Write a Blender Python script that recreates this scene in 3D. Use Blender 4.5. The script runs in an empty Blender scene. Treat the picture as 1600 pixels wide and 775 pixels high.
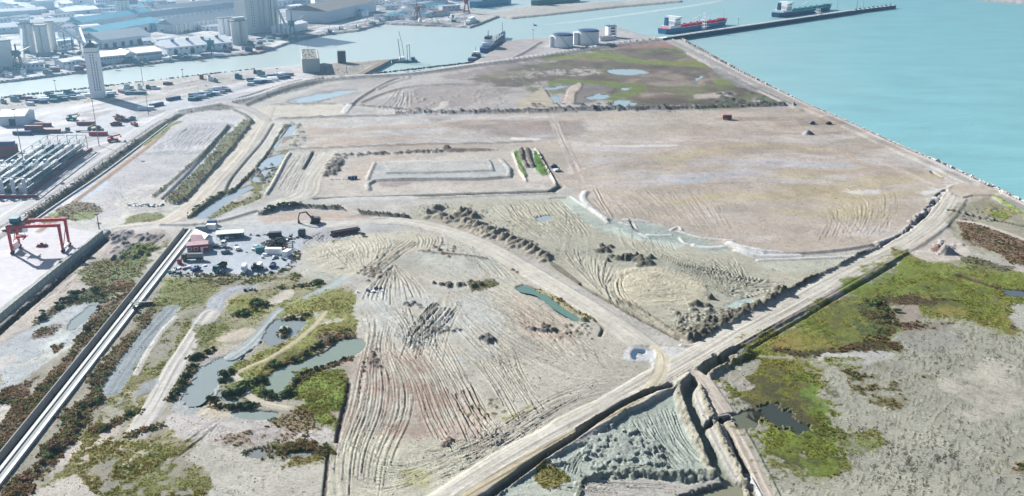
import bpy, math, random
import numpy as np
from mathutils import Vector, Matrix
R = math.radians
random.seed(7)
rng = np.random.default_rng(11)
scene = bpy.context.scene
COL = scene.collection

# ------------------------------------------------------------------ camera, sky, sun, exposure
F, CX, CY, YH, CAMH = 1450.0, 800.0, 387.5, -150.0, 150.0
TH = math.atan((CY - YH) / F)
cam_d = bpy.data.cameras.new('camera')
cam = bpy.data.objects.new('camera', cam_d)
COL.objects.link(cam)
cam.location = (0, 0, CAMH)
cam.rotation_euler = (math.pi / 2 - TH, 0, 0)
cam_d.sensor_width = 36.0
cam_d.sensor_fit = 'HORIZONTAL'
cam_d.lens = 36.0 * F / 1600.0
cam_d.clip_start = 1.0
cam_d.clip_end = 30000.0
scene.camera = cam

SUN_EL, SUN_AZ = R(28.5), R(-48)          # azimuth measured from +Y towards +X
world = bpy.data.worlds.new('World')
scene.world = world
world.use_nodes = True
wn = world.node_tree.nodes
wl = world.node_tree.links
sky = wn.new('ShaderNodeTexSky')
sky.sky_type = 'NISHITA'
sky.sun_disc = False
sky.sun_elevation = SUN_EL
sky.sun_rotation = SUN_AZ
sky.altitude = 50
sky.air_density = 1.0
sky.dust_density = 1.2
sky.ozone_density = 1.5
wl.new(sky.outputs[0], wn['Background'].inputs[0])
wn['Background'].inputs[1].default_value = 0.05

sun_d = bpy.data.lights.new('sun', 'SUN')
sun_d.energy = 5.0
sun_d.angle = R(0.5)
sun_d.color = (1.0, 0.965, 0.90)
sun = bpy.data.objects.new('sun', sun_d)
COL.objects.link(sun)
sdir = Vector((math.sin(SUN_AZ) * math.cos(SUN_EL), math.cos(SUN_AZ) * math.cos(SUN_EL), math.sin(SUN_EL)))
sun.rotation_euler = sdir.to_track_quat('Z', 'Y').to_euler()

scene.view_settings.view_transform = 'Standard'
scene.view_settings.look = 'None'
scene.view_settings.exposure = 1.27
scene.view_settings.gamma = 1.0
scene.cycles.max_bounces = 6
scene.cycles.sample_clamp_direct = 6.0
scene.cycles.sample_clamp_indirect = 4.0
scene.cycles.diffuse_bounces = 2
scene.cycles.glossy_bounces = 2
scene.cycles.transmission_bounces = 2
scene.cycles.volume_bounces = 0
scene.cycles.use_denoising = True
try: scene.cycles.denoising_prefilter = 'ACCURATE'
except Exception: pass

# ------------------------------------------------------------------ pixel of the photograph -> point on the ground plane
_ct, _st = math.cos(TH), math.sin(TH)
def W2(px, py, z=0.0):
    u = (px - CX) / F; v = (CY - py) / F
    dy = _ct + v * _st; dz = -_st + v * _ct
    t = (z - CAMH) / dz
    return t * u, t * dy
def at(px, py, z=0.0):
    x, y = W2(px, py, z)
    return Vector((x, y, z))
def ppm(py):                             # photo pixels per metre at that row
    return (py - YH) * _ct / CAMH

# ------------------------------------------------------------------ colours and materials
K = 0.50
def lin(c):
    c = c / 255.0
    return c / 12.92 if c <= 0.04045 else ((c + 0.055) / 1.055) ** 2.4
def S(r, g, b, k=None):
    k = K if k is None else k
    return np.array([lin(r) * k, lin(g) * k, lin(b) * k], np.float32)
MATS = {}
def mat(name, rgb, rough=0.7, var=0.12, scale=0.6, metal=0.0, bump=0.0, spec=0.4, stretch=None):
    """A procedural material: base colour broken up by two octaves of noise, object space."""
    if name in MATS: return MATS[name]
    m = bpy.data.materials.new(name); m.use_nodes = True
    n = m.node_tree.nodes; l = m.node_tree.links
    b = n['Principled BSDF']
    b.inputs['Roughness'].default_value = rough
    b.inputs['Metallic'].default_value = metal
    b.inputs['Specular IOR Level'].default_value = spec
    tc = n.new('ShaderNodeTexCoord'); mp = n.new('ShaderNodeMapping')
    if stretch: mp.inputs['Scale'].default_value = stretch
    l.new(tc.outputs['Object'], mp.inputs[0])
    tx = n.new('ShaderNodeTexNoise'); tx.inputs['Scale'].default_value = scale; tx.inputs['Detail'].default_value = 5
    l.new(mp.outputs[0], tx.inputs['Vector'])
    mx = n.new('ShaderNodeMix'); mx.data_type = 'RGBA'
    c = list(rgb)[:3]
    mx.inputs[6].default_value = [min(1, x * (1 - 1.6 * var)) for x in c] + [1]
    mx.inputs[7].default_value = [min(1, x * (1 + 1.6 * var)) for x in c] + [1]
    l.new(tx.outputs[0], mx.inputs[0])
    l.new(mx.outputs[2], b.inputs['Base Color'])
    if bump:
        bp = n.new('ShaderNodeBump'); bp.inputs['Strength'].default_value = bump; bp.inputs['Distance'].default_value = 0.3
        l.new(tx.outputs[0], bp.inputs['Height']); l.new(bp.outputs[0], b.inputs['Normal'])
    MATS[name] = m
    return m

# ------------------------------------------------------------------ object helpers
def tag(o, label=None, cat=None, group=None, kind=None):
    if label: o['label'] = label
    if cat: o['category'] = cat
    if group: o['group'] = group
    if kind: o['kind'] = kind
    return o
def thing(name, label, cat, loc=(0, 0, 0), rz=0.0, group=None):
    o = bpy.data.objects.new(name, None); COL.objects.link(o)
    o.location = loc; o.rotation_euler = (0, 0, rz)
    o.empty_display_size = 1
    return tag(o, label, cat, group)
def copy_tree(o, parent=None):
    c = o.copy(); COL.objects.link(c)
    if parent is not None: c.parent = parent
    for ch in list(o.children): copy_tree(ch, c)
    return c
class MB:
    """Collects simple solids and links them as ONE mesh object."""
    def __init__(s): s.v = []; s.f = []
    def add(s, vs, fs):
        b = len(s.v); s.v += [tuple(x) for x in vs]; s.f += [[i + b for i in f] for f in fs]; return s
    def box(s, c, d, rz=0.0, top=(1, 1)):
        cx, cy, cz = c; a, b, h = d[0] / 2, d[1] / 2, d[2] / 2
        co, si = math.cos(rz), math.sin(rz); vs = []
        for z, k in ((-h, (1, 1)), (h, top)):
            for x, y in ((-a, -b), (a, -b), (a, b), (-a, b)):
                x *= k[0]; y *= k[1]
                vs.append((cx + x * co - y * si, cy + x * si + y * co, cz + z))
        return s.add(vs, [[3, 2, 1, 0], [4, 5, 6, 7], [0, 1, 5, 4], [1, 2, 6, 5], [2, 3, 7, 6], [3, 0, 4, 7]])
    def bx(s, x0, x1, y0, y1, z0, z1):
        return s.box(((x0 + x1) / 2, (y0 + y1) / 2, (z0 + z1) / 2), (x1 - x0, y1 - y0, z1 - z0))
    def bar(s, p, q, w, h=None):
        p = Vector(p); q = Vector(q); h = h or w; d = (q - p)
        if d.length < 1e-6: return s
        d.normalize(); up = Vector((0, 0, 1)) if abs(d.z) < 0.95 else Vector((1, 0, 0))
        a = d.cross(up).normalized(); b = a.cross(d).normalized(); vs = []
        for e in (p, q):
            for i, j in ((-1, -1), (1, -1), (1, 1), (-1, 1)): vs.append(e + a * (i * w / 2) + b * (j * h / 2))
        return s.add(vs, [[3, 2, 1, 0], [4, 5, 6, 7], [0, 1, 5, 4], [1, 2, 6, 5], [2, 3, 7, 6], [3, 0, 4, 7]])
    def cyl(s, c, r, h, n=12, r2=None, axis='z', cap=True):
        r2 = r if r2 is None else r2; vs = []
        for k, (rr, t) in enumerate(((r, 0), (r2, h))):
            for i in range(n):
                a = 2 * math.pi * i / n; x, y = rr * math.cos(a), rr * math.sin(a)
                if axis == 'z': vs.append((c[0] + x, c[1] + y, c[2] + t))
                elif axis == 'x': vs.append((c[0] + t, c[1] + x, c[2] + y))
                else: vs.append((c[0] + y, c[1] + t, c[2] + x))
        fs = [[i, (i + 1) % n, n + (i + 1) % n, n + i] for i in range(n)]
        if cap: fs += [list(range(n))[::-1], list(range(n, 2 * n))]
        return s.add(vs, fs)
    def tube(s, p, q, r, n=8):
        p = Vector(p); q = Vector(q); d = (q - p).normalized()
        up = Vector((0, 0, 1)) if abs(d.z) < 0.95 else Vector((1, 0, 0))
        a = d.cross(up).normalized(); b = a.cross(d); vs = []
        for e in (p, q):
            for i in range(n):
                t = 2 * math.pi * i / n; vs.append(e + a * (r * math.cos(t)) + b * (r * math.sin(t)))
        return s.add(vs, [[i, (i + 1) % n, n + (i + 1) % n, n + i] for i in range(n)] + [list(range(n))[::-1], list(range(n, 2 * n))])
    def prism(s, pts, z0, z1):
        n = len(pts); vs = [(x, y, z0) for x, y in pts] + [(x, y, z1) for x, y in pts]
        return s.add(vs, [[i, (i + 1) % n, n + (i + 1) % n, n + i] for i in range(n)] + [list(range(n))[::-1], list(range(n, 2 * n))])
    def section(s, prof, x0, x1):        # profile in (y, z) swept along x
        n = len(prof); vs = [(x0, y, z) for y, z in prof] + [(x1, y, z) for y, z in prof]
        return s.add(vs, [[i, (i + 1) % n, n + (i + 1) % n, n + i] for i in range(n)] + [list(range(n))[::-1], list(range(n, 2 * n))])
    def loft(s, rings, cap=True):
        n = len(rings[0]); b = []
        for r in rings: b += r
        fs = []
        for k in range(len(rings) - 1):
            for i in range(n): fs.append([k * n + i, k * n + (i + 1) % n, (k + 1) * n + (i + 1) % n, (k + 1) * n + i])
        if cap: fs += [list(range(n))[::-1], list(range((len(rings) - 1) * n, len(rings) * n))]
        return s.add(b, fs)
    def mesh(s, name, m, smooth=False):
        me = bpy.data.meshes.new(name); me.from_pydata(s.v, [], s.f); me.validate(); me.update()
        import bmesh
        bm = bmesh.new(); bm.from_mesh(me); bmesh.ops.recalc_face_normals(bm, faces=bm.faces); bm.to_mesh(me); bm.free()
        if m: me.materials.append(m)
        if smooth: me.polygons.foreach_set('use_smooth', [True] * len(me.polygons))
        return me
    def build(s, name, m, parent=None, loc=None, rz=0.0, smooth=False):
        o = bpy.data.objects.new(name, s.mesh(name, m, smooth)); COL.objects.link(o)
        if parent is not None: o.parent = parent
        if loc is not None: o.location = loc
        if rz: o.rotation_euler = (0, 0, rz)
        return o
def inst(name, me, parent=None, loc=(0, 0, 0), rz=0.0, sc=None):
    o = bpy.data.objects.new(name, me); COL.objects.link(o)
    if parent is not None: o.parent = parent
    o.location = loc; o.rotation_euler = (0, 0, rz)
    if sc is not None: o.scale = sc
    return o
def raw_mesh(name, V, Fq, m, smooth=False):
    """Fast mesh from numpy vertex and equal-sized face arrays."""
    me = bpy.data.meshes.new(name)
    V = np.ascontiguousarray(V, np.float32); Fq = np.ascontiguousarray(Fq, np.int32); k = Fq.shape[1]
    me.vertices.add(len(V)); me.vertices.foreach_set('co', V.ravel())
    me.loops.add(Fq.size); me.loops.foreach_set('vertex_index', Fq.ravel())
    me.polygons.add(len(Fq)); me.polygons.foreach_set('loop_start', np.arange(0, Fq.size, k, dtype=np.int32))
    try: me.polygons.foreach_set('loop_total', np.full(len(Fq), k, np.int32))
    except Exception: pass
    if smooth: me.polygons.foreach_set('use_smooth', np.ones(len(Fq), bool))
    me.update(calc_edges=True)
    if m: me.materials.append(m)
    return me
# ------------------------------------------------------------------ terrain: one world-space height and cover raster
def _geo(a, b, n):                       # n steps growing from a towards b (exclusive of a)
    t = np.linspace(0, 1, n + 1)[1:]
    return a + (b - a) * t ** 2.2
_x = np.arange(-250, 1900.1, 1.5)
PX = np.concatenate([_geo(_x[0], -3600, 14)[::-1], _x, _geo(_x[-1], 5200, 14)]).astype(np.float32)
_y = np.arange(-12, 828, 1.05)
PY = np.concatenate([_geo(_y[0], -118, 22)[::-1], _y, _geo(_y[-1], 2100, 12)]).astype(np.float32)
NX, NY = len(PX), len(PY)
GX, GY = np.meshgrid(PX, PY)
def _w(px, py):
    u = (px - CX) / F; v = (CY - py) / F
    t = -CAMH / (-_st + v * _ct)
    return t * u, t * (_ct + v * _st)
WX, WY = _w(GX.astype(np.float64), GY.astype(np.float64))
WX = WX.astype(np.float32); WY = WY.astype(np.float32)
SPP = ((GY - YH) * _ct / CAMH).astype(np.float32)     # photo pixels per metre

def _hash(ix, iy, seed):
    h = (ix.astype(np.int64) * 374761393 + iy.astype(np.int64) * 668265263 + seed * 974634777) & 0xFFFFFFFF
    h = ((h ^ (h >> 13)) * 1274126177) & 0xFFFFFFFF
    return ((h ^ (h >> 16)) & 0xFFFF).astype(np.float32) / 65535.0
def vn(x, y, seed=0):
    xi = np.floor(x); yi = np.floor(y); fx = (x - xi).astype(np.float32); fy = (y - yi).astype(np.float32)
    fx = fx * fx * (3 - 2 * fx); fy = fy * fy * (3 - 2 * fy)
    xi = xi.astype(np.int32); yi = yi.astype(np.int32)
    a = _hash(xi, yi, seed); b = _hash(xi + 1, yi, seed); c = _hash(xi, yi + 1, seed); d = _hash(xi + 1, yi + 1, seed)
    return (a + (b - a) * fx) * (1 - fy) + (c + (d - c) * fx) * fy
def fbm(x, y, seed=0, o=4):
    s = 0; a = 0.5; t = 0
    for k in range(o):
        s = s + a * vn(x, y, seed + 17 * k); t += a; a *= 0.55; x = x * 2.03 + 11.3; y = y * 2.03 + 5.7
    return s / t
def rot(a, x=None, y=None):
    x = WX if x is None else x; y = WY if y is None else y
    c, s = math.cos(a), math.sin(a)
    return x * c + y * s, -x * s + y * c

N1 = fbm(WX / 40, WY / 40, 1)            # broad
N2 = fbm(WX / 9, WY / 9, 2)              # medium
N3 = fbm(WX / 2.2, WY / 2.2, 3, 3)       # fine
N4 = fbm(WX / 0.8, WY / 0.8, 6, 2)        # clods
WRPX = ((fbm(WX / 11, WY / 11, 4, 3) - 0.5) * 2.2 + (N3 - 0.5) * 1.3) * SPP
WRPY = ((fbm(WX / 11, WY / 11, 5, 3) - 0.5) * 2.2 + (N4 - 0.5) * 1.3) * SPP * 0.45

H = np.full((NY, NX), -6.0, np.float32)
C = np.zeros((NY, NX, 3), np.float32); C[:] = S(150, 165, 160)
G = np.zeros((NY, NX), np.float32)       # grass cover
B = np.zeros((NY, NX), np.float32)       # low brown scrub cover
ROADM = np.zeros((NY, NX), np.float32)
WETM = np.zeros((NY, NX), np.float32)
PAVE = np.zeros((NY, NX), np.float32)
MUD = np.zeros((NY, NX), np.float32)     # clod-strewn mud

def bbox(x0, x1, y0, y1):
    a = max(0, np.searchsorted(PX, x0) - 1); b = min(NX, np.searchsorted(PX, x1) + 2)
    c = max(0, np.searchsorted(PY, y0) - 1); d = min(NY, np.searchsorted(PY, y1) + 2)
    return (slice(c, d), slice(a, b))
def smooth(pts, n=6):
    """Catmull-Rom through the points."""
    p = np.array(pts, float)
    if len(p) < 3: return p
    q = np.vstack([2 * p[0] - p[1], p, 2 * p[-1] - p[-2]]); out = []
    for i in range(1, len(q) - 2):
        for t in np.linspace(0, 1, n, endpoint=False):
            out.append(0.5 * ((2 * q[i]) + (-q[i - 1] + q[i + 1]) * t + (2 * q[i - 1] - 5 * q[i] + 4 * q[i + 1] - q[i + 2]) * t * t
                              + (-q[i - 1] + 3 * q[i] - 3 * q[i + 1] + q[i + 2]) * t ** 3))
    out.append(p[-1]); return np.array(out)
def poly(pts, feather=1.5, warp=2.0, rnd=False):
    """Soft mask of a patch of ground; its edge wanders by about warp metres."""
    p = smooth(list(pts) + [pts[0]], 5)[:-1] if rnd else np.array(pts, float)
    s0 = ppm(p[:, 1].max()); pad = feather * 2 + warp * s0 * 0.6 + 2
    sl = bbox(p[:, 0].min() - pad, p[:, 0].max() + pad, p[:, 1].min() - pad, p[:, 1].max() + pad)
    X = GX[sl] + warp * WRPX[sl]; Y = GY[sl] + warp * WRPY[sl]
    ins = np.zeros(X.shape, bool); d2 = np.full(X.shape, 1e12, np.float32)
    n = len(p)
    for i in range(n):
        x1, y1 = p[i]; x2, y2 = p[(i + 1) % n]
        dx, dy = x2 - x1, y2 - y1
        if dy != 0:
            c = (y1 > Y) != (y2 > Y)
            ins ^= c & (X < dx * (Y - y1) / dy + x1)
        L = dx * dx + dy * dy + 1e-9
        t = np.clip(((X - x1) * dx + (Y - y1) * dy) / L, 0, 1)
        ex = X - x1 - t * dx; ey = Y - y1 - t * dy
        np.minimum(d2, ex * ex + ey * ey, out=d2)
    sd = np.sqrt(d2); sd[~ins] *= -1
    m = np.clip(sd / (2 * feather) + 0.5, 0, 1)
    return sl, (m * m * (3 - 2 * m)).astype(np.float32)
def sline(pts, reach, n=6, sm=True):
    """World distance (m, signed: + to the left) and arc length from a line; cells farther than reach get inf."""
    p = smooth(pts, n) if (sm and len(pts) > 2) else np.array(pts, float)
    wx, wy = _w(p[:, 0], p[:, 1])
    pad = reach * ppm(p[:, 1].max()) + 3
    sl = bbox(p[:, 0].min() - pad, p[:, 0].max() + pad, p[:, 1].min() - pad, p[:, 1].max() + pad)
    r0, c0 = sl[0].start, sl[1].start
    D = np.full((sl[0].stop - r0, sl[1].stop - c0), np.inf, np.float32); SD = D.copy(); T = np.zeros_like(D); acc = 0.0
    for i in range(len(p) - 1):
        sp = reach * ppm(max(p[i, 1], p[i + 1, 1])) + 2
        q = bbox(min(p[i, 0], p[i + 1, 0]) - sp, max(p[i, 0], p[i + 1, 0]) + sp, min(p[i, 1], p[i + 1, 1]) - sp, max(p[i, 1], p[i + 1, 1]) + sp)
        dx, dy = wx[i + 1] - wx[i], wy[i + 1] - wy[i]; L = math.hypot(dx, dy) + 1e-9
        ax = WX[q] - wx[i]; ay = WY[q] - wy[i]
        t = np.clip((ax * dx + ay * dy) / (L * L), 0, 1)
        ex = ax - t * dx; ey = ay - t * dy; d = np.sqrt(ex * ex + ey * ey)
        s = np.sign(dx * ay - dy * ax) * d
        loc = (slice(q[0].start - r0, q[0].stop - r0), slice(q[1].start - c0, q[1].stop - c0))
        b = d < D[loc]
        D[loc] = np.where(b, d, D[loc]); SD[loc] = np.where(b, s, SD[loc]); T[loc] = np.where(b, acc + t * L, T[loc])
        acc += L
    return sl, D, SD, T
def mix(sl, m, col, var=0.0, noise=None):
    c = np.asarray(col, np.float32)
    if var:
        nz = (N2 if noise is None else noise)[sl]
        c = c * (1 + var * 2 * (nz[..., None] - 0.5))
    C[sl] = C[sl] * (1 - m[..., None]) + c * m[..., None]
def patch(pts, col, a=1.0, feather=1.5, warp=2.0, var=0.12, noise=None, rnd=True, h=None, lump=0.0, grass=0, scrub=0, mud=0, pave=0, wet=0, brk=0.0):
    if grass >= 0.3 and max(q[0] for q in pts) < 600 and pts[0][1] > 420:
        brk = brk or 0.16; feather = max(feather, 4); warp = max(warp, 4.5)
    sl, m = poly(pts, feather, warp, rnd)
    if brk: m = m * np.clip((N2[sl] * 0.6 + N3[sl] * 0.4 - brk) * 7, 0, 1)
    m = m * a
    mix(sl, m, col, var, noise)
    if h is not None: H[sl] = H[sl] * (1 - m) + h * m
    if lump: H[sl] += m * lump * (N2[sl] * 0.6 + N3[sl] * 0.6 - 0.5)
    for arr, v in ((G, grass), (B, scrub), (MUD, mud), (PAVE, pave), (WETM, wet)):
        arr[sl] = np.maximum(arr[sl] * (1 - m) if not v else arr[sl], m * v)
    return sl, m
def ridge(pts, w, h, col=None, rough=0.3, n=6, seed=0, flat=0.2, scrub=0, grass=0, var=0.2):
    """A bank (h > 0) or ditch (h < 0) along a line, w = half width in metres."""
    sl, D, SD, T = sline(pts, w * 1.3, n)
    d = D * (1 + rough * 1.2 * (N2[sl] + 0.6 * N3[sl] - 0.8))
    q = np.clip((1 - d / w) / (1 - flat), 0, 1); q = q * q * (3 - 2 * q)
    hh = h * (1 + rough * 2.4 * (N3[sl] * 0.5 + N4[sl] * 0.4 + N2[sl] * 0.4 - 0.65))
    H[sl] += q * hh
    if col is not None: mix(sl, np.clip(q * 1.6, 0, 1), col, var, N3)
    if scrub: B[sl] = np.maximum(B[sl], np.clip(q * 1.5, 0, 1) * scrub)
    if grass: G[sl] = np.maximum(G[sl], np.clip(q * 1.5, 0, 1) * grass)
    return sl, q
def road(pts, w, col, var=0.15, n=6, lift=0.25, ruts=0.15, seed=0, cls=1.0):
    """An unpaved track, w = half width in metres, with lengthwise streaks and wheel ruts."""
    sl, D, SD, T = sline(pts, w * 1.5, n)
    d = D + (N2[sl] - 0.5) * w * 0.35
    q = np.clip((w - d) / (w * 0.25) + 0.5, 0, 1)
    SDf = np.where(np.isfinite(SD), SD, 0)
    st = fbm(SDf / 0.9 + 50, T / 30, 20 + seed, 3)
    c = np.asarray(col, np.float32) * (1 + var * 3.2 * (st[..., None] - 0.5))
    C[sl] = C[sl] * (1 - q[..., None]) + c * q[..., None]
    H[sl] = H[sl] * (1 - q) + q * (lift + ruts * (st - 0.5) * 3)
    for arr in (G, B, MUD): arr[sl] *= (1 - q)
    ROADM[sl] = np.maximum(ROADM[sl], q * cls)
    return sl, q
def mound(px, py, r, h, col=None, el=1.0, ang=0.0, rough=0.5, seed=0, var=0.25):
    x0, y0 = _w(float(px), float(py)); sp = r * 1.7 * max(el, 1) * ppm(py) * 1.2 + 3
    sl = bbox(px - sp, px + sp, py - sp, py + sp)
    x = WX[sl] - x0; y = WY[sl] - y0; c, s = math.cos(ang), math.sin(ang)
    u = (x * c + y * s) / (r * el); v = (-x * s + y * c) / r
    d = np.sqrt(u * u + v * v) * (1 + rough * 1.3 * (N3[sl] + N4[sl] - 1.0))
    q = np.clip(1.15 - d, 0, 1); q2 = np.minimum(q * 1.25, 1)
    H[sl] = np.maximum(H[sl], H[sl] * (1 - np.minimum(q2 * 3, 1)) + q2 * h * (1 + rough * 1.8 * (N3[sl] * 0.5 + N4[sl] * 0.7 - 0.6)))
    if col is not None: mix(sl, np.clip(q * 4, 0, 1), col, var, N3)
def track(p, w, amp, tint=0.0):
    """One wheel or dozer track: a ridge with a trough along one side."""
    wx, wy = _w(p[:, 0], p[:, 1]); reach = 2.6 * w
    for i in range(len(p) - 1):
        sp = reach * ppm(max(p[i, 1], p[i + 1, 1])) + 2
        q = bbox(min(p[i, 0], p[i + 1, 0]) - sp, max(p[i, 0], p[i + 1, 0]) + sp, min(p[i, 1], p[i + 1, 1]) - sp * .7, max(p[i, 1], p[i + 1, 1]) + sp * .7)
        dx, dy = wx[i + 1] - wx[i], wy[i + 1] - wy[i]; L = math.hypot(dx, dy) + 1e-9
        ax = WX[q] - wx[i]; ay = WY[q] - wy[i]
        t = (ax * dx + ay * dy) / (L * L)
        on = ((t >= 0) & (t < 1)).astype(np.float32)
        s = (dx * ay - dy * ax) / L / w
        H[q] += on * amp * (0.8 * np.exp(-s * s * 1.8) - 0.9 * np.exp(-(s - 1.2) ** 2 * 1.8))
        if tint: C[q] *= (1 + tint * on * np.exp(-s * s))[..., None]
DIRX = np.zeros((NY, NX), np.float32); DIRY = np.zeros((NY, NX), np.float32); TRK = np.zeros((NY, NX), np.float32)
def flow_quad(a, b, wgt):
    """Remember the direction in which the ground between two guide lines was driven."""
    for i in range(0, 58, 3):
        for j in range(8):
            f0, f1 = j / 8 - 0.02, (j + 1) / 8 + 0.02
            q = np.stack([a[i] * (1 - f0) + b[i] * f0, a[i] * (1 - f1) + b[i] * f1, a[i + 1 + (i < 57)] * (1 - f0) + b[i + 1 + (i < 57)] * f0, a[i + 1 + (i < 57)] * (1 - f1) + b[i + 1 + (i < 57)] * f1])
            x, y = _w(q[:, 0], q[:, 1]); dx, dy = x[2] + x[3] - x[0] - x[1], y[2] + y[3] - y[0] - y[1]; L = math.hypot(dx, dy) + 1e-6
            sl = bbox(q[:, 0].min(), q[:, 0].max(), q[:, 1].min(), q[:, 1].max())
            DIRX[sl] = dx / L; DIRY[sl] = dy / L; TRK[sl] = wgt
def blur(A, r, n=2):
    for _ in range(n):
        for ax in (0, 1):
            P_ = np.pad(A, [(r + 1, r) if k == ax else (0, 0) for k in (0, 1)], mode='edge').cumsum(ax, dtype=np.float64)
            A = ((P_[2 * r + 1:] - P_[:-2 * r - 1]) if ax == 0 else (P_[:, 2 * r + 1:] - P_[:, :-2 * r - 1])) / (2 * r + 1)
    return A.astype(np.float32)
def drive_lines():
    """Noise drawn out along the driving direction: the dense small ruts between the single tracks."""
    w = blur((TRK > 0).astype(np.float32), 7); dx = blur(DIRX, 7); dy = blur(DIRY, 7); m = np.clip(blur(TRK, 4) * 1.3, 0, 1)
    ang = (N1 - 0.5) * 1.6 + (N2 - 0.5) * 0.5; c, s = np.cos(ang), np.sin(ang)
    dx, dy = dx * c - dy * s, dx * s + dy * c; L = np.sqrt(dx * dx + dy * dy) + 1e-6; dx /= L; dy /= L
    src = np.random.default_rng(5).uniform(0, 1, (NY, NX)).astype(np.float32); src = 0.35 * src + 0.65 * vn(WX / 0.9, WY / 0.9, 71)
    acc = np.zeros((NY, NX), np.float32); x0, y0 = 14, 22
    for sgn in (-1, 1):
        X, Y = WX.copy(), WY.copy(); ix = np.broadcast_to(np.arange(NX), (NY, NX)).copy(); iy = np.broadcast_to(np.arange(NY)[:, None], (NY, NX)).copy()
        for k in range(15):
            X += sgn * 0.75 * dx[iy, ix]; Y += sgn * 0.75 * dy[iy, ix]
            zc = np.maximum(Y * _ct + CAMH * _st, 1); px = CX + F * X / zc; py = CY - F * (Y * _st - CAMH * _ct) / zc
            ix = np.clip(((px - _x[0]) / 1.5 + x0 + 0.5).astype(int), 0, NX - 1); iy = np.clip(((py - _y[0]) / 1.05 + y0 + 0.5).astype(int), 0, NY - 1)
            acc += src[iy, ix]
    acc -= blur(acc, 7, 1); acc /= acc.std() + 1e-6; return np.clip(acc, -2.5, 2.5), m
def tracks(A, Bl, n, w=0.5, amp=0.35, jit=0.12, trim=0.35, seed=0, tint=0.10, k=14):
    """n tracks swept between two guide lines."""
    r = np.random.default_rng(seed + 100)
    def res(pts):
        p = smooth(pts, 8); d = np.concatenate([[0], np.cumsum(np.hypot(*np.diff(p, axis=0).T))]); t = np.linspace(0, d[-1], 60)
        return np.stack([np.interp(t, d, p[:, 0]), np.interp(t, d, p[:, 1])], 1)
    a = res(A); b = res(Bl); T = np.linspace(0, 1, 60)
    ax, ay = _w(a[:, 0], a[:, 1]); bx_, by_ = _w(b[:, 0], b[:, 1]); s_ = ppm((a[30, 1] + b[30, 1]) / 2)
    flow_quad(a, b, min(1.0, amp / 0.2))
    we = max(0.48 * w, 1.25 / s_); w = we / 0.48
    n = int(np.clip(np.hypot(ax - bx_, ay - by_).mean() / (3.3 * we), 2, 7 * n))
    for i in range(int(n * 2.0)):
        if i >= n:                           # later passes cross the first ones at a small angle
            e0, e1 = r.uniform(0, 1), r.uniform(-0.3, 0.3)
            L = a * (1 - np.clip(e0 + e1 * (T - 0.5) * 2, 0, 1)[:, None]) + b * np.clip(e0 + e1 * (T - 0.5) * 2, 0, 1)[:, None]
            t0 = r.uniform(0, 0.6); t1 = t0 + r.uniform(0.2, 0.4)
            track(L[np.unique(np.linspace(t0 * 59, t1 * 59, 10).round().astype(int))], 0.45 * w, 1.2 * amp * r.uniform(0.5, 1.1), tint * r.uniform(-1, 1)); continue
        f = (i + r.uniform(-jit, jit) * 2) / max(1, n - 1)
        sk = r.uniform(-0.06, 0.06)
        g = np.clip(f + sk * (T - 0.5) + 0.006 * np.sin(T * r.uniform(4, 9) + r.uniform(0, 6)), -0.05, 1.05)
        L = a * (1 - g[:, None]) + b * g[:, None]
        t0 = r.uniform(0, trim); t1 = 1 - r.uniform(0, trim)
        idx = np.linspace(t0 * 59, t1 * 59, k).round().astype(int)
        track(L[np.unique(idx)], 0.48 * w * r.uniform(0.8, 1.25), 1.5 * amp * r.uniform(0.5, 1.15), tint * r.uniform(-1.6, 0.9))

# ---- land against water
LAND = [(-9000, 1190), (0, 153), (50, 148), (130, 141), (200, 129), (330, 113), (395, 108), (440, 103), (462, 101), (485, 99), (520, 96), (560, 94), (598, 92),
        (608, 94), (590, 105), (560, 118), (600, 117), (650, 113), (700, 105), (736, 98), (748, 92), (766, 79), (789, 63), (815, 60), (858, 57), (915, 47), (965, 42),
        (1000, 52), (1045, 58), (1064, 60), (1100, 79), (1150, 107), (1200, 133), (1260, 163), (1320, 189), (1400, 226), (1480, 261), (1540, 289), (1600, 319), (1750, 391), (9000, 3890), (9000, 9000), (-9000, 9000)]
PORT = [(-9000, 1300), (-80, 140), (0, 127), (60, 120), (130, 111), (200, 102), (260, 95), (330, 88), (406, 82), (435, 72), (470, 61), (510, 53), (560, 47), (600, 36), (640, 38),
        (700, 40), (735, 42), (748, 38), (778, 26), (770, 19), (742, 16), (735, 11), (735, -60), (790, -140), (-9000, -140)]
MOLE = [(757, 20), (800, 12), (832, 8), (900, 4), (1000, -1), (1066, -1), (1066, 2), (960, 11), (870, 21), (800, 28), (776, 25)]
for P_, w_ in ((PORT, 0.6), (MOLE, 0.8), (LAND, 0.6)):
    patch(P_, S(205, 200, 192), h=0.0, warp=w_, feather=0.9, rnd=False, var=0.10, noise=N1)
patch([(1480, -8), (1534, -1), (1600, 4.5), (1750, 18), (2400, 60), (2400, 58), (1750, 10), (1600, 0.5), (1534, -4)], S(225, 215, 215), h=1.0, warp=0.5, feather=0.6, rnd=False)
LANDM = (H > -0.8)

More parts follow.
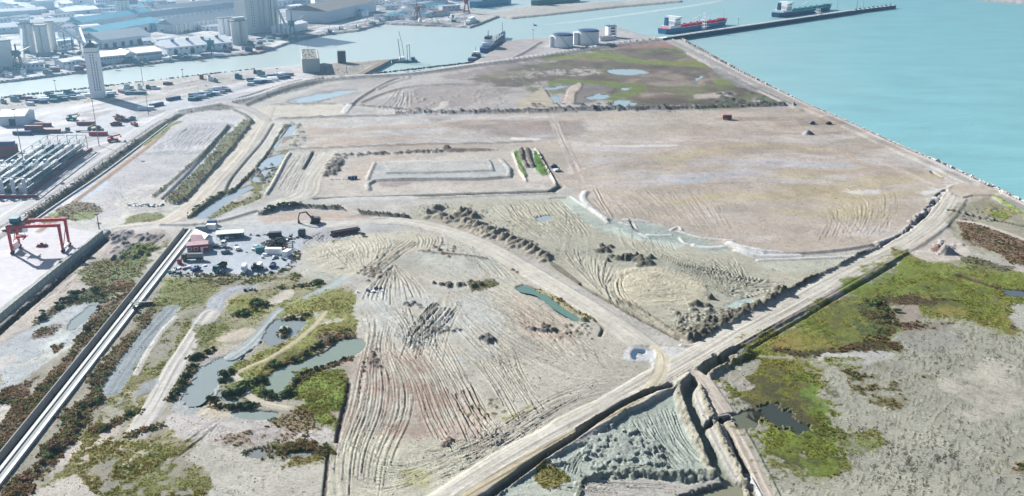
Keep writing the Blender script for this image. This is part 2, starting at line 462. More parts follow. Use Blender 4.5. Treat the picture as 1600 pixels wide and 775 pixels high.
# ---- the port on the far bank and the near-bank yard
patch([(-9000, 1300), (0, 127), (130, 111), (260, 95), (406, 82), (435, 72), (510, 53), (600, 36), (735, 42), (735, -10), (-400, -10), (-4000, 200)], S(196, 198, 205), var=0.22, noise=N1, warp=0.5, a=0.9, rnd=False, pave=0.7)
patch([(230, 2), (400, -4), (400, 6), (300, 16), (215, 14)], S(120, 110, 115), a=0.9, warp=6, var=0.2)
patch([(-200, 14), (90, 16), (190, 18), (200, 22), (60, 26), (-200, 30)], S(165, 150, 150), a=0.8, warp=6)
patch([(215, 16), (330, 6), (420, 4), (420, 12), (320, 16), (230, 24)], S(190, 178, 180), a=0.7, warp=6)
patch([(0, 175), (60, 168), (105, 165), (170, 158), (260, 158), (255, 172), (180, 185), (60, 185), (-200, 220), (-200, 190)], S(204, 205, 211), var=0.06, warp=1.0, pave=1)
patch([(0, 60 + 100), (60, 152), (140, 147), (140, 157), (60, 164), (-60, 178)], S(158, 155, 160), a=0.85, warp=4, brk=0.38, scrub=0.5)
patch([(165, 150), (230, 140), (330, 122), (420, 112), (430, 118), (330, 132), (240, 150), (170, 158)], S(170, 160, 160), a=0.8, warp=4, brk=0.4, scrub=0.5)
patch([(170, 143), (205, 142), (200, 148), (165, 150)], S(232, 205, 205), warp=1)
patch([(335, 112), (400, 109), (458, 102), (470, 106), (440, 116), (360, 118)], S(206, 202, 205), a=0.9, warp=1)
patch([(0, 190), (200, 175), (300, 150), (385, 130), (470, 118), (480, 128), (400, 150), (290, 172), (215, 205), (120, 265), (0, 345), (-900, 900), (-900, 500)], S(198, 200, 208), var=0.1, warp=1, pave=1, noise=N1, rnd=False)
patch([(300, 160), (360, 140), (430, 125), (520, 118), (470, 132), (380, 158), (320, 170)], S(176, 170, 175), a=0.7, warp=4, brk=0.42)
patch([(480, 120), (520, 100), (560, 97), (600, 94), (575, 105), (545, 117)], S(170, 160, 150), warp=2, var=0.25, scrub=0.35)
patch([(440, 132), (475, 118), (490, 118), (475, 128)], S(205, 205, 205))
_px, _py = rot(R(62)); _cl = fbm(_px / 26, _py / 9, 95, 4); _cl2 = fbm(_px / 60, _py / 14, 96, 3)
sl, m = poly([(-9000, 1300), (0, 127), (130, 111), (260, 95), (406, 82), (435, 72), (510, 53), (600, 36), (735, 42), (735, -14), (-400, -14), (-4000, 200)], 1, 0.5)
mix(sl, m * np.clip((_cl[sl] - 0.52) * 9, 0, 1) * 0.85, S(112, 112, 118), 0.2); mix(sl, m * np.clip((_cl2[sl] - 0.57) * 12, 0, 1) * 0.8, S(150, 132, 122), 0.2); mix(sl, m * np.clip((0.40 - _cl[sl]) * 14, 0, 1) * 0.9, S(236, 234, 232), 0.05)
sl, m = poly([(-900, 300), (0, 165), (140, 148), (330, 120), (480, 106), (480, 125), (300, 165), (240, 200), (0, 330), (-900, 800)], 3, 2)
mix(sl, m * np.clip((_cl[sl] - 0.58) * 9, 0, 1) * 0.7, S(150, 140, 138), 0.2); mix(sl, m * np.clip((0.42 - _cl2[sl]) * 12, 0, 1) * 0.8, S(236, 228, 228), 0.05)
# tank terminal apron and the quay by the dredger
patch([(742, 95), (770, 78), (790, 64), (845, 62), (855, 70), (840, 85), (800, 92), (760, 97)], S(190, 180, 178), warp=1, pave=1)
patch([(850, 75), (862, 60), (935, 48), (1000, 55), (1040, 59), (960, 70), (900, 80), (858, 86)], S(200, 195, 195), warp=1, pave=1)
ridge([(800, 92), (823, 80), (845, 66)], 3, 1.2, S(140, 140, 145))

STRF = fbm((WX + 30 * N1) / 34, WY / 46, 37, 5); STRF2 = fbm(WX / 30, (WY + 60 * N1) / 30, 38, 4)
# ---- reclaimed area at the far end
patch([(545, 125), (640, 118), (760, 102), (860, 88), (960, 74), (1045, 63), (1100, 88), (1180, 130), (1255, 163), (1240, 172), (900, 176), (640, 180), (480, 186), (430, 182), (440, 160), (480, 140)], S(192, 184, 180), warp=2, rnd=False, var=0.12, noise=N1)
patch([(745, 118), (800, 100), (870, 93), (960, 76), (1035, 66), (1090, 95), (1160, 125), (1200, 150), (1130, 160), (1040, 168), (960, 152), (860, 130), (800, 135), (740, 128)], S(112, 96, 80), warp=10, feather=3, var=0.35, noise=N1, a=0.95)
for c_, b_, nz_ in ((S(168, 152, 138), 0.54, STRF), (S(92, 80, 66), 0.56, 1 - STRF), (S(124, 128, 84), 0.60, STRF2)):
    sl, m = poly([(745, 118), (870, 93), (960, 76), (1035, 66), (1160, 125), (1215, 152), (1040, 168), (900, 160), (740, 135)], 4, 6, True)
    mix(sl, m * 0.8 * np.clip((nz_[sl] - b_) * 9, 0, 1), c_, 0.2, N2)
patch([(680, 118), (770, 104), (850, 97), (780, 112), (700, 124)], S(160, 146, 142), warp=8, feather=3, a=0.9)
patch([(800, 118), (840, 112), (900, 108), (935, 110), (925, 116), (850, 117), (810, 124)], S(190, 184, 176), warp=8, brk=0.36)
patch([(838, 90), (900, 84), (945, 80), (990, 91), (1050, 95), (1090, 95), (1110, 105), (1060, 103), (1000, 100), (950, 93), (900, 91), (850, 94)], S(128, 142, 68), warp=4, grass=0.6)
patch([(1020, 74), (1060, 72), (1075, 80), (1030, 80)], S(128, 135, 85), warp=6, brk=0.4)
patch([(960, 73), (1010, 67), (1050, 66), (1060, 72), (990, 76)], S(165, 130, 118), warp=4)
patch([(1115, 122), (1140, 120), (1158, 130), (1120, 132)], S(132, 142, 72), warp=3)
patch([(855, 130), (880, 124), (960, 128), (1008, 134), (1000, 146), (960, 156), (945, 154), (975, 142), (960, 135), (900, 131), (860, 134)], S(118, 132, 62), warp=3, grass=0.5)
patch([(880, 132), (940, 132), (960, 140), (940, 146), (915, 158), (900, 160)], S(140, 130, 125), warp=3)
patch([(805, 160), (840, 142), (850, 135), (870, 165), (880, 172), (820, 172)], S(200, 186, 165), warp=2, brk=0.2)
patch([(882, 160), (888, 140), (905, 130), (910, 136), (900, 148), (898, 163)], S(206, 190, 175), warp=1, h=0.8)
ridge([(851, 136), (862, 152), (885, 174)], 1.3, -0.8, S(95, 90, 90))
patch([(1080, 170), (1140, 160), (1180, 160), (1150, 172)], S(120, 128, 90), warp=4, brk=0.35)
patch([(1085, 148), (1140, 143), (1150, 150), (1090, 154)], S(196, 182, 172), warp=3)
patch([(560, 150), (610, 128), (650, 128), (630, 142), (600, 155)], S(206, 198, 192), warp=3)
patch([(640, 140), (700, 130), (790, 136), (780, 152), (700, 172), (640, 172)], S(172, 160, 154), warp=6, var=0.25, brk=0.3)
for i in range(70):
    mound(640 + rng.uniform(0, 150), 140 + rng.uniform(0, 34), rng.uniform(1, 2.5), rng.uniform(0.4, 1.2), S(178, 170, 165))
ridge([(540, 176), (560, 155), (610, 126), (640, 120)], 2.0, 1.3, S(165, 160, 155))
ridge([(565, 160), (600, 146), (640, 136), (700, 132), (745, 133)], 2.5, 1.2, S(170, 155, 150))
ridge([(590, 140), (612, 130), (640, 122)], 2.0, 1.0, S(175, 165, 160))
tracks([(575, 172), (600, 160), (620, 140)], [(640, 172), (640, 158), (640, 140)], 10, w=0.8, amp=0.5, seed=41)
road([(668, 176), (690, 168), (696, 160)], 3.5, S(210, 202, 196))
patch([(415, 166), (470, 163), (535, 163), (530, 180), (480, 183), (430, 180)], S(222, 212, 198), warp=0.6, var=0.05)
patch([(548, 163), (640, 172), (630, 180), (540, 181)], S(208, 200, 196), warp=1)
patch([(533, 176), (543, 163), (549, 165), (540, 178)], S(235, 233, 230), warp=0.3, h=0.6)
ridge([(430, 186), (480, 184), (540, 182), (640, 180), (760, 177), (900, 175)], 1.8, 1.2, S(120, 115, 112), rough=0.6)
ridge([(545, 164), (600, 168), (640, 172)], 1.8, 1.0, S(120, 118, 105), scrub=0.6)
ridge([(415, 164), (480, 162), (540, 163)], 1.5, 0.9, S(140, 132, 128))
for i in range(60):                      # dark spoil along the far bund
    x = rng.uniform(830, 1010) if i < 40 else rng.uniform(620, 830)
    mound(x, rng.uniform(162, 173) if i < 40 else rng.uniform(170, 177), rng.uniform(1.5, 3.2), rng.uniform(0.8, 2.0), S(96, 96, 98))
ridge([(620, 178), (740, 176), (900, 172), (1010, 170), (1100, 168), (1200, 165), (1262, 164)], 2.6, 2.4, S(92, 95, 92), rough=0.9, scrub=0.4)
for i in range(34):
    mound(rng.uniform(1120, 1235), rng.uniform(146, 164), rng.uniform(2, 4.5), rng.uniform(0.6, 1.8), S(92, 96, 88))
ridge([(1125, 159), (1160, 161), (1210, 161)], 4, -1.5, S(60, 62, 62))
patch([(1180, 148), (1220, 140), (1250, 160), (1200, 162)], S(110, 118, 88), warp=3, brk=0.35, scrub=0.6)

# ---- bund roads round the reclaimed area and the sea wall road
ridge([(380, 166), (440, 142), (500, 128), (560, 122), (640, 117), (740, 104), (860, 88), (960, 72), (1045, 62)], 5.5, 1.8, S(150, 140, 138), rough=0.1)
road([(425, 143), (500, 125), (560, 120), (640, 116), (740, 102), (860, 85), (960, 69), (1042, 60)], 3.2, S(222, 218, 216), lift=1.9)
patch([(280, 175), (330, 165), (400, 150), (445, 130), (500, 123), (500, 130), (440, 148), (380, 165), (300, 178)], S(120, 116, 115), warp=3, var=0.25, scrub=0.5)
ridge([(290, 172), (360, 158), (420, 140), (470, 126)], 3, 1.4, S(112, 108, 106))
road([(265, 176), (330, 165), (395, 152), (440, 136), (490, 124)], 3.0, S(206, 204, 206), lift=1.2)
road([(1042, 62), (1100, 91), (1160, 121), (1210, 146), (1260, 168), (1320, 195), (1400, 232), (1475, 265), (1540, 296), (1600, 326), (1760, 400)], 5.0, S(178, 172, 168), lift=0.8)
road([(1046, 60), (1105, 88), (1165, 119), (1260, 165), (1320, 191), (1400, 228.5), (1475, 262), (1540, 292.5), (1600, 321), (1760, 395)], 1.3, S(216, 208, 202), lift=1.4, var=0.04)
road([(1075, 84), (1120, 108), (1180, 140), (1250, 172)], 2.6, S(205, 196, 192), lift=0.6)
patch([(1108, 102), (1150, 122), (1190, 140), (1170, 140), (1130, 122)], S(150, 146, 145), warp=3, var=0.2)

# ---- the big filled field
patch([(480, 190), (700, 178), (900, 177), (1130, 172), (1268, 170), (1330, 205), (1400, 243), (1470, 274), (1490, 288), (1462, 308), (1440, 345), (1372, 382), (1290, 393), (1200, 396), (1130, 378), (1075, 358), (1000, 345), (940, 338), (912, 308), (905, 296), (870, 292), (862, 270), (810, 232), (480, 238)],
      S(202, 189, 175), warp=2, rnd=False, var=0.14, noise=N1)
_rx, _ry = rot(R(6)); _k1, _k2 = 46 * (fbm(WX / 90, WY / 90, 35, 3) - 0.5), 40 * (fbm(WX / 60, WY / 60, 36, 3) - 0.5)
STR = fbm((_rx + _k1) / 46, (_ry + _k2) / 15, 31, 5); STR2 = fbm((_rx - _k2) / 80, (_ry + _k1) / 22, 33, 5)
for pts, col, a, nz, br in (
    ([(900, 180), (1260, 172), (1440, 262), (1300, 300), (920, 285)], S(186, 170, 156), 0.7, STR, 0.52),
    ([(880, 190), (1300, 185), (1480, 290), (1350, 385), (1150, 380), (910, 300)], S(214, 205, 198), 0.85, STR2, 0.55),
    ([(910, 230), (1400, 230), (1480, 290), (1000, 300)], S(206, 202, 206), 0.8, 1 - STR, 0.56),
    ([(910, 215), (1400, 230), (1480, 290), (1400, 370), (1000, 330)], S(205, 190, 148), 0.6, 1 - STR2, 0.60),
    ([(1100, 176), (1275, 172), (1320, 205), (1180, 205)], S(160, 138, 124), 0.7, STR2, 0.45),
    ([(490, 185), (860, 178), (870, 215), (490, 232)], S(214, 210, 210), 0.8, STR, 0.5),
    ([(490, 190), (860, 180), (870, 225), (490, 232)], S(206, 182, 166), 0.6, 1 - STR, 0.52),
    ([(640, 182), (880, 180), (900, 215), (760, 212)], S(158, 142, 138), 0.7, STR2, 0.5)):
    sl, m = poly(pts, 6, 6, True)
    mix(sl, m * a * np.clip((nz[sl] - br + 0.02) * 8, 0, 1), col, 0.12, N2)
tracks([(1000, 290), (1030, 320), (1060, 350)], [(1110, 300), (1130, 340), (1150, 372)], 26, w=0.35, amp=0.10, seed=1, tint=0.08)
tracks([(920, 300), (935, 320), (948, 338)], [(1000, 300), (1030, 322), (1055, 345)], 16, w=0.4, amp=0.12, seed=2, tint=0.12)
tracks([(1290, 330), (1290, 350), (1280, 375)], [(1400, 300), (1400, 330), (1380, 365)], 22, w=0.35, amp=0.1, seed=3, tint=0.08)
tracks([(924, 292), (935, 315), (950, 338)], [(930, 292), (942, 315), (957, 340)], 2, w=0.6, amp=0.3, seed=4, trim=0.02)
road([(862, 180), (875, 215), (895, 255), (910, 285)], 3.2, S(206, 192, 182), lift=0.05, cls=0)
tracks([(862, 185), (878, 220), (896, 262)], [(872, 185), (888, 220), (908, 262)], 5, w=0.4, amp=0.12, seed=5, trim=0.1)
road([(1180, 203), (1100, 222), (1000, 246), (930, 262), (860, 290)], 2.2, S(205, 188, 176), lift=0.02, cls=0)
road([(1320, 240), (1345, 255), (1400, 268), (1460, 285)], 3.0, S(210, 190, 172), lift=0.05, cls=0)
road([(920, 292), (1000, 290), (1150, 282), (1300, 287)], 2.5, S(208, 196, 188), lift=0.03, cls=0)
patch([(915, 228), (1050, 226), (1050, 229), (960, 229)], S(232, 228, 224), warp=1.0, feather=1)
patch([(800, 214), (840, 216), (838, 219), (800, 218)], S(238, 234, 232), warp=0.4, feather=1)
patch([(1320, 298), (1370, 296), (1372, 303), (1330, 303)], S(230, 226, 220), warp=2)
patch([(1050, 285), (1090, 276), (1120, 276), (1110, 282), (1060, 290)], S(190, 194, 204), a=0.8, warp=3)
# the lower field margin: white geotextile and fill edge
ridge([(915, 300), (912, 312), (930, 330), (950, 344)], 2.6, 0.9, S(232, 230, 226), var=0.05)
ridge([(1135, 378), (1170, 390), (1240, 396), (1310, 391), (1360, 383)], 2.2, 0.9, S(196, 186, 178), var=0.06)
PONDS = []
def pond(pts, rgb, label, bank=None, depth=0.9, lev=-0.4, warp=1.2, rough=0.08, rnd=True):
    sl, m = poly(pts, 5.5, 3.5, rnd); mix(sl, 0.75 * m, S(138, 136, 120), 0.3)
    sl, m = poly(pts, 2.2, warp, rnd)
    H[sl] = H[sl] * (1 - m) + (-depth) * m
    mix(sl, m, S(120, 125, 115), 0.1); G[sl] *= (1 - m); B[sl] *= (1 - m); MUD[sl] *= (1 - m); ROADM[sl] *= (1 - m)
    PONDS.append((pts, rgb, label, lev, rough, rnd))

for p_, c_, l_ in (([(950, 109), (975, 108), (1010, 111), (1008, 116), (975, 117), (955, 114)], (214, 232, 238), 'pale oval pool on the dark brown far field'), ([(918, 152), (935, 146), (952, 148), (945, 154), (925, 156)], (196, 222, 228), 'pale pool inside the green hook of the far field'),
                   ([(952, 163), (965, 157), (990, 159), (996, 163), (975, 166)], (198, 224, 232), 'pale pool against the dark far bund'), ([(860, 152), (872, 150), (876, 157), (868, 160)], (196, 220, 228), 'small pale pool left of the sandy hump'), ([(852, 137), (886, 134), (880, 138), (856, 140)], (200, 220, 226), 'narrow pale pool above the sandy hump'),
                   ([(968, 138), (982, 137), (984, 140), (970, 141)], (214, 226, 230), 'tiny pale pool at the tip of the green hook'), ([(1088, 120), (1096, 117), (1100, 119), (1092, 124), (1086, 130)], (214, 224, 228), 'tiny pale pool near the sea wall road'),
                   ([(450, 159), (482, 149), (530, 142), (552, 140), (556, 143), (520, 152), (480, 160)], (206, 226, 238), 'long pale blue pool below the bund road')):
    pond(p_, c_, l_, warp=4.0, depth=0.55, lev=-0.25)
patch([(-200, 760), (20, 545), (60, 485), (232, 432), (480, 434), (556, 450), (560, 560), (535, 690), (512, 800), (300, 900), (-200, 1000)], S(178, 172, 156), warp=4, feather=4, rnd=False, var=0.22)
# ---- left: terminal edge, bank, pale field, vegetated bank, haul roads
patch([(-9000, 1200), (-100, 405), (0, 358), (60, 318), (115, 280), (130, 300), (90, 345), (160, 362), (120, 400), (60, 446), (0, 497), (-60, 550), (-9000, 6000)], S(226, 222, 230), warp=0.6, rnd=False, var=0.06, noise=N1, pave=1)
patch([(60, 345), (165, 340), (260, 345), (300, 352), (230, 362), (150, 362), (90, 352)], S(226, 222, 218), warp=2, var=0.08)
patch([(272, 182), (330, 172), (378, 178), (385, 192), (340, 235), (262, 315), (215, 332), (130, 345), (90, 340), (150, 275), (210, 230)], S(210, 206, 208), warp=1.2, var=0.10, noise=N1, rnd=False)
patch([(300, 192), (365, 195), (330, 222), (262, 232), (230, 238)], S(192, 190, 196), warp=1, var=0.08)
tracks([(300, 196), (270, 215), (235, 235)], [(362, 200), (340, 218), (318, 238)], 16, w=0.6, amp=0.22, seed=11, tint=0.10, trim=0.15)
patch([(222, 237), (320, 234), (330, 228), (320, 240), (222, 242)], S(160, 170, 170), warp=1, a=0.8)
patch([(170, 262), (225, 235), (310, 238), (285, 280), (240, 305), (170, 305)], S(200, 196, 200), a=0.8, warp=4, brk=0.40)
patch([(115, 300), (150, 280), (172, 284), (150, 305), (120, 318)], S(208, 218, 232), warp=2, a=0.9)
patch([(170, 315), (240, 285), (290, 290), (330, 300), (290, 330), (210, 345)], S(232, 226, 216), a=0.7, warp=5, brk=0.35)
tracks([(160, 300), (175, 318), (200, 335)], [(195, 280), (200, 310), (240, 332)], 8, w=0.4, amp=0.1, seed=12)
# bank beside the terminal road
road([(-60, 380), (0, 347), (60, 310), (110, 276), (160, 243), (215, 206), (268, 175)], 4.6, S(206, 204, 206), lift=0.5, var=0.05)
road([(-40, 395), (10, 362), (65, 323), (112, 290), (165, 255), (220, 216), (278, 178)], 2.2, S(168, 164, 160), lift=0.4, var=0.08, cls=0)
ridge([(20, 362), (55, 338), (110, 299), (160, 264), (205, 231), (250, 199), (285, 178)], 3.8, -1.6, S(86, 92, 76), rough=0.5, scrub=0.9)
ridge([(60, 362), (95, 332), (130, 305), (190, 260), (240, 222), (262, 200)], 2.5, 0.3, S(178, 142, 112), rough=0.3)
ridge([(222, 227), (245, 212), (262, 198), (280, 190)], 3.5, 0.3, S(135, 150, 86), grass=0.7)
patch([(85, 330), (110, 317), (140, 318), (160, 326), (150, 335), (120, 345), (100, 338)], S(128, 118, 92), warp=3, grass=0.3, scrub=0.6)
patch([(55, 345), (85, 330), (100, 342), (70, 350)], S(138, 148, 98), warp=3, brk=0.3, grass=0.6)
patch([(112, 335), (150, 330), (145, 342), (120, 342)], S(148, 162, 100), warp=2, grass=0.8)
patch([(185, 351), (215, 337), (255, 334), (258, 346), (220, 349)], S(134, 138, 88), warp=2, grass=0.6, scrub=0.3)
# concrete drain between the bank and the pale field
ridge([(362, 196), (335, 228), (300, 268), (258, 310)], 2.6, -1.2, S(196, 200, 206), var=0.06, flat=0.5, rough=0.1)
ridge([(356, 196), (328, 228), (288, 266), (240, 308)], 2.0, 0.7, S(148, 150, 128), scrub=0.7, rough=0.6)
patch([(385, 189), (397, 194), (375, 222), (340, 262), (315, 300), (290, 314), (263, 318), (264, 308), (300, 275), (332, 240), (360, 207)], S(112, 116, 80), warp=2, h=1.6, lump=1.6, grass=0.35, scrub=0.8, var=0.3, noise=N3)
ridge([(399, 200), (360, 250), (335, 277), (308, 307)], 1.8, -1.2, S(112, 96, 84), scrub=0.4)
road([(418, 168), (408, 190), (382, 228), (350, 265), (318, 302), (292, 330), (250, 350), (190, 358)], 5.5, S(216, 206, 192), lift=0.3)
road([(345, 160), (380, 168), (405, 180), (415, 188)], 4, S(190, 182, 176), lift=0.5)
ridge([(365, 172), (385, 182), (392, 192)], 2.5, 1.0, S(120, 118, 112))
ridge([(428, 193), (410, 222), (385, 251), (362, 280), (351, 304)], 1.3, -1.0, S(120, 116, 112), rough=0.4)
patch([(430, 195), (445, 196), (425, 230), (395, 265), (365, 300), (352, 306), (388, 258), (412, 228)], S(212, 208, 200), warp=1.5)
ridge([(447, 195), (425, 232), (402, 262), (380, 285), (358, 304)], 2.6, 0.8, S(120, 125, 105), scrub=0.9, rough=0.8)
ridge([(443, 202), (420, 240), (398, 268), (370, 296)], 1.3, -1.4, S(110, 112, 100))
patch([(448, 200), (470, 195), (478, 215), (468, 232), (440, 234), (430, 226)], S(196, 190, 178), warp=2)
patch([(444, 208), (456, 212), (448, 222), (440, 222)], S(150, 132, 118), warp=1.5)
pond([(447, 206), (456, 193), (462, 198), (456, 210), (444, 214), (432, 230), (427, 230)], (205, 222, 232), 'narrow pale pool beside the haul road bank', warp=0.6)
pond([(418, 246), (444, 240), (440, 250), (428, 262), (405, 262)], (208, 226, 240), 'pale blue pool beside the white dirt ramp', warp=0.6)
pond([(400, 270), (425, 262), (432, 264), (415, 282), (395, 282)], (206, 218, 228), 'pale grey pool below the pale blue pool', warp=0.8)
patch([(392, 282), (412, 278), (410, 298), (390, 298)], S(140, 140, 86), warp=1.5, grass=0.6)
patch([(438, 238), (450, 236), (440, 255), (420, 290), (412, 300), (425, 265)], S(142, 146, 98), warp=1.2, brk=0.3, grass=0.5)
ridge([(430, 238), (462, 233), (540, 230), (640, 226), (760, 224), (830, 221)], 1.4, 0.9, S(150, 140, 134), rough=0.5)
ridge([(453, 240), (446, 250), (436, 270), (424, 292), (416, 304)], 1.6, 1.2, S(232, 226, 214), var=0.05, rough=0.1)
for i in range(36):
    mound(rng.uniform(398, 434), rng.uniform(256, 290), rng.uniform(0.8, 1.8), rng.uniform(0.5, 1.2), S(130, 128, 118))
for i in range(26):
    mound(rng.uniform(452, 478), rng.uniform(190, 228), rng.uniform(0.8, 2.0), rng.uniform(0.5, 1.3), S(112, 110, 102))
tracks([(466, 240), (445, 270), (425, 300)], [(520, 238), (505, 268), (490, 304)], 22, w=0.5, amp=0.3, seed=13, trim=0.3, tint=0.12)
ridge([(490, 237), (483, 250), (475, 264)], 1.2, -1.6, S(120, 122, 118))
road([(520, 238), (507, 258), (494, 280), (484, 305), (440, 318), (398, 335)], 4.0, S(212, 204, 190), lift=0.15)
road([(505, 240), (492, 258), (476, 282), (466, 304), (425, 318)], 2.5, S(214, 208, 198), lift=0.1)
patch([(452, 296), (540, 300), (700, 296), (850, 290), (880, 290), (862, 300), (700, 306), (560, 310), (470, 316), (430, 318)], S(214, 208, 198), warp=2)
ridge([(495, 311), (540, 309), (640, 306), (760, 302), (865, 299)], 2.3, -1.3, S(150, 150, 142), rough=0.5)
ridge([(495, 314), (560, 312), (700, 308), (866, 302)], 1.2, 0.5, S(196, 190, 182), rough=0.3)
ridge([(862, 299), (868, 295), (876, 291)], 2.5, -1.6, S(140, 140, 136))
# pads and preload berms
patch([(520, 245), (700, 238), (800, 236), (822, 285), (860, 290), (700, 298), (500, 304), (505, 280)], S(212, 202, 192), warp=2, var=0.06, noise=N1, rnd=False)
patch([(585, 255), (762, 251), (790, 276), (640, 283), (575, 281), (578, 268)], S(204, 204, 202), warp=1.2, h=0.5, var=0.06)
patch([(600, 255), (760, 252), (768, 267), (610, 271)], S(204, 200, 196), warp=0.8, h=0.9, var=0.06, rnd=False)
ridge([(604, 272), (680, 271), (770, 268), (764, 252)], 1.8, 0.9, S(176, 178, 174), n=1, rough=0.3)
ridge([(577, 297), (584, 283), (690, 281), (796, 277), (783, 250)], 2.1, 1.1, S(180, 182, 178), n=2, rough=0.3)
ridge([(575, 281), (580, 268), (586, 256)], 1.6, 0.7, S(190, 192, 192))
patch([(540, 262), (600, 240), (680, 244), (590, 256), (575, 282), (545, 285)], S(214, 196, 180), a=0.7, warp=3, brk=0.3)
patch([(590, 286), (640, 285), (640, 290), (600, 291)], S(180, 165, 160), warp=1.5)
# turfed pad with a trench
patch([(801, 236), (836, 233), (869, 289), (822, 284)], S(214, 206, 196), warp=0.6, h=0.3, rnd=False)
patch([(801, 238), (812, 235), (816, 258), (824, 276), (819, 279)], S(100, 150, 60), warp=0.5, grass=1, rnd=False, h=0.9)
patch([(833, 236), (842, 240), (857, 274), (846, 275), (836, 266)], S(96, 148, 58), warp=0.5, grass=1, rnd=False, h=0.9)
ridge([(815, 236), (816, 250), (823, 262)], 2.2, 2.0, S(132, 118, 108), rough=0.7)
ridge([(824, 235), (827, 250), (832, 262)], 2.2, 1.8, S(124, 110, 102), rough=0.7)
ridge([(836, 233), (850, 256), (868, 288)], 1.0, 1.4, S(226, 222, 216), var=0.04, rough=0.1)
ridge([(801, 239), (812, 268), (822, 283)], 0.9, 1.0, S(228, 218, 204), var=0.04, rough=0.1)
# hedge bank of dark spoil on the pads
for i in range(70):
    t = rng.uniform(0, 1)
    mound(524 + t * 180, 243 - t * 8 + rng.uniform(-1.2, 1.6), rng.uniform(1.0, 1.9), rng.uniform(0.8, 1.7), S(112, 104, 96))
for i in range(50):
    y = rng.uniform(246, 275); c = 531 - (y - 246) * 0.55
    mound(c + rng.uniform(-11, 9), y, rng.uniform(1.2, 2.4), rng.uniform(1.0, 2.0), S(124, 114, 108))
mound(698, 233, 3.6, 2.8, S(110, 102, 98)); mound(712, 235, 5, 1.4, S(128, 108, 96), el=2); mound(745, 234, 4, 1.0, S(150, 130, 118), el=3)
for i in range(9): mound(516 + i * 5 + rng.uniform(-1, 1), 280.5, 0.8, 0.8, S(120, 115, 112))

# ---- plaza, compound yard, haul road junction
patch([(300, 352), (330, 335), (420, 320), (480, 335), (560, 345), (640, 350), (560, 362), (480, 362), (400, 368), (340, 372), (310, 365)], S(206, 208, 210), warp=2, var=0.07, noise=N1)
patch([(285, 372), (330, 360), (400, 360), (470, 358), (470, 385), (455, 420), (390, 432), (300, 432), (268, 428), (280, 395)], S(188, 197, 208), warp=1.2, var=0.06, noise=N1, pave=0.8)
road([(190, 362), (260, 355), (320, 350), (400, 342), (480, 345), (560, 347), (610, 346)], 5.5, S(212, 210, 206), lift=0.1)
road([(330, 352), (380, 335), (420, 325), (470, 318), (540, 312), (640, 310)], 4.5, S(208, 206, 202), lift=0.1)
patch([(405, 342), (425, 334), (480, 330), (540, 333), (600, 342), (540, 345), (470, 346), (415, 348)], S(204, 186, 174), warp=2, var=0.07)
ridge([(408, 335), (430, 327), (470, 323), (500, 325), (530, 326), (556, 332)], 2.6, 1.4, S(112, 112, 98), scrub=0.8, rough=0.7)
ridge([(556, 332), (585, 335), (610, 338), (636, 340)], 2.2, 1.5, S(104, 104, 96), scrub=0.6, rough=0.8)
road([(528, 320), (545, 328), (556, 335)], 2.0, S(200, 192, 182), lift=0.3)
ridge([(250, 352), (300, 352), (345, 346), (400, 330)], 1.4, 0.8, S(150, 146, 140))
pond([(300, 338), (318, 325), (340, 310), (365, 300), (388, 290), (395, 294), (375, 305), (345, 325), (322, 340)], (190, 204, 214), 'straight pale ditch pool north of the works compound', warp=0.5)
patch([(322, 340), (345, 326), (380, 310), (400, 300), (408, 308), (385, 318), (350, 336), (330, 342)], S(138, 140, 96), warp=2, grass=0.4, scrub=0.5)
ridge([(296, 340), (318, 322), (345, 304), (362, 298)], 1.8, 1.0, S(118, 128, 90), scrub=0.9)
patch([(470, 372), (520, 355), (545, 380), (480, 392)], S(192, 192, 196), warp=2)
tracks([(500, 362), (480, 372), (466, 384)], [(540, 362), (530, 372), (516, 388)], 8, w=0.5, amp=0.3, seed=14)
patch([(520, 374), (560, 370), (562, 378), (520, 380)], S(150, 165, 92), warp=2, brk=0.4, grass=0.7)
tracks([(340, 360), (380, 390), (430, 410)], [(420, 350), (430, 380), (450, 400)], 10, w=0.35, amp=0.06, seed=15, tint=0.05)

# ---- ground between the terminal wall and the concrete channel
patch([(20, 500), (90, 435), (150, 392), (200, 356), (225, 362), (160, 415), (70, 485), (40, 520), (0, 560), (-100, 640), (-100, 600)], S(218, 206, 196), warp=1.2, var=0.08, rnd=False)
tracks([(150, 395), (100, 435), (45, 485)], [(168, 395), (120, 435), (70, 485)], 9, w=0.4, amp=0.2, seed=16)
ridge([(-60, 565), (0, 516), (70, 456), (112, 420), (150, 388), (168, 372)], 2.6, -0.8, S(92, 76, 70), scrub=0.9, rough=0.5)
road([(-80, 560), (0, 494), (62, 444), (120, 398), (163, 364)], 2.6, S(176, 182, 178), lift=1.3, var=0.05)
patch([(170, 380), (225, 360), (262, 360), (250, 385), (215, 405), (175, 410), (160, 400)], S(190, 178, 172), warp=2, var=0.15)
for i in range(55):
    mound(rng.uniform(175, 240), rng.uniform(362, 404), rng.uniform(1.0, 2.6), rng.uniform(0.6, 1.6), S(150, 142, 142), el=rng.uniform(1, 2), ang=rng.uniform(0.6, 1.3))
tracks([(240, 362), (205, 385), (165, 412)], [(262, 362), (228, 388), (195, 415)], 12, w=0.6, amp=0.5, seed=17)
patch([(120, 440), (150, 410), (200, 400), (225, 400), (260, 372), (250, 395), (215, 440), (190, 470), (150, 455)], S(130, 138, 96), warp=3, var=0.2, grass=0.7, scrub=0.35)
patch([(190, 395), (230, 380), (245, 390), (222, 410), (192, 405)], S(112, 138, 72), warp=3, grass=0.8, brk=0.3)
patch([(165, 448), (190, 438), (208, 445), (195, 456), (170, 458)], S(140, 105, 84), warp=2, scrub=0.9)
patch([(160, 470), (195, 455), (205, 465), (180, 482), (160, 482)], S(196, 178, 166), warp=2)
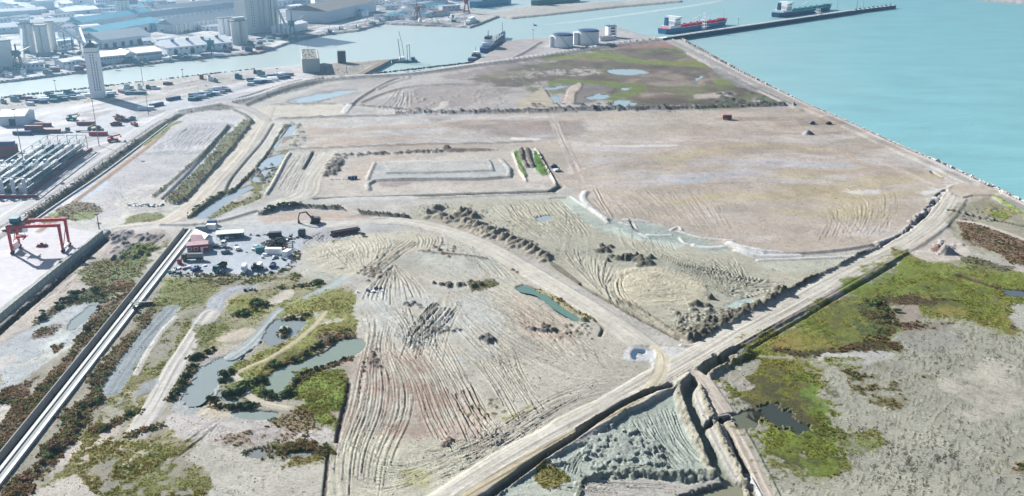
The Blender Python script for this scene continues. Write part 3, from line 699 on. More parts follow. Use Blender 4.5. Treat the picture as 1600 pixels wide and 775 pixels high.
patch([(55, 500), (110, 462), (150, 450), (165, 450), (160, 475), (120, 480), (80, 500), (60, 508)], S(84, 92, 70), warp=3, scrub=1, lump=0.8)
patch([(0, 600), (0, 540), (60, 505), (105, 482), (150, 473), (150, 490), (115, 530), (80, 560), (20, 600), (-120, 700), (-120, 640)], S(196, 202, 206), warp=2, h=-0.15, var=0.08)
patch([(40, 530), (80, 508), (105, 505), (90, 522), (60, 530)], S(150, 138, 132), warp=3, scrub=0.5, a=0.9)
patch([(60, 545), (85, 520), (110, 510), (95, 535), (70, 550)], S(214, 220, 218), warp=2)
patch([(50, 560), (100, 540), (104, 548), (60, 565), (20, 575)], S(222, 222, 214), warp=2)
patch([(80, 540), (98, 537), (95, 548), (82, 550)], S(120, 80, 68), warp=1.5, scrub=0.9)
patch([(-120, 620), (0, 558), (30, 560), (0, 580), (-120, 660)], S(212, 206, 202), warp=2, brk=0.3)
pond([(112, 500), (140, 478), (150, 482), (128, 505), (108, 515)], (178, 192, 190), 'shallow grey pool beside the dark scrub', warp=0.8)
patch([(0, 690), (0, 655), (60, 605), (100, 560), (140, 500), (152, 480), (195, 455), (212, 440), (180, 487), (120, 562), (60, 640), (0, 712), (-100, 830), (-100, 750)], S(128, 106, 80), warp=2.5, scrub=1.0, lump=0.8, var=0.25, noise=N3, rnd=False)
patch([(0, 660), (0, 610), (30, 600), (60, 585), (50, 600), (0, 660), (-80, 700), (-80, 650)], S(124, 92, 74), warp=3, scrub=1, lump=0.6)
patch([(-40, 690), (0, 632), (20, 640), (0, 668), (-30, 720)], S(216, 212, 200), warp=2, brk=0.3)

# ---- right of the channel: track verge, slate road, grass, sandy track
patch([(0, 775), (40, 735), (90, 670), (150, 590), (200, 520), (232, 468), (250, 480), (222, 520), (190, 585), (140, 650), (95, 705), (50, 760), (0, 830), (-100, 950)], S(108, 102, 70), warp=3, scrub=0.9, grass=0.3, lump=0.8, var=0.3, noise=N3, rnd=False)
patch([(240, 440), (330, 432), (350, 455), (330, 490), (290, 530), (255, 600), (215, 680), (140, 740), (60, 775), (90, 720), (150, 650), (190, 590), (250, 500), (255, 470)], S(150, 154, 108), warp=4, grass=0.75, var=0.25, rnd=False)
patch([(230, 470), (260, 445), (335, 445), (300, 475), (260, 500)], S(132, 142, 84), warp=5, grass=0.8, brk=0.3)
patch([(245, 520), (300, 480), (330, 470), (300, 500), (260, 560), (215, 610)], S(160, 156, 140), warp=4, brk=0.35)
road([(172, 610), (192, 578), (218, 540), (245, 508), (268, 482)], 3.6, S(158, 168, 174), lift=-0.15, cls=0)
road([(212, 585), (232, 548), (255, 515), (275, 495)], 1.0, S(226, 222, 216), lift=0.05, cls=0)
road([(315, 500), (335, 482), (345, 462), (390, 445)], 3.4, S(186, 190, 198), lift=0, cls=0)
road([(200, 700), (225, 660), (250, 620), (275, 572), (305, 525), (330, 490)], 3.6, S(212, 208, 202), lift=0.2)
patch([(160, 640), (215, 610), (235, 600), (215, 640), (185, 680), (150, 690)], S(190, 184, 170), warp=4, brk=0.3, a=0.9)
patch([(222, 600), (248, 590), (240, 610), (215, 622)], S(168, 172, 178), warp=2)
patch([(125, 720), (155, 670), (185, 655), (165, 700), (130, 725)], S(212, 200, 190), warp=3)
patch([(75, 735), (105, 700), (125, 695), (100, 730), (80, 745)], S(210, 200, 190), warp=3)
patch([(60, 800), (120, 740), (180, 680), (240, 690), (330, 705), (370, 750), (350, 800), (200, 900), (60, 900)], S(140, 140, 80), warp=12, feather=8, grass=0.8, var=0.25, brk=0.40)
patch([(150, 790), (200, 730), (300, 730), (350, 760), (330, 800)], S(132, 138, 74), warp=12, feather=8, grass=0.8, brk=0.40)
patch([(120, 770), (200, 700), (330, 715), (350, 760), (250, 790)], S(206, 196, 186), warp=6, brk=0.62, a=0.9)
patch([(0, 830), (60, 770), (110, 740), (140, 760), (150, 800), (60, 900)], S(206, 198, 188), warp=4, brk=0.3)
patch([(185, 690), (300, 670), (330, 690), (240, 700)], S(168, 160, 120), warp=4, grass=0.4, brk=0.3)
patch([(290, 720), (330, 690), (420, 690), (500, 700), (520, 760), (515, 800), (350, 900), (340, 760)], S(208, 204, 192), warp=3, var=0.08)
patch([(260, 660), (300, 640), (420, 650), (500, 665), (520, 690), (420, 700), (300, 690)], S(208, 202, 198), warp=4, var=0.12)
patch([(330, 695), (400, 668), (470, 672), (430, 690), (370, 700)], S(156, 136, 118), warp=4, scrub=0.4, brk=0.45)
tracks([(300, 680), (350, 670), (420, 690)], [(330, 700), (400, 710), (470, 740)], 10, w=0.4, amp=0.15, seed=18)
tracks([(330, 650), (280, 690), (230, 730)], [(345, 660), (295, 700), (250, 735)], 7, w=0.4, amp=0.2, seed=19)
patch([(385, 705), (430, 690), (500, 695), (500, 715), (440, 718), (395, 720)], S(120, 118, 78), warp=3, grass=0.5, scrub=0.5, brk=0.3)
patch([(440, 718), (480, 712), (510, 720), (480, 730), (445, 728)], S(150, 140, 90), warp=3, grass=0.5, brk=0.3)
pond([(385, 705), (400, 700), (420, 706), (415, 714), (390, 714)], (168, 170, 168), 'small murky puddle among low shrubs', warp=0.8)
pond([(450, 706), (480, 703), (495, 707), (470, 712), (450, 711)], (175, 178, 176), 'small grey puddle beside the rutted field', warp=0.8)

# ---- lagoon, winding track, island grass
patch([(330, 440), (420, 430), (520, 438), (540, 430), (470, 420), (400, 430)], S(200, 200, 186), warp=3, brk=0.2)
patch([(280, 436), (440, 428), (450, 440), (300, 445)], S(120, 130, 84), warp=2, grass=0.6, scrub=0.5, brk=0.25)
patch([(345, 500), (370, 465), (410, 455), (440, 440), (500, 440), (520, 442), (480, 460), (420, 490), (395, 520), (350, 540), (310, 575), (290, 600), (300, 560), (320, 520)], S(168, 164, 128), warp=4, grass=0.5, scrub=0.2, var=0.2, rnd=False)
patch([(355, 490), (372, 470), (410, 465), (420, 480), (390, 500)], S(138, 148, 80), warp=3, grass=0.8)
patch([(415, 470), (450, 452), (455, 465), (430, 475)], S(214, 206, 192), warp=2)
patch([(335, 530), (370, 515), (400, 515), (395, 525), (360, 535)], S(214, 202, 184), warp=2)
patch([(325, 545), (370, 538), (400, 535), (350, 560), (310, 590), (300, 590)], S(208, 198, 184), warp=2)
patch([(300, 515), (345, 500), (350, 515), (310, 545)], S(128, 134, 80), warp=3, grass=0.6, scrub=0.3)
patch([(270, 640), (280, 600), (310, 570), (360, 550), (400, 535), (375, 560), (350, 590), (340, 612), (325, 640), (310, 650)], S(190, 194, 196), warp=1.5, h=-0.15, var=0.06)
patch([(310, 645), (325, 620), (340, 616), (340, 640), (360, 646), (330, 655)], S(220, 210, 190), warp=1.5)
pond([(284, 632), (290, 606), (312, 578), (340, 560), (366, 550), (396, 532), (404, 534), (382, 552), (362, 574), (350, 590), (336, 608), (314, 630)], (186, 200, 200), 'broad shallow lagoon with grey muddy edges', warp=2.5)
road([(548, 428), (530, 440), (498, 457), (462, 472), (438, 486), (425, 500), (408, 520), (388, 540), (362, 558)], 2.6, S(184, 194, 196), lift=-0.05, cls=1, var=0.05)
patch([(425, 500), (440, 478), (480, 462), (530, 450), (562, 462), (562, 500), (555, 530), (520, 535), (480, 555), (430, 575), (370, 590), (345, 585), (370, 565), (410, 545), (470, 515), (476, 500)], S(150, 158, 88), warp=2, grass=0.8, var=0.2, rnd=False)
patch([(500, 480), (530, 478), (540, 500), (500, 505)], S(200, 196, 178), warp=3, brk=0.5)
patch([(490, 520), (550, 515), (560, 530), (510, 540)], S(128, 110, 92), warp=3, scrub=0.6, brk=0.25)
road([(508, 488), (490, 510), (460, 535), (420, 560), (385, 575), (355, 590)], 1.3, S(196, 186, 150), lift=0.05, cls=1)
patch([(440, 495), (480, 488), (476, 496), (445, 499)], S(222, 208, 190), warp=1)
pond([(408, 528), (428, 502), (445, 500), (478, 500), (472, 510), (450, 528), (425, 538)], (172, 182, 186), 'grey pond with one small bushy islet', warp=1.0)
patch([(432, 524), (438, 512), (448, 510), (455, 513), (446, 522), (440, 527)], S(206, 206, 190), warp=0.8, h=0.5)
patch([(395, 580), (430, 565), (470, 545), (480, 560), (440, 580), (400, 595), (370, 595)], S(128, 140, 76), warp=3, grass=0.7, scrub=0.3)
pond([(416, 588), (440, 572), (470, 562), (512, 548), (530, 530), (560, 528), (573, 538), (560, 552), (520, 568), (480, 582), (462, 600), (450, 614), (428, 616), (412, 604)], (176, 192, 178), 'green tinged pond winding beside the rutted field', warp=1.2)
pond([(338, 617), (345, 610), (362, 618), (372, 624), (368, 628), (350, 624)], (176, 196, 198), 'thin pool behind dark shrubs at the lagoon', warp=0.6)
patch([(345, 610), (362, 595), (385, 600), (380, 618), (362, 620)], S(128, 136, 80), warp=2, grass=0.7, h=0.3)
patch([(385, 590), (410, 588), (412, 612), (395, 618), (385, 605)], S(128, 150, 76), warp=2, grass=0.7)
road([(364, 586), (378, 600), (390, 620), (420, 632), (450, 638)], 1.5, S(208, 200, 182), lift=0.05, cls=1)
pond([(360, 645), (375, 640), (410, 641), (432, 644), (434, 652), (405, 655), (372, 652)], (180, 196, 188), 'pale green pond at the end of the grass', warp=0.8)
patch([(440, 600), (480, 575), (545, 575), (544, 610), (530, 668), (520, 668), (480, 655), (450, 650), (470, 630)], S(132, 156, 66), warp=2, grass=1.0, var=0.2, rnd=False, h=0.1)
patch([(432, 655), (450, 642), (490, 652), (495, 672), (475, 682), (440, 672)], S(150, 136, 106), warp=2, scrub=0.5, grass=0.3)

# ---- the rutted field in the middle
RUT = [(556, 470), (575, 430), (620, 402), (660, 380), (720, 372), (800, 408), (870, 450), (940, 500), (1000, 545), (1020, 575), (990, 600), (920, 640), (830, 695), (760, 740), (700, 775), (640, 860), (480, 900), (512, 780), (520, 690), (545, 600), (566, 540)]
patch(RUT, S(208, 202, 188), warp=1.5, rnd=False, var=0.10, noise=N1)
patch([(480, 385), (540, 372), (640, 360), (690, 372), (640, 400), (560, 430), (520, 430), (480, 412)], S(212, 206, 188), warp=3, var=0.08, noise=N1)
patch([(560, 560), (600, 540), (720, 600), (760, 700), (640, 720), (540, 690)], S(184, 160, 146), a=0.55, warp=8, feather=6, brk=0.4)
patch([(590, 590), (640, 560), (700, 620), (700, 670), (610, 670)], S(158, 130, 118), a=0.45, warp=6, feather=6, brk=0.35)
patch([(560, 460), (720, 440), (800, 520), (720, 560), (600, 520)], S(200, 204, 202), a=0.6, warp=8, feather=5, brk=0.38)
patch([(520, 680), (700, 690), (760, 735), (660, 790), (500, 790)], S(210, 208, 188), a=0.8, warp=6, feather=6, brk=0.3)
patch([(630, 400), (720, 385), (800, 430), (740, 440), (660, 425)], S(198, 200, 190), a=0.7, warp=6, feather=4, brk=0.35)
patch([(800, 460), (860, 480), (900, 530), (820, 520)], S(214, 196, 180), a=0.7, warp=5, brk=0.35)
patch([(620, 735), (680, 735), (670, 765), (630, 765)], S(184, 180, 124), a=0.6, warp=5, brk=0.35)
tracks([(614, 414), (575, 450), (562, 480)], [(614, 412), (650, 440), (668, 470)], 26, w=0.62, amp=0.36, seed=21, trim=0.2)
tracks([(562, 478), (572, 520), (560, 570), (545, 640), (525, 700), (520, 775)], [(640, 480), (615, 540), (640, 600), (640, 650), (610, 720), (600, 790)], 22, w=0.5, amp=0.25, seed=22, trim=0.25)
tracks([(595, 540), (640, 590), (665, 660), (700, 720)], [(690, 520), (730, 590), (760, 640), (770, 690)], 24, w=0.5, amp=0.27, seed=23, trim=0.25)
tracks([(680, 470), (650, 500), (630, 530)], [(715, 480), (690, 510), (640, 552)], 9, w=0.7, amp=0.5, seed=24, trim=0.12)
tracks([(600, 480), (660, 495), (705, 492)], [(610, 520), (640, 540), (680, 560)], 12, w=0.6, amp=0.36, seed=25)
tracks([(660, 430), (740, 470), (830, 520), (900, 560)], [(720, 405), (790, 440), (860, 490), (960, 570)], 22, w=0.5, amp=0.26, seed=26, trim=0.4)
tracks([(700, 500), (760, 560), (830, 600)], [(740, 470), (830, 530), (960, 580)], 16, w=0.5, amp=0.26, seed=27, trim=0.4)
tracks([(710, 540), (760, 590), (800, 660)], [(800, 540), (820, 590), (860, 640)], 12, w=0.5, amp=0.28, seed=28, trim=0.35)
tracks([(690, 760), (800, 690), (900, 630), (990, 590)], [(650, 740), (760, 680), (860, 620), (970, 580)], 14, w=0.5, amp=0.2, seed=29, trim=0.5)
tracks([(600, 480), (630, 520), (620, 560)], [(720, 470), (700, 520), (690, 570)], 18, w=0.5, amp=0.28, seed=45, trim=0.4)
tracks([(720, 460), (800, 500), (880, 570)], [(830, 470), (900, 520), (960, 560)], 20, w=0.5, amp=0.26, seed=46, trim=0.4)
tracks([(640, 700), (720, 690), (860, 620)], [(690, 760), (780, 720), (900, 640)], 14, w=0.5, amp=0.22, seed=47, trim=0.4)
tracks([(480, 372), (520, 400), (545, 425)], [(600, 362), (610, 385), (590, 410)], 18, w=0.5, amp=0.2, seed=48, trim=0.4)
tracks([(545, 690), (620, 720), (700, 700)], [(540, 760), (600, 770), (690, 740)], 14, w=0.45, amp=0.18, seed=30, trim=0.4)
tracks([(560, 430), (600, 395), (630, 370)], [(585, 430), (625, 398), (655, 378)], 9, w=0.6, amp=0.42, seed=34, trim=0.1)
tracks([(480, 395), (520, 390), (560, 380)], [(500, 425), (545, 410), (600, 380)], 12, w=0.5, amp=0.25, seed=35, trim=0.4)
tracks([(640, 362), (655, 375), (650, 392)], [(670, 360), (690, 372), (680, 395)], 7, w=0.5, amp=0.3, seed=36)
tracks([(700, 610), (720, 650), (745, 690)], [(735, 600), (755, 640), (790, 680)], 6, w=0.8, amp=0.5, seed=37, trim=0.15)
tracks([(700, 380), (735, 410), (760, 440)], [(745, 385), (790, 420), (820, 450)], 14, w=0.4, amp=0.22, seed=38)
ridge([(545, 600), (540, 630), (530, 668), (526, 690)], 1.2, -0.9, S(110, 96, 92), rough=0.7)
ridge([(513, 705), (510, 740), (505, 790)], 0.8, -0.7, S(120, 110, 98), rough=0.6)
ridge([(655, 392), (680, 395), (720, 398), (760, 404)], 1.2, 0.5, S(140, 132, 122), rough=0.9)
for (x0, y0, dx, dy, n, c, r0, r1, h0, h1) in (
    (700, 445, 26, 5, 14, (118, 108, 92), 0.8, 1.8, 0.6, 1.4), (745, 445, 22, 4, 12, (104, 100, 74), 0.9, 2.0, 0.8, 1.8), (762, 529, 11, 6, 10, (112, 110, 112), 0.9, 2.0, 0.8, 1.7),
    (850, 515, 26, 7, 16, (130, 124, 118), 0.7, 1.7, 0.5, 1.4), (690, 392, 18, 7, 14, (150, 132, 116), 0.7, 1.6, 0.5, 1.2), (575, 425, 30, 10, 34, (140, 122, 110), 0.6, 1.3, 0.4, 0.9),
    (580, 560, 14, 16, 26, (136, 120, 112), 0.5, 1.1, 0.4, 0.9), (700, 690, 10, 8, 14, (150, 136, 122), 0.5, 1.0, 0.4, 0.9), (810, 420, 14, 5, 12, (130, 124, 112), 0.6, 1.3, 0.4, 1.0),
    (640, 475, 14, 5, 10, (128, 130, 130), 0.6, 1.2, 0.5, 1.0), (695, 515, 24, 6, 16, (132, 134, 134), 0.6, 1.1, 0.4, 0.8), (760, 640, 30, 20, 16, (170, 160, 130), 0.5, 1.0, 0.3, 0.6)):
    for i in range(n):
        mound(x0 + rng.normal() * dx * 0.5, y0 + rng.normal() * dy * 0.5, rng.uniform(r0, r1), rng.uniform(h0, h1), S(*c))
patch([(750, 640), (775, 625), (800, 640), (830, 632), (830, 640), (790, 658)], S(176, 172, 112), warp=3, brk=0.45, grass=0.4)
patch([(735, 440), (765, 435), (775, 445), (740, 455)], S(112, 112, 70), warp=2, brk=0.3, scrub=0.6)
pond([(806, 448), (822, 446), (850, 455), (862, 464), (880, 480), (902, 494), (912, 502), (892, 498), (866, 482), (842, 464), (815, 457)], (134, 172, 160), 'dark green pond slanting beside the haul road', warp=0.6, depth=1.1)
ridge([(838, 452), (870, 468), (900, 488), (928, 500)], 1.6, 0.6, S(176, 164, 112), scrub=0.5, rough=0.6)
ridge([(930, 500), (942, 512), (938, 525)], 1.0, -0.8, S(140, 136, 120))
mound(912, 500, 1.6, 1.5, S(150, 150, 110))
for i in range(24): mound(rng.uniform(870, 925), rng.uniform(505, 530), rng.uniform(0.5, 1.2), rng.uniform(0.3, 0.8), S(176, 168, 150))

# ---- the field between the two haul roads
MID = [(640, 325), (760, 312), (880, 310), (915, 318), (950, 345), (1000, 350), (1080, 365), (1130, 385), (1170, 400), (1330, 405), (1300, 425), (1220, 470), (1150, 510), (1090, 535), (1060, 530), (1000, 500), (930, 462), (860, 420), (790, 380), (700, 350), (640, 345)]
patch(MID, S(196, 192, 174), warp=1.5, rnd=False, var=0.10, noise=N1)
patch([(865, 308), (905, 310), (945, 345), (1010, 360), (1080, 378), (1050, 385), (950, 365), (900, 335)], S(206, 216, 206), a=0.85, warp=3)
patch([(950, 345), (1000, 350), (1060, 362), (1110, 382), (1140, 392), (1100, 392), (1060, 378), (1000, 372)], S(176, 190, 184), a=0.9, warp=2, h=-0.2)
patch([(1170, 405), (1260, 402), (1340, 404), (1290, 424), (1210, 422)], S(206, 206, 190), warp=2)
patch([(950, 450), (970, 425), (1020, 415), (1080, 430), (1105, 455), (1080, 475), (1010, 475), (965, 465)], S(216, 208, 184), warp=3, feather=5, h=0.3, var=0.08)
tracks([(958, 448), (975, 425), (1025, 418), (1085, 436), (1098, 456)], [(1000, 450), (1008, 442), (1030, 440), (1050, 446), (1052, 452)], 20, w=0.4, amp=0.13, seed=91, trim=0.5)
tracks([(958, 448), (970, 466), (1015, 473), (1075, 472), (1098, 456)], [(1000, 450), (1006, 456), (1025, 458), (1046, 456), (1052, 452)], 20, w=0.4, amp=0.13, seed=92, trim=0.5)
patch([(900, 395), (960, 400), (1100, 410), (1190, 430), (1180, 460), (1130, 500), (1060, 520), (1100, 470), (1090, 440), (1000, 410)], S(184, 184, 168), a=0.7, warp=5, brk=0.3)
tracks([(760, 318), (790, 345), (840, 372)], [(872, 312), (905, 345), (925, 370)], 26, w=0.5, amp=0.32, seed=51, trim=0.2)
tracks([(790, 320), (805, 345), (845, 368)], [(850, 316), (872, 340), (905, 360)], 12, w=0.5, amp=0.34, seed=52, trim=0.15)
tracks([(960, 425), (945, 450), (960, 480), (1000, 505)], [(995, 418), (970, 440), (985, 470), (1030, 500)], 10, w=0.5, amp=0.35, seed=53, trim=0.15)
tracks([(870, 380), (890, 410), (940, 460)], [(960, 410), (945, 440), (955, 465)], 16, w=0.5, amp=0.28, seed=54, trim=0.3)
tracks([(1020, 395), (1090, 415), (1180, 435), (1230, 440)], [(1060, 440), (1110, 452), (1150, 465), (1210, 455)], 20, w=0.6, amp=0.42, seed=55, trim=0.25)
tracks([(1060, 400), (1100, 420), (1120, 450)], [(1150, 405), (1160, 425), (1170, 450)], 14, w=0.5, amp=0.35, seed=56, trim=0.3)
tracks([(1040, 480), (1090, 490), (1150, 475)], [(1040, 515), (1090, 520), (1130, 505)], 10, w=0.6, amp=0.45, seed=57, trim=0.2)
tracks([(960, 360), (980, 385), (1010, 405)], [(1050, 378), (1060, 392), (1080, 408)], 12, w=0.4, amp=0.2, seed=58, trim=0.3)
tracks([(985, 440), (1020, 430), (1060, 440)], [(985, 468), (1030, 470), (1080, 462)], 8, w=0.4, amp=0.14, seed=59, trim=0.3)
tracks([(640, 320), (680, 318), (730, 330)], [(640, 338), (690, 335), (740, 345)], 10, w=0.5, amp=0.2, seed=60, trim=0.4)
DARK = S(112, 108, 100)
for (x, y, r, h) in ((682, 326, 3.0, 2.4), (668, 332, 2.4, 1.8), (690, 338, 2.6, 2.0), (702, 342, 2.4, 1.8), (714, 336, 2.4, 2.0), (722, 330, 2.6, 2.4), (732, 334, 2.4, 2.2), (741, 339, 2.6, 2.2),
                     (728, 345, 2.4, 1.7), (738, 349, 2.4, 1.8), (748, 352, 2.6, 2.2), (754, 358, 2.6, 2.0), (764, 360, 2.8, 2.2), (774, 364, 2.6, 2.0), (782, 362, 2.4, 2.0), (788, 370, 2.6, 2.2),
                     (800, 375, 2.4, 2.2), (808, 378, 2.2, 1.8), (818, 382, 2.4, 2.0), (828, 386, 2.2, 1.9), (836, 391, 2.2, 1.8), (846, 396, 2.0, 1.7), (856, 402, 1.9, 1.6)):
    mound(x, y, r * rng.uniform(0.9, 1.1), h, S(160, 152, 136), el=1.7, ang=R(rng.uniform(35, 60)), rough=1.15)
    mound(x + rng.uniform(-8, 3), y + rng.uniform(2, 9), r * 0.6, h * 0.55, S(168, 160, 142), el=2.4, ang=R(rng.uniform(35, 60)), rough=0.5)
patch([(655, 345), (690, 340), (760, 365), (850, 405), (830, 405), (740, 375), (690, 355)], S(190, 178, 162), a=0.6, warp=3, brk=0.3)
for i in range(34):
    t = rng.uniform(0, 1); mound(938 + t * 78 + rng.normal() * 4, 388 + t * 26 + 10 * math.sin(t * 5) * 0.3 + rng.normal() * 4, rng.uniform(1.1, 2.4), rng.uniform(0.9, 2.1), S(124, 120, 106), rough=0.7)
for i in range(12): mound(rng.uniform(985, 1018), rng.uniform(405, 416), rng.uniform(1.2, 2.2), rng.uniform(0.9, 1.8), S(124, 122, 106), rough=0.7)
mound(1110, 466, 1.6, 2.0, S(130, 126, 112)); mound(1088, 476, 2.2, 1.8, S(140, 136, 122), el=1.5); mound(1105, 478, 1.8, 1.4, S(150, 146, 130))
for i in range(44): mound(rng.uniform(1050, 1150), rng.uniform(482, 516), rng.uniform(0.7, 1.7), rng.uniform(0.4, 1.1), S(160, 156, 140))
patch([(1130, 478), (1160, 466), (1175, 470), (1150, 482)], S(190, 206, 200), warp=1.5, h=-0.2)
pond([(835, 340), (856, 336), (862, 341), (842, 346)], (200, 212, 214), 'small puddle in the rutted ground below the lower ditch', warp=0.6)
ridge([(860, 310), (885, 309)], 0.9, -0.9, S(120, 116, 116), n=1)
# geotextile steps along the fill edge
for (a, b, c, d) in (((893, 308), (925, 330), (950, 348), 1.5), ((968, 348), (985, 352), (986, 352), 1.3), ((990, 350), (1000, 365), (1012, 371), 0.9), ((1012, 367), (1030, 368), (1048, 367), 1.7), ((1048, 360), (1060, 355), (1065, 360), 1.2),
                     ((1062, 372), (1070, 380), (1085, 383), 1.2), ((1085, 384), (1105, 387), (1130, 386), 2.4), ((1062, 362), (1095, 372), (1145, 376), 1.2), ((1150, 392), (1185, 400), (1250, 400), 2.2), ((1185, 407), (1270, 404), (1340, 401), 1.5),
                     ((975, 343), (1000, 345), (1015, 347), 1.3), ((1140, 382), (1165, 392), (1190, 396), 3.0)):
    ridge([a, b, c], d, 0.55, S(236, 234, 230), var=0.04, rough=0.15, n=3)
ridge([(985, 345), (990, 355), (1000, 364)], 0.8, -0.8, S(110, 112, 116))
patch([(1150, 383), (1195, 390), (1240, 398), (1190, 402), (1160, 398)], S(232, 232, 232), warp=1.5, var=0.1)
# dark berms along the right-hand haul road
for i in range(130):
    t = rng.uniform(0, 1); x = 1075 + t * 150; y = 526 - t * 66
    mound(x + rng.normal() * 5, y + rng.normal() * 4.5, rng.uniform(1.3, 2.6), rng.uniform(1.1, 2.3), S(118, 114, 100), rough=0.7)
ridge([(1082, 532), (1130, 516), (1180, 490), (1228, 462)], 3.6, 1.2, S(118, 114, 100), rough=0.9)
ridge([(1228, 460), (1262, 440), (1300, 424), (1345, 400), (1375, 388)], 1.9, 1.8, S(112, 106, 96), rough=0.8)
ridge([(860, 408), (880, 425), (925, 455), (960, 475), (1000, 498), (1060, 530)], 1.3, -1.0, S(140, 132, 116), rough=0.8, scrub=0.3)
ridge([(850, 400), (870, 416), (905, 442)], 1.2, 0.9, S(130, 124, 108), rough=0.9)
ridge([(965, 470), (1000, 485), (1060, 525), (1075, 532)], 1.2, 1.1, S(166, 156, 138), rough=0.7)
ridge([(1065, 540), (1080, 541), (1100, 534)], 1.1, 0.6, S(226, 216, 200), rough=0.3)
patch([(1380, 383), (1400, 372), (1440, 350), (1468, 318), (1482, 300), (1470, 300), (1440, 330), (1420, 355), (1395, 368)], S(210, 208, 206), warp=2, var=0.25, noise=N3)
ridge([(1352, 394), (1378, 384), (1405, 371)], 1.4, -1.2, S(88, 88, 96), rough=0.4)
ridge([(1372, 380), (1395, 372), (1412, 366)], 2.0, 0.8, S(200, 198, 196), rough=0.9)
ridge([(1405, 372), (1430, 352), (1448, 332), (1462, 314), (1474, 300), (1492, 292)], 2.0, -2.4, S(98, 98, 108), rough=0.5)
ridge([(1420, 366), (1440, 352), (1452, 338), (1465, 318)], 1.2, 1.2, S(200, 196, 192), rough=0.8)
for i in range(40):
    t = rng.uniform(0, 1); mound(1405 + t * 72 + rng.normal() * 3, 370 - t * 72 + rng.normal() * 4, rng.uniform(0.7, 1.6), rng.uniform(0.5, 1.3), S(196, 194, 194), rough=0.7)
ridge([(1455, 268), (1468, 276), (1475, 278)], 1.3, -1.6, S(110, 104, 104))
patch([(1440, 300), (1470, 288), (1485, 292), (1465, 300), (1450, 312)], S(230, 226, 222), warp=2, brk=0.35)

# ---- main haul roads
road([(590, 345), (640, 348), (700, 362), (760, 386), (815, 416), (870, 450), (920, 480), (970, 513), (1010, 542), (1050, 565)], 5.0, S(218, 212, 200), lift=0.5, seed=1)
road([(600, 345), (560, 348), (520, 352)], 4.0, S(214, 210, 202), lift=0.2)
patch([(1005, 545), (1040, 545), (1100, 545), (1140, 525), (1150, 535), (1090, 575), (1040, 592), (1010, 600), (1025, 575)], S(216, 216, 214), warp=1.2, h=0.45, rnd=False)
for a_, b_ in (((1120, 538), (1300, 438)),): pass
road([(560, 900), (640, 830), (715, 776), (780, 733), (850, 692), (910, 660), (960, 634), (1000, 612), (1045, 585), (1100, 553), (1150, 524), (1220, 486), (1290, 446), (1340, 420), (1400, 390), (1440, 365), (1470, 340), (1490, 312), (1500, 295), (1520, 292), (1560, 300)], 6.2, S(220, 214, 202), lift=0.6, seed=2, var=0.12)
road([(1010, 615), (1030, 590), (1035, 560), (1020, 545)], 2.4, S(222, 212, 188), lift=0.5, cls=1)
road([(610, 860), (700, 795), (800, 735), (900, 677), (960, 645), (1000, 622)], 1.8, S(200, 188, 160), lift=0.55, cls=1)
tracks([(700, 790), (850, 696), (1000, 616), (1100, 558), (1300, 446)], [(740, 790), (870, 706), (1010, 624), (1115, 566), (1315, 452)], 9, w=0.35, amp=0.14, seed=61, trim=0.4, k=30)
road([(1470, 290), (1440, 280), (1400, 262), (1380, 255)], 3.0, S(212, 198, 184), lift=0.1)
patch([(1480, 300), (1500, 285), (1560, 300), (1540, 312), (1500, 312)], S(206, 192, 176), warp=2, h=0.3)
ridge([(900, 672), (960, 638), (1010, 612), (1045, 604)], 1.0, 0.6, S(176, 166, 146), rough=0.6)
ridge([(740, 790), (800, 748), (850, 713), (900, 682), (960, 640), (1010, 616), (1048, 603)], 1.6, -1.7, S(118, 116, 102), rough=0.4)
ridge([(1120, 562), (1160, 540), (1220, 506), (1300, 462), (1360, 428), (1415, 396)], 1.7, 0.5, S(176, 164, 156), rough=0.3)
ridge([(1130, 572), (1160, 552), (1230, 512), (1300, 470), (1360, 436), (1400, 412)], 1.0, -1.2, S(120, 112, 96), rough=0.5)
ridge([(1145, 548), (1220, 505), (1300, 460), (1370, 420), (1420, 392)], 0.6, -0.4, S(150, 140, 132), rough=0.4)

# ---- small crater pool by the junction
patch([(972, 552), (985, 543), (1015, 545), (1022, 560), (1000, 566), (978, 562)], S(226, 228, 232), warp=0.8, h=0.1)
pond([(985, 552), (990, 546), (1000, 546), (1008, 549), (1004, 554), (996, 552), (993, 560), (988, 560)], (96, 130, 160), 'small dark blue pool in a sandy crater by the road junction', warp=0.6, depth=0.4, lev=-0.15)

# ---- mud triangle in the lower middle
TRI = [(1045, 612), (1060, 604), (1070, 640), (1085, 690), (1120, 725), (1130, 745), (1080, 755), (1000, 745), (920, 750), (905, 775), (880, 830), (760, 830), (770, 775), (850, 725), (920, 682), (980, 645)]
patch(TRI, S(186, 196, 186), warp=1.2, rnd=False, var=0.08, noise=N1, h=-0.9)
patch([(760, 800), (800, 770), (840, 750), (900, 760), (900, 840), (760, 840)], S(198, 202, 190), warp=1.5, h=-0.8)
patch([(838, 728), (860, 722), (890, 740), (880, 755), (850, 760), (835, 745)], S(154, 142, 90), warp=2, grass=0.6, scrub=0.3)
tracks([(985, 652), (1010, 690), (1045, 725)], [(1050, 630), (1070, 680), (1105, 722)], 10, w=0.5, amp=0.26, seed=71, trim=0.12)
tracks([(960, 665), (990, 690), (1030, 740)], [(1000, 650), (1030, 690), (1070, 730)], 6, w=0.5, amp=0.26, seed=72, trim=0.2)
tracks([(900, 705), (885, 720), (880, 735)], [(925, 690), (905, 715), (895, 740)], 6, w=0.5, amp=0.3, seed=73, trim=0.2)
tracks([(850, 760), (880, 760), (960, 775)], [(900, 750), (960, 755), (1060, 760)], 12, w=0.4, amp=0.2, seed=74, trim=0.3)
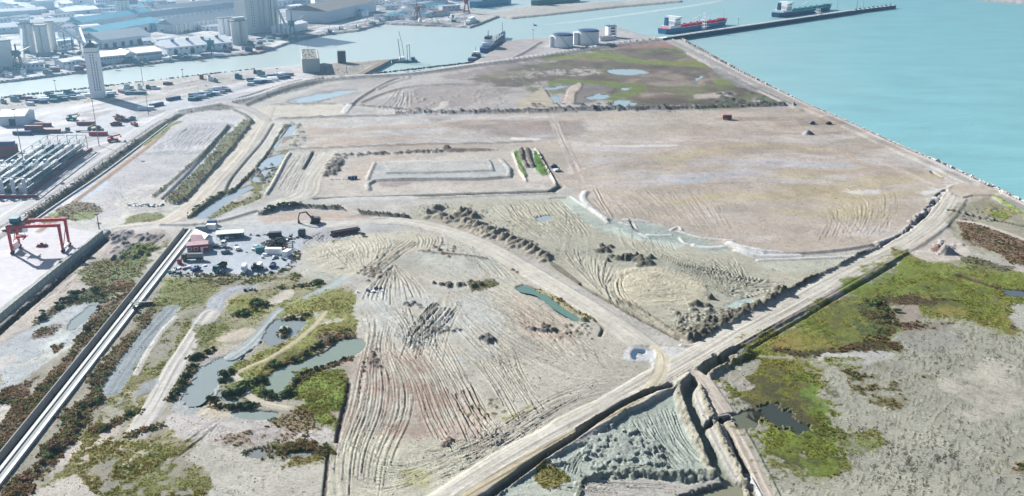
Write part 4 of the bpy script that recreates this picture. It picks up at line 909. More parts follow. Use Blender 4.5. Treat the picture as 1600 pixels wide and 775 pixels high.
tracks([(760, 790), (790, 775), (830, 770)], [(790, 830), (830, 800), (890, 790)], 9, w=0.5, amp=0.25, seed=75, trim=0.3)
for i in range(100):
    x = rng.normal() * 34 + 965; y = rng.normal() * 14 + 702
    mound(x, y, rng.uniform(0.5, 1.5), -0.9 + rng.uniform(0.4, 1.1), S(182, 190, 182), rough=1.0, el=rng.uniform(1, 1.6), ang=rng.uniform(0, 3))
for i in range(64):
    t = rng.uniform(0, 1); mound(915 + t * 215, 748 - 10 * math.sin(t * 3.1) + rng.normal() * 3, rng.uniform(0.8, 1.7), rng.uniform(-0.1, 0.8), S(166, 172, 160), rough=1.0)
ridge([(905, 752), (960, 738), (1030, 742), (1100, 738), (1130, 740)], 2.0, 0.9, S(166, 172, 160), rough=0.8)
ridge([(915, 745), (908, 760), (900, 785)], 1.2, 1.0, S(120, 124, 112), rough=0.7)
pond([(1062, 776), (1100, 762), (1150, 752), (1172, 760), (1180, 790), (1060, 830)], (176, 176, 148), 'shallow brownish pond at the bottom edge', warp=1.5, lev=-1.2, depth=1.8)
# drain running from the road junction towards the bottom edge
ridge([(1150, 548), (1100, 574), (1070, 598), (1062, 612), (1068, 640), (1090, 690), (1118, 740)], 2.3, 1.3, S(176, 172, 156), rough=0.6)
ridge([(1160, 546), (1110, 574), (1082, 598), (1075, 615), (1085, 645), (1105, 690), (1130, 740), (1150, 762)], 2.4, -3.0, S(140, 150, 136), rough=0.3)
ridge([(1175, 552), (1120, 580), (1100, 600), (1098, 618), (1112, 650), (1135, 700), (1160, 745), (1170, 775)], 1.7, 1.4, S(180, 174, 156), rough=0.8)
ridge([(1110, 620), (1135, 660), (1160, 720), (1168, 750)], 1.5, -1.8, S(120, 120, 108), rough=0.5)
road([(1088, 585), (1105, 600), (1125, 632), (1150, 670), (1175, 715), (1205, 775), (1240, 850)], 2.6, S(206, 194, 182), lift=0.4)
ridge([(1104, 664), (1125, 656), (1150, 650)], 2.0, -2.6, S(100, 96, 84), rough=0.4)
ridge([(1118, 558), (1140, 570), (1150, 575)], 1.6, -1.5, S(100, 96, 88), rough=0.4)
ridge([(1165, 735), (1185, 770), (1200, 800)], 0.8, 0.7, S(222, 222, 218), rough=0.2)

# ---- grassland and clod-strewn mud on the right
patch([(1120, 590), (1150, 560), (1200, 520), (1300, 466), (1415, 398), (1470, 420), (1540, 425), (1640, 440), (1760, 480), (2600, 800), (2600, 2500), (1240, 2500), (1240, 900), (1205, 760), (1165, 690)], S(186, 184, 168), warp=1.5, rnd=False, var=0.14, noise=N1, mud=1.0)
patch([(1140, 575), (1170, 545), (1240, 505), (1310, 466), (1380, 425), (1415, 396), (1450, 408), (1500, 418), (1560, 425), (1640, 440), (1760, 480), (1800, 520), (1640, 490), (1575, 512), (1500, 500), (1440, 500), (1410, 520), (1400, 540), (1330, 548), (1260, 552), (1200, 548)], S(138, 152, 58), warp=9, feather=7, rnd=False, grass=1.0, var=0.22)
for f_ in ([(1125, 580), (1170, 530), (1310, 455), (1415, 385), (1500, 405), (1640, 430), (1660, 500), (1575, 530), (1500, 515), (1430, 530), (1400, 560), (1320, 565), (1260, 568)], [(1115, 585), (1160, 540), (1250, 540), (1290, 580), (1330, 650), (1350, 700), (1330, 745), (1270, 765), (1210, 735), (1150, 660)]):
    patch(f_, S(132, 136, 72), warp=10, feather=10, rnd=False, brk=0.47, grass=0.7, var=0.25); patch(f_, S(110, 100, 66), warp=10, feather=10, rnd=False, brk=0.58, scrub=0.4)
GR2 = [(1150, 560), (1175, 540), (1240, 548), (1268, 580), (1290, 620), (1312, 655), (1310, 690), (1330, 700), (1306, 735), (1270, 742), (1220, 722), (1190, 690), (1160, 650), (1130, 600)]
patch(GR2, S(130, 144, 54), warp=9, feather=7, rnd=False, grass=1.0, var=0.25)
for (pts, c, b) in (([(1200, 545), (1260, 505), (1330, 480), (1350, 520), (1280, 545)], (158, 134, 66), 0.52), ([(1360, 440), (1480, 420), (1560, 470), (1470, 500), (1400, 480)], (156, 138, 74), 0.52),
                    ([(1160, 560), (1250, 580), (1310, 670), (1240, 680), (1170, 620)], (96, 78, 46), 0.45), ([(1300, 450), (1420, 410), (1500, 440), (1400, 470)], (118, 138, 56), 0.42),
                    ([(1220, 690), (1300, 680), (1305, 735), (1250, 735)], (110, 126, 48), 0.4), ([(1300, 520), (1400, 470), (1420, 500), (1350, 545)], (108, 120, 54), 0.42), ([(1240, 560), (1270, 590), (1312, 660), (1290, 660), (1250, 600)], (112, 146, 56), 0.35)):
    patch(pts, S(*c), a=0.75, warp=6, feather=4, brk=b)
patch([(1340, 470), (1390, 455), (1415, 480), (1400, 520), (1370, 545), (1340, 520)], S(96, 108, 58), warp=5, brk=0.35, scrub=0.7)
patch([(1385, 475), (1420, 470), (1445, 495), (1420, 505), (1395, 490)], S(176, 164, 150), warp=3)
patch([(1375, 470), (1420, 462), (1450, 470), (1480, 468), (1460, 478), (1400, 476)], S(96, 80, 58), warp=3, scrub=0.8, brk=0.25)
patch([(1395, 500), (1440, 505), (1500, 505), (1480, 512), (1420, 520)], S(140, 122, 96), warp=3, scrub=0.5, brk=0.25)
patch([(1310, 545), (1350, 530), (1400, 535), (1410, 545), (1340, 552)], S(90, 92, 56), warp=3, scrub=0.8, brk=0.2)
patch([(1200, 540), (1260, 548), (1330, 545), (1300, 556), (1230, 556)], S(90, 84, 56), warp=3, scrub=0.6, brk=0.3)
patch([(1185, 552), (1230, 556), (1240, 561), (1200, 557)], S(190, 182, 164), warp=2)
patch([(1270, 555), (1340, 548), (1400, 556), (1350, 570), (1290, 565)], S(200, 198, 192), warp=3, brk=0.25, h=0.0)
patch([(1285, 560), (1340, 558), (1340, 575), (1300, 575)], S(140, 150, 92), warp=3, brk=0.35, grass=0.5)
patch([(1300, 575), (1380, 570), (1465, 590), (1460, 612), (1390, 640), (1330, 605)], S(126, 120, 84), warp=5, brk=0.45, grass=0.4, scrub=0.4)
patch([(1320, 690), (1370, 675), (1390, 695), (1350, 710), (1325, 705)], S(134, 140, 88), warp=4, brk=0.4, grass=0.5)
patch([(1540, 715), (1600, 720), (1600, 740), (1560, 740)], S(146, 138, 104), warp=4, brk=0.45, scrub=0.4)
patch([(1400, 520), (1480, 505), (1500, 540), (1440, 550)], S(166, 164, 158), warp=5, brk=0.35, a=0.7)
patch([(1470, 590), (1560, 560), (1600, 600), (1600, 640), (1500, 650)], S(204, 198, 184), warp=6, brk=0.35, a=0.8)
patch([(1170, 570), (1210, 578), (1265, 632), (1305, 690), (1285, 692), (1235, 645), (1190, 600)], S(84, 80, 48), warp=8, feather=4, brk=0.45, scrub=0.3)
patch([(1140, 610), (1180, 625), (1200, 650), (1170, 660), (1150, 640)], S(88, 84, 50), warp=6, feather=3, brk=0.35, scrub=0.3)
patch([(1250, 520), (1330, 470), (1350, 480), (1300, 525)], S(100, 104, 50), warp=8, feather=4, brk=0.5)
patch([(1420, 450), (1520, 440), (1560, 470), (1480, 480)], S(98, 106, 50), warp=8, feather=4, brk=0.5)
for k_ in range(16):
    x_, y_ = rng.uniform(1160, 1300), rng.uniform(565, 720); patch([(x_ - 14, y_ - 9), (x_, y_ - 3), (x_ + 22, y_ + 14), (x_ + 16, y_ + 17), (x_ - 4, y_ + 4)], S(82, 82, 44), a=0.8, warp=5, feather=3, brk=0.35)
for k_ in range(22):
    x_ = rng.uniform(1200, 1570); y_ = 540 - (x_ - 1200) * 0.2 + rng.uniform(-55, 10); patch([(x_ - 20, y_), (x_, y_ - 3), (x_ + 26, y_ + 1), (x_ + 4, y_ + 4)], S(88, 98, 46), a=0.75, warp=5, feather=2.5, brk=0.35)
pond([(1172, 652), (1186, 632), (1204, 630), (1226, 642), (1252, 662), (1262, 680), (1246, 682), (1228, 672), (1206, 668), (1188, 660)], (84, 92, 84), 'dark peaty pool in the rough grassland', warp=5.0, depth=1.0)
pond([(1140, 655), (1165, 640), (1185, 645), (1180, 662), (1160, 668)], (136, 140, 118), 'murky pool beside the culvert under the dirt track', warp=1.5)
pond([(1566, 455), (1590, 454), (1640, 460), (1660, 468), (1600, 463), (1575, 461)], (120, 130, 140), 'slate grey pool at the right edge of the grassland', warp=0.8)
ridge([(1500, 430), (1530, 440), (1570, 452), (1620, 458)], 2.0, -0.8, S(104, 92, 66), scrub=0.6)
patch([(1575, 490), (1600, 475), (1700, 500), (1700, 540), (1600, 512)], S(190, 188, 178), warp=3)
patch([(1120, 590), (1150, 570), (1190, 560), (1175, 580), (1150, 600)], S(170, 168, 154), warp=2, brk=0.3)
patch([(1130, 580), (1165, 590), (1180, 606), (1160, 612), (1140, 600)], S(178, 172, 160), warp=2, lump=1.0)
mound(1165, 552, 2.6, 1.8, S(126, 130, 128), rough=0.5); mound(1150, 560, 2.0, 1.4, S(170, 164, 150), el=1.6)
# scrub and track between the haul road and the sea wall
patch([(1475, 345), (1500, 320), (1545, 310), (1600, 330), (1760, 400), (1800, 470), (1640, 420), (1540, 400), (1490, 380)], S(176, 172, 152), warp=3, rnd=False, var=0.15, grass=0.3)
patch([(1495, 345), (1520, 345), (1600, 372), (1700, 410), (1680, 430), (1600, 415), (1530, 385), (1500, 365)], S(148, 122, 100), warp=4, brk=0.3, scrub=0.8)
patch([(1520, 315), (1560, 315), (1590, 330), (1570, 345), (1530, 335)], S(172, 162, 122), warp=4, brk=0.35, grass=0.5)
patch([(1545, 328), (1570, 330), (1580, 340), (1555, 342)], S(150, 166, 84), warp=2, brk=0.3, grass=0.9)
ridge([(1551, 306), (1580, 324), (1605, 338), (1640, 355)], 1.8, 0.3, S(148, 166, 92), grass=0.8)
ridge([(1503, 310), (1520, 306), (1545, 306)], 1.0, 0.7, S(170, 166, 160))
ridge([(1483, 330), (1500, 332), (1540, 342), (1580, 349), (1640, 362)], 1.3, -1.6, S(100, 96, 90), rough=0.4)
road([(1500, 345), (1530, 350), (1570, 363), (1610, 378), (1700, 410)], 1.9, S(214, 206, 196), lift=0.2)
for i in range(30): mound(rng.uniform(1498, 1560), rng.uniform(326, 346), rng.uniform(0.5, 1.3), rng.uniform(0.4, 1.0), S(150, 144, 134))
patch([(1420, 385), (1450, 365), (1490, 370), (1520, 395), (1470, 410), (1430, 400)], S(216, 206, 194), warp=2)
road([(1440, 395), (1490, 402), (1530, 408), (1580, 418), (1660, 436)], 2.8, S(214, 204, 194), lift=0.1)
mound(1476, 394, 4.2, 3.2, S(186, 178, 172), rough=0.35); mound(1464, 392, 2.6, 2.6, S(150, 122, 108), rough=0.6)
for i in range(18): mound(rng.uniform(1460, 1505), rng.uniform(376, 388), rng.uniform(0.6, 1.6), rng.uniform(0.4, 1.1), S(206, 204, 206))
patch([(1500, 400), (1560, 412), (1590, 420), (1560, 424), (1510, 412)], S(120, 122, 88), warp=2, scrub=0.6, brk=0.25)
mound(1262, 209, 3.4, 2.6, S(150, 150, 150)); mound(1258, 210, 2.0, 1.6, S(205, 205, 205))
patch([(1240, 185), (1300, 185), (1320, 195), (1260, 196)], S(150, 128, 120), warp=3, a=0.6, brk=0.35)

ridge([(-72, 815), (110, 587.5), (292, 360)], 2.2, -2.2, S(120, 120, 110), rough=0.0, flat=0.6)
_lic, _lm = drive_lines()
_lm = _lm * (1 - ROADM) * (1 - PAVE)
H += _lm * _lic * 0.24
C *= (1 + 0.17 * _lm * _lic)[..., None]
# ---- global small relief, clods, grass hummocks
H[LANDM] = np.maximum(H[LANDM], -2.0)
_u, _v = rot(R(-28))
FLOW = fbm(_u / 0.55 + 14 * N1, _v / 2.6 + 3 * N2, 81, 3)
H += MUD * 0.20 * np.clip(FLOW - 0.52, 0, 1) * 2.4
H += G * (0.55 * (N2 - 0.5) + 0.5 * (N3 - 0.5)) + B * 0.5 * (N3 - 0.3)
H += np.where(LANDM, (1 - ROADM) * (1 - PAVE) * 0.10 * (N3 - 0.5), 0)
GA = fbm(WX / 5.5, WY / 5.5, 91, 4)
gm = G[..., None]
C = C * (1 + gm * (0.65 * (GA[..., None] - 0.5)))
C = C * (1 - gm * np.clip((N1[..., None] - 0.5) * 2.2, 0, 0.32)) + S(160, 134, 62) * gm * np.clip((N1[..., None] - 0.5) * 2.2, 0, 0.32)
MDN = np.clip((fbm(WX / 38, WY / 38, 84, 3) - 0.36) * 3, 0.3, 1)
_d = np.clip((FLOW - 0.58) * 7, 0, 1) * MUD * 0.7 * MDN
C = C * (1 - _d[..., None]) + S(112, 106, 88) * _d[..., None]
C *= (1 + (LANDM * (0.26 * (N2 - 0.5) + 0.30 * (N3 - 0.5) + 0.16 * (N1 - 0.5) + 0.30 * (N4 - 0.5) * (1 - PAVE)))[..., None])
_dp = np.clip((fbm(WX / 16, WY / 16, 97, 5) - 0.55) * 5, 0, 1) * LANDM * (1 - PAVE) * (1 - 0.6 * ROADM) * (1 - G) * (GY > 70)
C = C * (1 - 0.30 * _dp[..., None]) + 0.30 * _dp[..., None] * C * np.array([0.50, 0.54, 0.58], np.float32)
_sp = np.clip((fbm(WX / 1.1, WY / 1.1, 99, 2) - 0.74) * 12, 0, 1) * LANDM * (1 - PAVE) * (1 - ROADM) * (GY > 180)
C *= (1 - 0.35 * _sp)[..., None]
C = np.clip(C, 0.01, 0.75)
# ------------------------------------------------------------------ link the ground as meshes
def ground_mat(name, rough=0.9, grain=0.24, bump=0.6, gs=1.3):
    m = bpy.data.materials.new(name); m.use_nodes = True
    n = m.node_tree.nodes; l = m.node_tree.links; b = n['Principled BSDF']
    b.inputs['Roughness'].default_value = rough; b.inputs['Specular IOR Level'].default_value = 0.25
    a = n.new('ShaderNodeVertexColor'); a.layer_name = 'cover'
    tc = n.new('ShaderNodeTexCoord')
    t1 = n.new('ShaderNodeTexNoise'); t1.inputs['Scale'].default_value = gs; t1.inputs['Detail'].default_value = 6; t1.inputs['Roughness'].default_value = 0.65
    l.new(tc.outputs['Object'], t1.inputs['Vector'])
    mr = n.new('ShaderNodeMapRange'); mr.inputs[1].default_value = 0.25; mr.inputs[2].default_value = 0.75
    mr.inputs[3].default_value = 1 - grain * 1.6; mr.inputs[4].default_value = 1 + grain * 1.6
    t2 = n.new('ShaderNodeTexNoise'); t2.inputs['Scale'].default_value = gs * 3.4; t2.inputs['Detail'].default_value = 3; l.new(tc.outputs['Object'], t2.inputs['Vector'])
    av = n.new('ShaderNodeMath'); av.operation = 'MULTIPLY_ADD'; av.inputs[1].default_value = 0.6; l.new(t2.outputs[0], av.inputs[0])
    h1 = n.new('ShaderNodeMath'); h1.operation = 'MULTIPLY'; h1.inputs[1].default_value = 0.6; l.new(t1.outputs[0], h1.inputs[0]); l.new(h1.outputs[0], av.inputs[2])
    t1 = av; mr.inputs[1].default_value = 0.38; mr.inputs[2].default_value = 0.82
    l.new(t1.outputs[0], mr.inputs[0])
    mx = n.new('ShaderNodeVectorMath'); mx.operation = 'SCALE'
    l.new(a.outputs[0], mx.inputs[0]); l.new(mr.outputs[0], mx.inputs['Scale'])
    l.new(mx.outputs[0], b.inputs['Base Color'])
    bp = n.new('ShaderNodeBump'); bp.inputs['Strength'].default_value = bump; bp.inputs['Distance'].default_value = 0.45
    l.new(t1.outputs[0], bp.inputs['Height']); l.new(bp.outputs[0], b.inputs['Normal'])
    return m
_V = np.stack([WX, WY, H], -1).reshape(-1, 3)
_ii = np.arange(NY * NX, dtype=np.int32).reshape(NY, NX)
_Q = np.stack([_ii[:-1, :-1], _ii[1:, :-1], _ii[1:, 1:], _ii[:-1, 1:]], -1).reshape(-1, 4)
def _cell(a): return (a[:-1, :-1] + a[1:, :-1] + a[1:, 1:] + a[:-1, 1:]).reshape(-1) / 4
_cls = np.zeros(len(_Q), np.int8)
_cls[_cell(G) > 0.45] = 3
_cls[_cell(MUD) > 0.5] = 2
_cls[(_cell(G) > 0.45)] = 3
_cls[_cell(PAVE) > 0.5] = 4
_cls[_cell(ROADM) > 0.5] = 1
def _emit(name, sel, m, label):
    q = _Q[sel]; u, inv = np.unique(q, return_inverse=True)
    me = raw_mesh(name, _V[u], inv.reshape(-1, 4), m, True)
    ca = me.color_attributes.new('cover', 'FLOAT_COLOR', 'POINT')
    cc = np.ones((len(u), 4), np.float32); cc[:, :3] = C.reshape(-1, 3)[u]
    ca.data.foreach_set('color', cc.ravel())
    o = bpy.data.objects.new(name, me); COL.objects.link(o)
    return tag(o, label, None, None, 'structure')
for k, (nm, gm_, lb) in enumerate((('ground', ground_mat('earth'), 'pale reclaimed earth with wheel ruts and banks'),
                                   ('dirt_road', ground_mat('road_dust', 0.85, 0.12, 0.2, 0.9), 'pale unpaved haul roads crossing the site'),
                                   ('mud_flat', ground_mat('mud', 0.85, 0.3, 0.6, 1.6), 'grey mud strewn with dark clods'),
                                   ('grassland', ground_mat('turf', 0.95, 0.36, 0.7, 1.1), 'rough olive grassland'),
                                   ('paved_yard', ground_mat('paving', 0.8, 0.08, 0.1, 0.6), 'pale paved port yards and quays'))):
    _emit(nm, _cls == k, gm_, lb)
def gz(px, py):
    i = min(NX - 1, max(0, int(np.searchsorted(PX, px)))); j = min(NY - 1, max(0, int(np.searchsorted(PY, py))))
    return float(H[j, i])
def ground(px, py):
    x, y = W2(px, py); return Vector((x, y, gz(px, py)))

# ------------------------------------------------------------------ water
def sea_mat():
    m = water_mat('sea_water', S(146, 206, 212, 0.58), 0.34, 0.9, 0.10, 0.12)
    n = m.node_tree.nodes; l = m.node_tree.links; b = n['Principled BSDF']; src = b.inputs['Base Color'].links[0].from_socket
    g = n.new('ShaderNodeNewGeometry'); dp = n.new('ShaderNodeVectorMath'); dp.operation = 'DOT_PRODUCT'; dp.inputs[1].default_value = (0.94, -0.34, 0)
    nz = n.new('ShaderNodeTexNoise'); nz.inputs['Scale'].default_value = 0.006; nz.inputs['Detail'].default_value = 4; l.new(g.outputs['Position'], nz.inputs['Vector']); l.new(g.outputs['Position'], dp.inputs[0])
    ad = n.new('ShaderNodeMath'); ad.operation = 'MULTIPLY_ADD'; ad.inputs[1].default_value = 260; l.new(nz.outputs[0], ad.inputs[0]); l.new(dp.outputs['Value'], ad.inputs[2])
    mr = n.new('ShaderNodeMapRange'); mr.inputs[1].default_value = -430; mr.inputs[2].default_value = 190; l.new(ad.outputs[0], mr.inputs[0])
    mx = n.new('ShaderNodeMix'); mx.data_type = 'RGBA'; mx.inputs[6].default_value = list(S(202, 216, 213, 0.58)) + [1]; l.new(mr.outputs[0], mx.inputs[0]); l.new(src, mx.inputs[7]); l.new(mx.outputs[2], b.inputs['Base Color'])  # silty paleness plus reflected sky and haze, put into the channel's base colour
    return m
def water_mat(name, rgb, rough=0.12, bump=0.25, scale=0.12, var=0.08, stretch=(1, 2.5, 1)):
    m = bpy.data.materials.new(name); m.use_nodes = True
    n = m.node_tree.nodes; l = m.node_tree.links; b = n['Principled BSDF']
    b.inputs['Roughness'].default_value = rough; b.inputs['IOR'].default_value = 1.33
    tc = n.new('ShaderNodeTexCoord'); mp = n.new('ShaderNodeMapping'); mp.inputs['Scale'].default_value = stretch; mp.inputs['Rotation'].default_value = (0, 0, R(12))
    l.new(tc.outputs['Object'], mp.inputs[0])
    t = n.new('ShaderNodeTexNoise'); t.inputs['Scale'].default_value = scale; t.inputs['Detail'].default_value = 6
    l.new(mp.outputs[0], t.inputs['Vector'])
    t2 = n.new('ShaderNodeTexNoise'); t2.inputs['Scale'].default_value = scale * (0.16 if scale < 0.2 else 0.06); t2.inputs['Detail'].default_value = 5
    l.new(mp.outputs[0], t2.inputs['Vector'])
    mx = n.new('ShaderNodeMix'); mx.data_type = 'RGBA'
    c = list(rgb)
    mx.inputs[6].default_value = [x * (1 - var * 2) for x in c] + [1]; mx.inputs[7].default_value = [min(1, x * (1 + var * 2)) for x in c] + [1]
    l.new(t2.outputs[0], mx.inputs[0]); l.new(mx.outputs[2], b.inputs['Base Color'])
    bp = n.new('ShaderNodeBump'); bp.inputs['Strength'].default_value = bump; bp.inputs['Distance'].default_value = 0.4
    l.new(t.outputs[0], bp.inputs['Height']); l.new(bp.outputs[0], b.inputs['Normal'])
    return m
SEAZ = -2.2
_n = 60
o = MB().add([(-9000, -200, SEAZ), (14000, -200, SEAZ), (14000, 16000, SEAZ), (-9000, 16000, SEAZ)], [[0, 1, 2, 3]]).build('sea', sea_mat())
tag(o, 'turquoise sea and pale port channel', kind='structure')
for i, (pts, rgb, lb, lev, rough, rnd) in enumerate(PONDS):
    p = smooth(list(pts) + [pts[0]], 4)[:-1] if rnd else np.array(pts, float)
    c = p.mean(0); p = c + (p - c) * 1.0
    q = [at(x, y, lev) for x, y in p]; cw = sum(q, Vector()) / len(q)
    q = [v + (v - cw).normalized() * 1.4 for v in q]
    me = bpy.data.meshes.new('pond'); bb = __import__('bmesh').new()
    f = bb.faces.new([bb.verts.new(v) for v in q]); __import__('bmesh').ops.triangulate(bb, faces=[f]); bb.to_mesh(me); bb.free()
    me.materials.append(water_mat('pond_water_%d' % i, S(*rgb, 0.40), rough, 0.05, 0.3, 0.08, (1, 1, 1)))
    o = bpy.data.objects.new('pond', me); COL.objects.link(o)
    if me.polygons and me.polygons[0].normal.z < 0: me.flip_normals()
    tag(o, lb, kind='structure')

# ------------------------------------------------------------------ haze
def haze():
    m = bpy.data.materials.new('haze_air'); m.use_nodes = True; n = m.node_tree.nodes; l = m.node_tree.links
    n.remove(n['Principled BSDF']); v = n.new('ShaderNodeVolumePrincipled')
    v.inputs['Color'].default_value = (0.36, 0.68, 1.0, 1); v.inputs['Density'].default_value = HAZE; v.inputs['Anisotropy'].default_value = 0.8
    l.new(v.outputs[0], n['Material Output'].inputs['Volume'])
    o = MB().bx(-9500, 14500, -400, 16500, -8, CAMH + 12).build('haze', m)
    tag(o, 'thin blue haze over the port and sea', kind='stuff')
HAZE = 0.00020
haze()
# ------------------------------------------------------------------ low plants and clods nobody could count
def leaf_mat(name, rough=0.8):
    m = bpy.data.materials.new(name); m.use_nodes = True
    n = m.node_tree.nodes; l = m.node_tree.links; b = n['Principled BSDF']
    b.inputs['Roughness'].default_value = rough; b.inputs['Specular IOR Level'].default_value = 0.2
    a = n.new('ShaderNodeVertexColor'); a.layer_name = 'cover'; l.new(a.outputs[0], b.inputs['Base Color'])
    tr = n.new('ShaderNodeBsdfTranslucent'); l.new(a.outputs[0], tr.inputs['Color']); ms = n.new('ShaderNodeMixShader'); ms.inputs[0].default_value = 0.45
    l.new(b.outputs[0], ms.inputs[1]); l.new(tr.outputs[0], ms.inputs[2]); l.new(ms.outputs[0], n['Material Output'].inputs['Surface'])
    return m
def tufts(name, W, n, h0, h1, r0, r1, blades, pal, label, seed):
    """Scatter n small tufts over cells weighted by W; each is a few crossed pointed blades."""
    r = np.random.default_rng(seed)
    w = (W * (W > 0.25) * ((GX > -120) & (GX < 1720) & (GY > -5) & (GY < 820))).ravel().astype(np.float64)
    w *= np.clip(SPP.ravel() / 3.0, 0.2, 1) ** 1.0
    cum = np.cumsum(w); idx = np.searchsorted(cum, r.uniform(0, cum[-1], n)); idx = np.clip(idx, 0, len(w) - 1)
    x = WX.ravel()[idx] + r.uniform(-0.4, 0.4, n); y = WY.ravel()[idx] + r.uniform(-0.5, 0.5, n); z = H.ravel()[idx] - 0.05
    sc = r.uniform(0.6, 1.3, n) * (1 + 0.9 * (vn(x / 7, y / 7, 5) - 0.5))
    hh = r.uniform(h0, h1, n) * sc; rr = r.uniform(r0, r1, n) * sc
    V = np.zeros((n, blades, 3, 3), np.float32); a0 = r.uniform(0, 6.28, n)
    for k in range(blades):
        a = a0 + k * 6.283 / blades + r.uniform(-0.4, 0.4, n); b = a + 1.57
        ox, oy = np.cos(a) * rr * 0.35, np.sin(a) * rr * 0.35
        for j, s in enumerate((-1, 1)):
            V[:, k, j, 0] = x + ox + s * np.cos(b) * rr * 0.62; V[:, k, j, 1] = y + oy + s * np.sin(b) * rr * 0.62; V[:, k, j, 2] = z
        V[:, k, 2, 0] = x + ox * 2.2 * r.uniform(0, 1, n); V[:, k, 2, 1] = y + oy * 2.2 * r.uniform(0, 1, n); V[:, k, 2, 2] = z + hh * r.uniform(0.6, 1.1, n)
    Fq = np.arange(n * blades * 3, dtype=np.int32).reshape(-1, 3)
    me = raw_mesh(name, V.reshape(-1, 3), Fq, leaf_mat(name + '_leaf'))
    P_ = np.array(pal, np.float32); pick = vn(x / 9, y / 9, 7) * 0.7 + r.uniform(0, 0.3, n)
    ci = np.clip((pick * len(P_)).astype(int), 0, len(P_) - 1)
    c = P_[ci] * r.uniform(0.7, 1.25, (n, 1)).astype(np.float32)
    cc = np.ones((n, blades * 3, 4), np.float32); cc[:, :, :3] = c[:, None, :]
    ca = me.color_attributes.new('cover', 'FLOAT_COLOR', 'POINT'); ca.data.foreach_set('color', cc.ravel())
    o = bpy.data.objects.new(name, me); COL.objects.link(o)
    return tag(o, label, kind='stuff')
# ------------------------------------------------------------------ shrubs one can count
def leaf_clump(seed, n=230, r=1.0, h=1.0, flat=0.8):
    rr = np.random.default_rng(seed); vs = []; fs = []
    lobes = [(rr.uniform(-0.45, 0.45), rr.uniform(-0.45, 0.45), rr.uniform(0.35, 0.7), rr.uniform(0.35, 0.6)) for _ in range(5)]
    for i in range(n):
        lx, ly, lz, lr = lobes[i % 5]
        d = rr.normal(size=3); d /= np.linalg.norm(d); d[2] = abs(d[2]) * 1.0 - 0.25
        q = lr * rr.uniform(0.65, 1.05)
        c = np.array([(lx + d[0] * q) * r, (ly + d[1] * q) * r, max(0.04, (lz + d[2] * q * flat)) * h])
        t = rr.normal(size=3); t /= np.linalg.norm(t); u = np.cross(d, t); u /= (np.linalg.norm(u) + 1e-6); w = np.cross(u, d)
        s = rr.uniform(0.09, 0.20) * r
        b = len(vs)
        vs += [tuple(c + u * s + d * s * 0.3), tuple(c + w * s), tuple(c - u * s + d * s * 0.2), tuple(c - w * s * 0.8 - d * s * 0.2)]
        fs.append([b, b + 1, b + 2, b + 3])
    me = bpy.data.meshes.new('foliage'); me.from_pydata(vs, [], fs); me.update()
    return me
def fol_mat(name, rgb):
    m = mat(name, rgb, rough=0.85, var=0.35, scale=1.6, spec=0.15); return m
FOL = {'dark': fol_mat('shrub_leaf_dark', S(92, 112, 62)), 'green': fol_mat('shrub_leaf_green', S(124, 150, 72)), 'brown': fol_mat('shrub_leaf_brown', S(150, 106, 78))}
CLUMPS = {}
for k_, m_ in FOL.items():
    CLUMPS[k_] = []
    for s_ in range(6):
        me = leaf_clump(40 + s_ + 10 * len(CLUMPS)); me.materials.append(m_); CLUMPS[k_].append(me)
_stem = MB().cyl((0, 0, -0.3), 0.10, 0.9, 5, 0.04).bar((0, 0, 0.3), (0.35, 0.1, 0.75), 0.06).bar((0, 0, 0.3), (-0.3, 0.2, 0.7), 0.06).mesh('stem', mat('shrub_bark', S(110, 96, 82), 0.9))
def shrub(px, py, r, h, kind, label, group, stem=True):
    g = ground(px, py)
    t = thing('shrub', label, 'shrub', g, rng.uniform(0, 6.28), group)
    inst('foliage', CLUMPS[kind][int(rng.integers(6))], t, sc=(r * rng.uniform(0.75, 1.45), r * rng.uniform(0.75, 1.45), h * rng.uniform(0.7, 1.25)))
    if stem: inst('stem', _stem, t, sc=(r, r, h))
    return t
def shrub_row(pts, n, jit, r0, r1, h0, h1, kinds, label, group):
    sl, D, SD, T_ = sline(pts, 3.5); B[sl] = np.maximum(B[sl], np.clip((2.6 * (0.5 + N2[sl]) - D), 0, 1) * 0.9)
    p = smooth(pts, 10); d = np.concatenate([[0], np.cumsum(np.hypot(*np.diff(p, axis=0).T))])
    for i in range(n):
        t = (i + rng.uniform(-0.3, 0.3)) / max(1, n - 1) * d[-1]
        r = 0.8 * rng.uniform(r0, r1) * float(np.exp(rng.normal() * 0.32))
        shrub(float(np.interp(t, d, p[:, 0])) + rng.normal() * jit, float(np.interp(t, d, p[:, 1])) + rng.normal() * jit * 0.5, r, 0.75 * rng.uniform(h0, h1) * min(1.25, 0.45 + 0.4 * r), kinds[int(rng.integers(len(kinds)))], label, group)
shrub_row([(345, 596), (352, 586), (360, 582)], 4, 1.5, 1.2, 1.8, 1.8, 2.6, ['dark'], 'dark bushy shrub at the northern tip of the lagoon islet', 'dark shrubs at the northern tip of the lagoon islet')
shrub_row([(352, 618), (365, 616), (376, 612), (382, 602)], 8, 3, 1.2, 2.0, 1.6, 2.6, ['dark', 'green'], 'bushy shrub crowded on the round lagoon islet', 'shrubs on the round lagoon islet')
shrub_row([(331, 622), (335, 632), (350, 638), (365, 636), (380, 635), (395, 635)], 12, 2, 1.2, 1.9, 1.5, 2.4, ['dark'], 'dark shrub in the row edging the thin lagoon pool', 'dark shrubs edging the thin lagoon pool')
shrub_row([(395, 598), (410, 592), (416, 606), (412, 616), (425, 620), (440, 617), (455, 616)], 14, 2.5, 1.0, 1.8, 1.4, 2.4, ['dark', 'green'], 'dark shrub along the western end of the green tinged pond', 'dark shrubs along the western end of the green tinged pond')
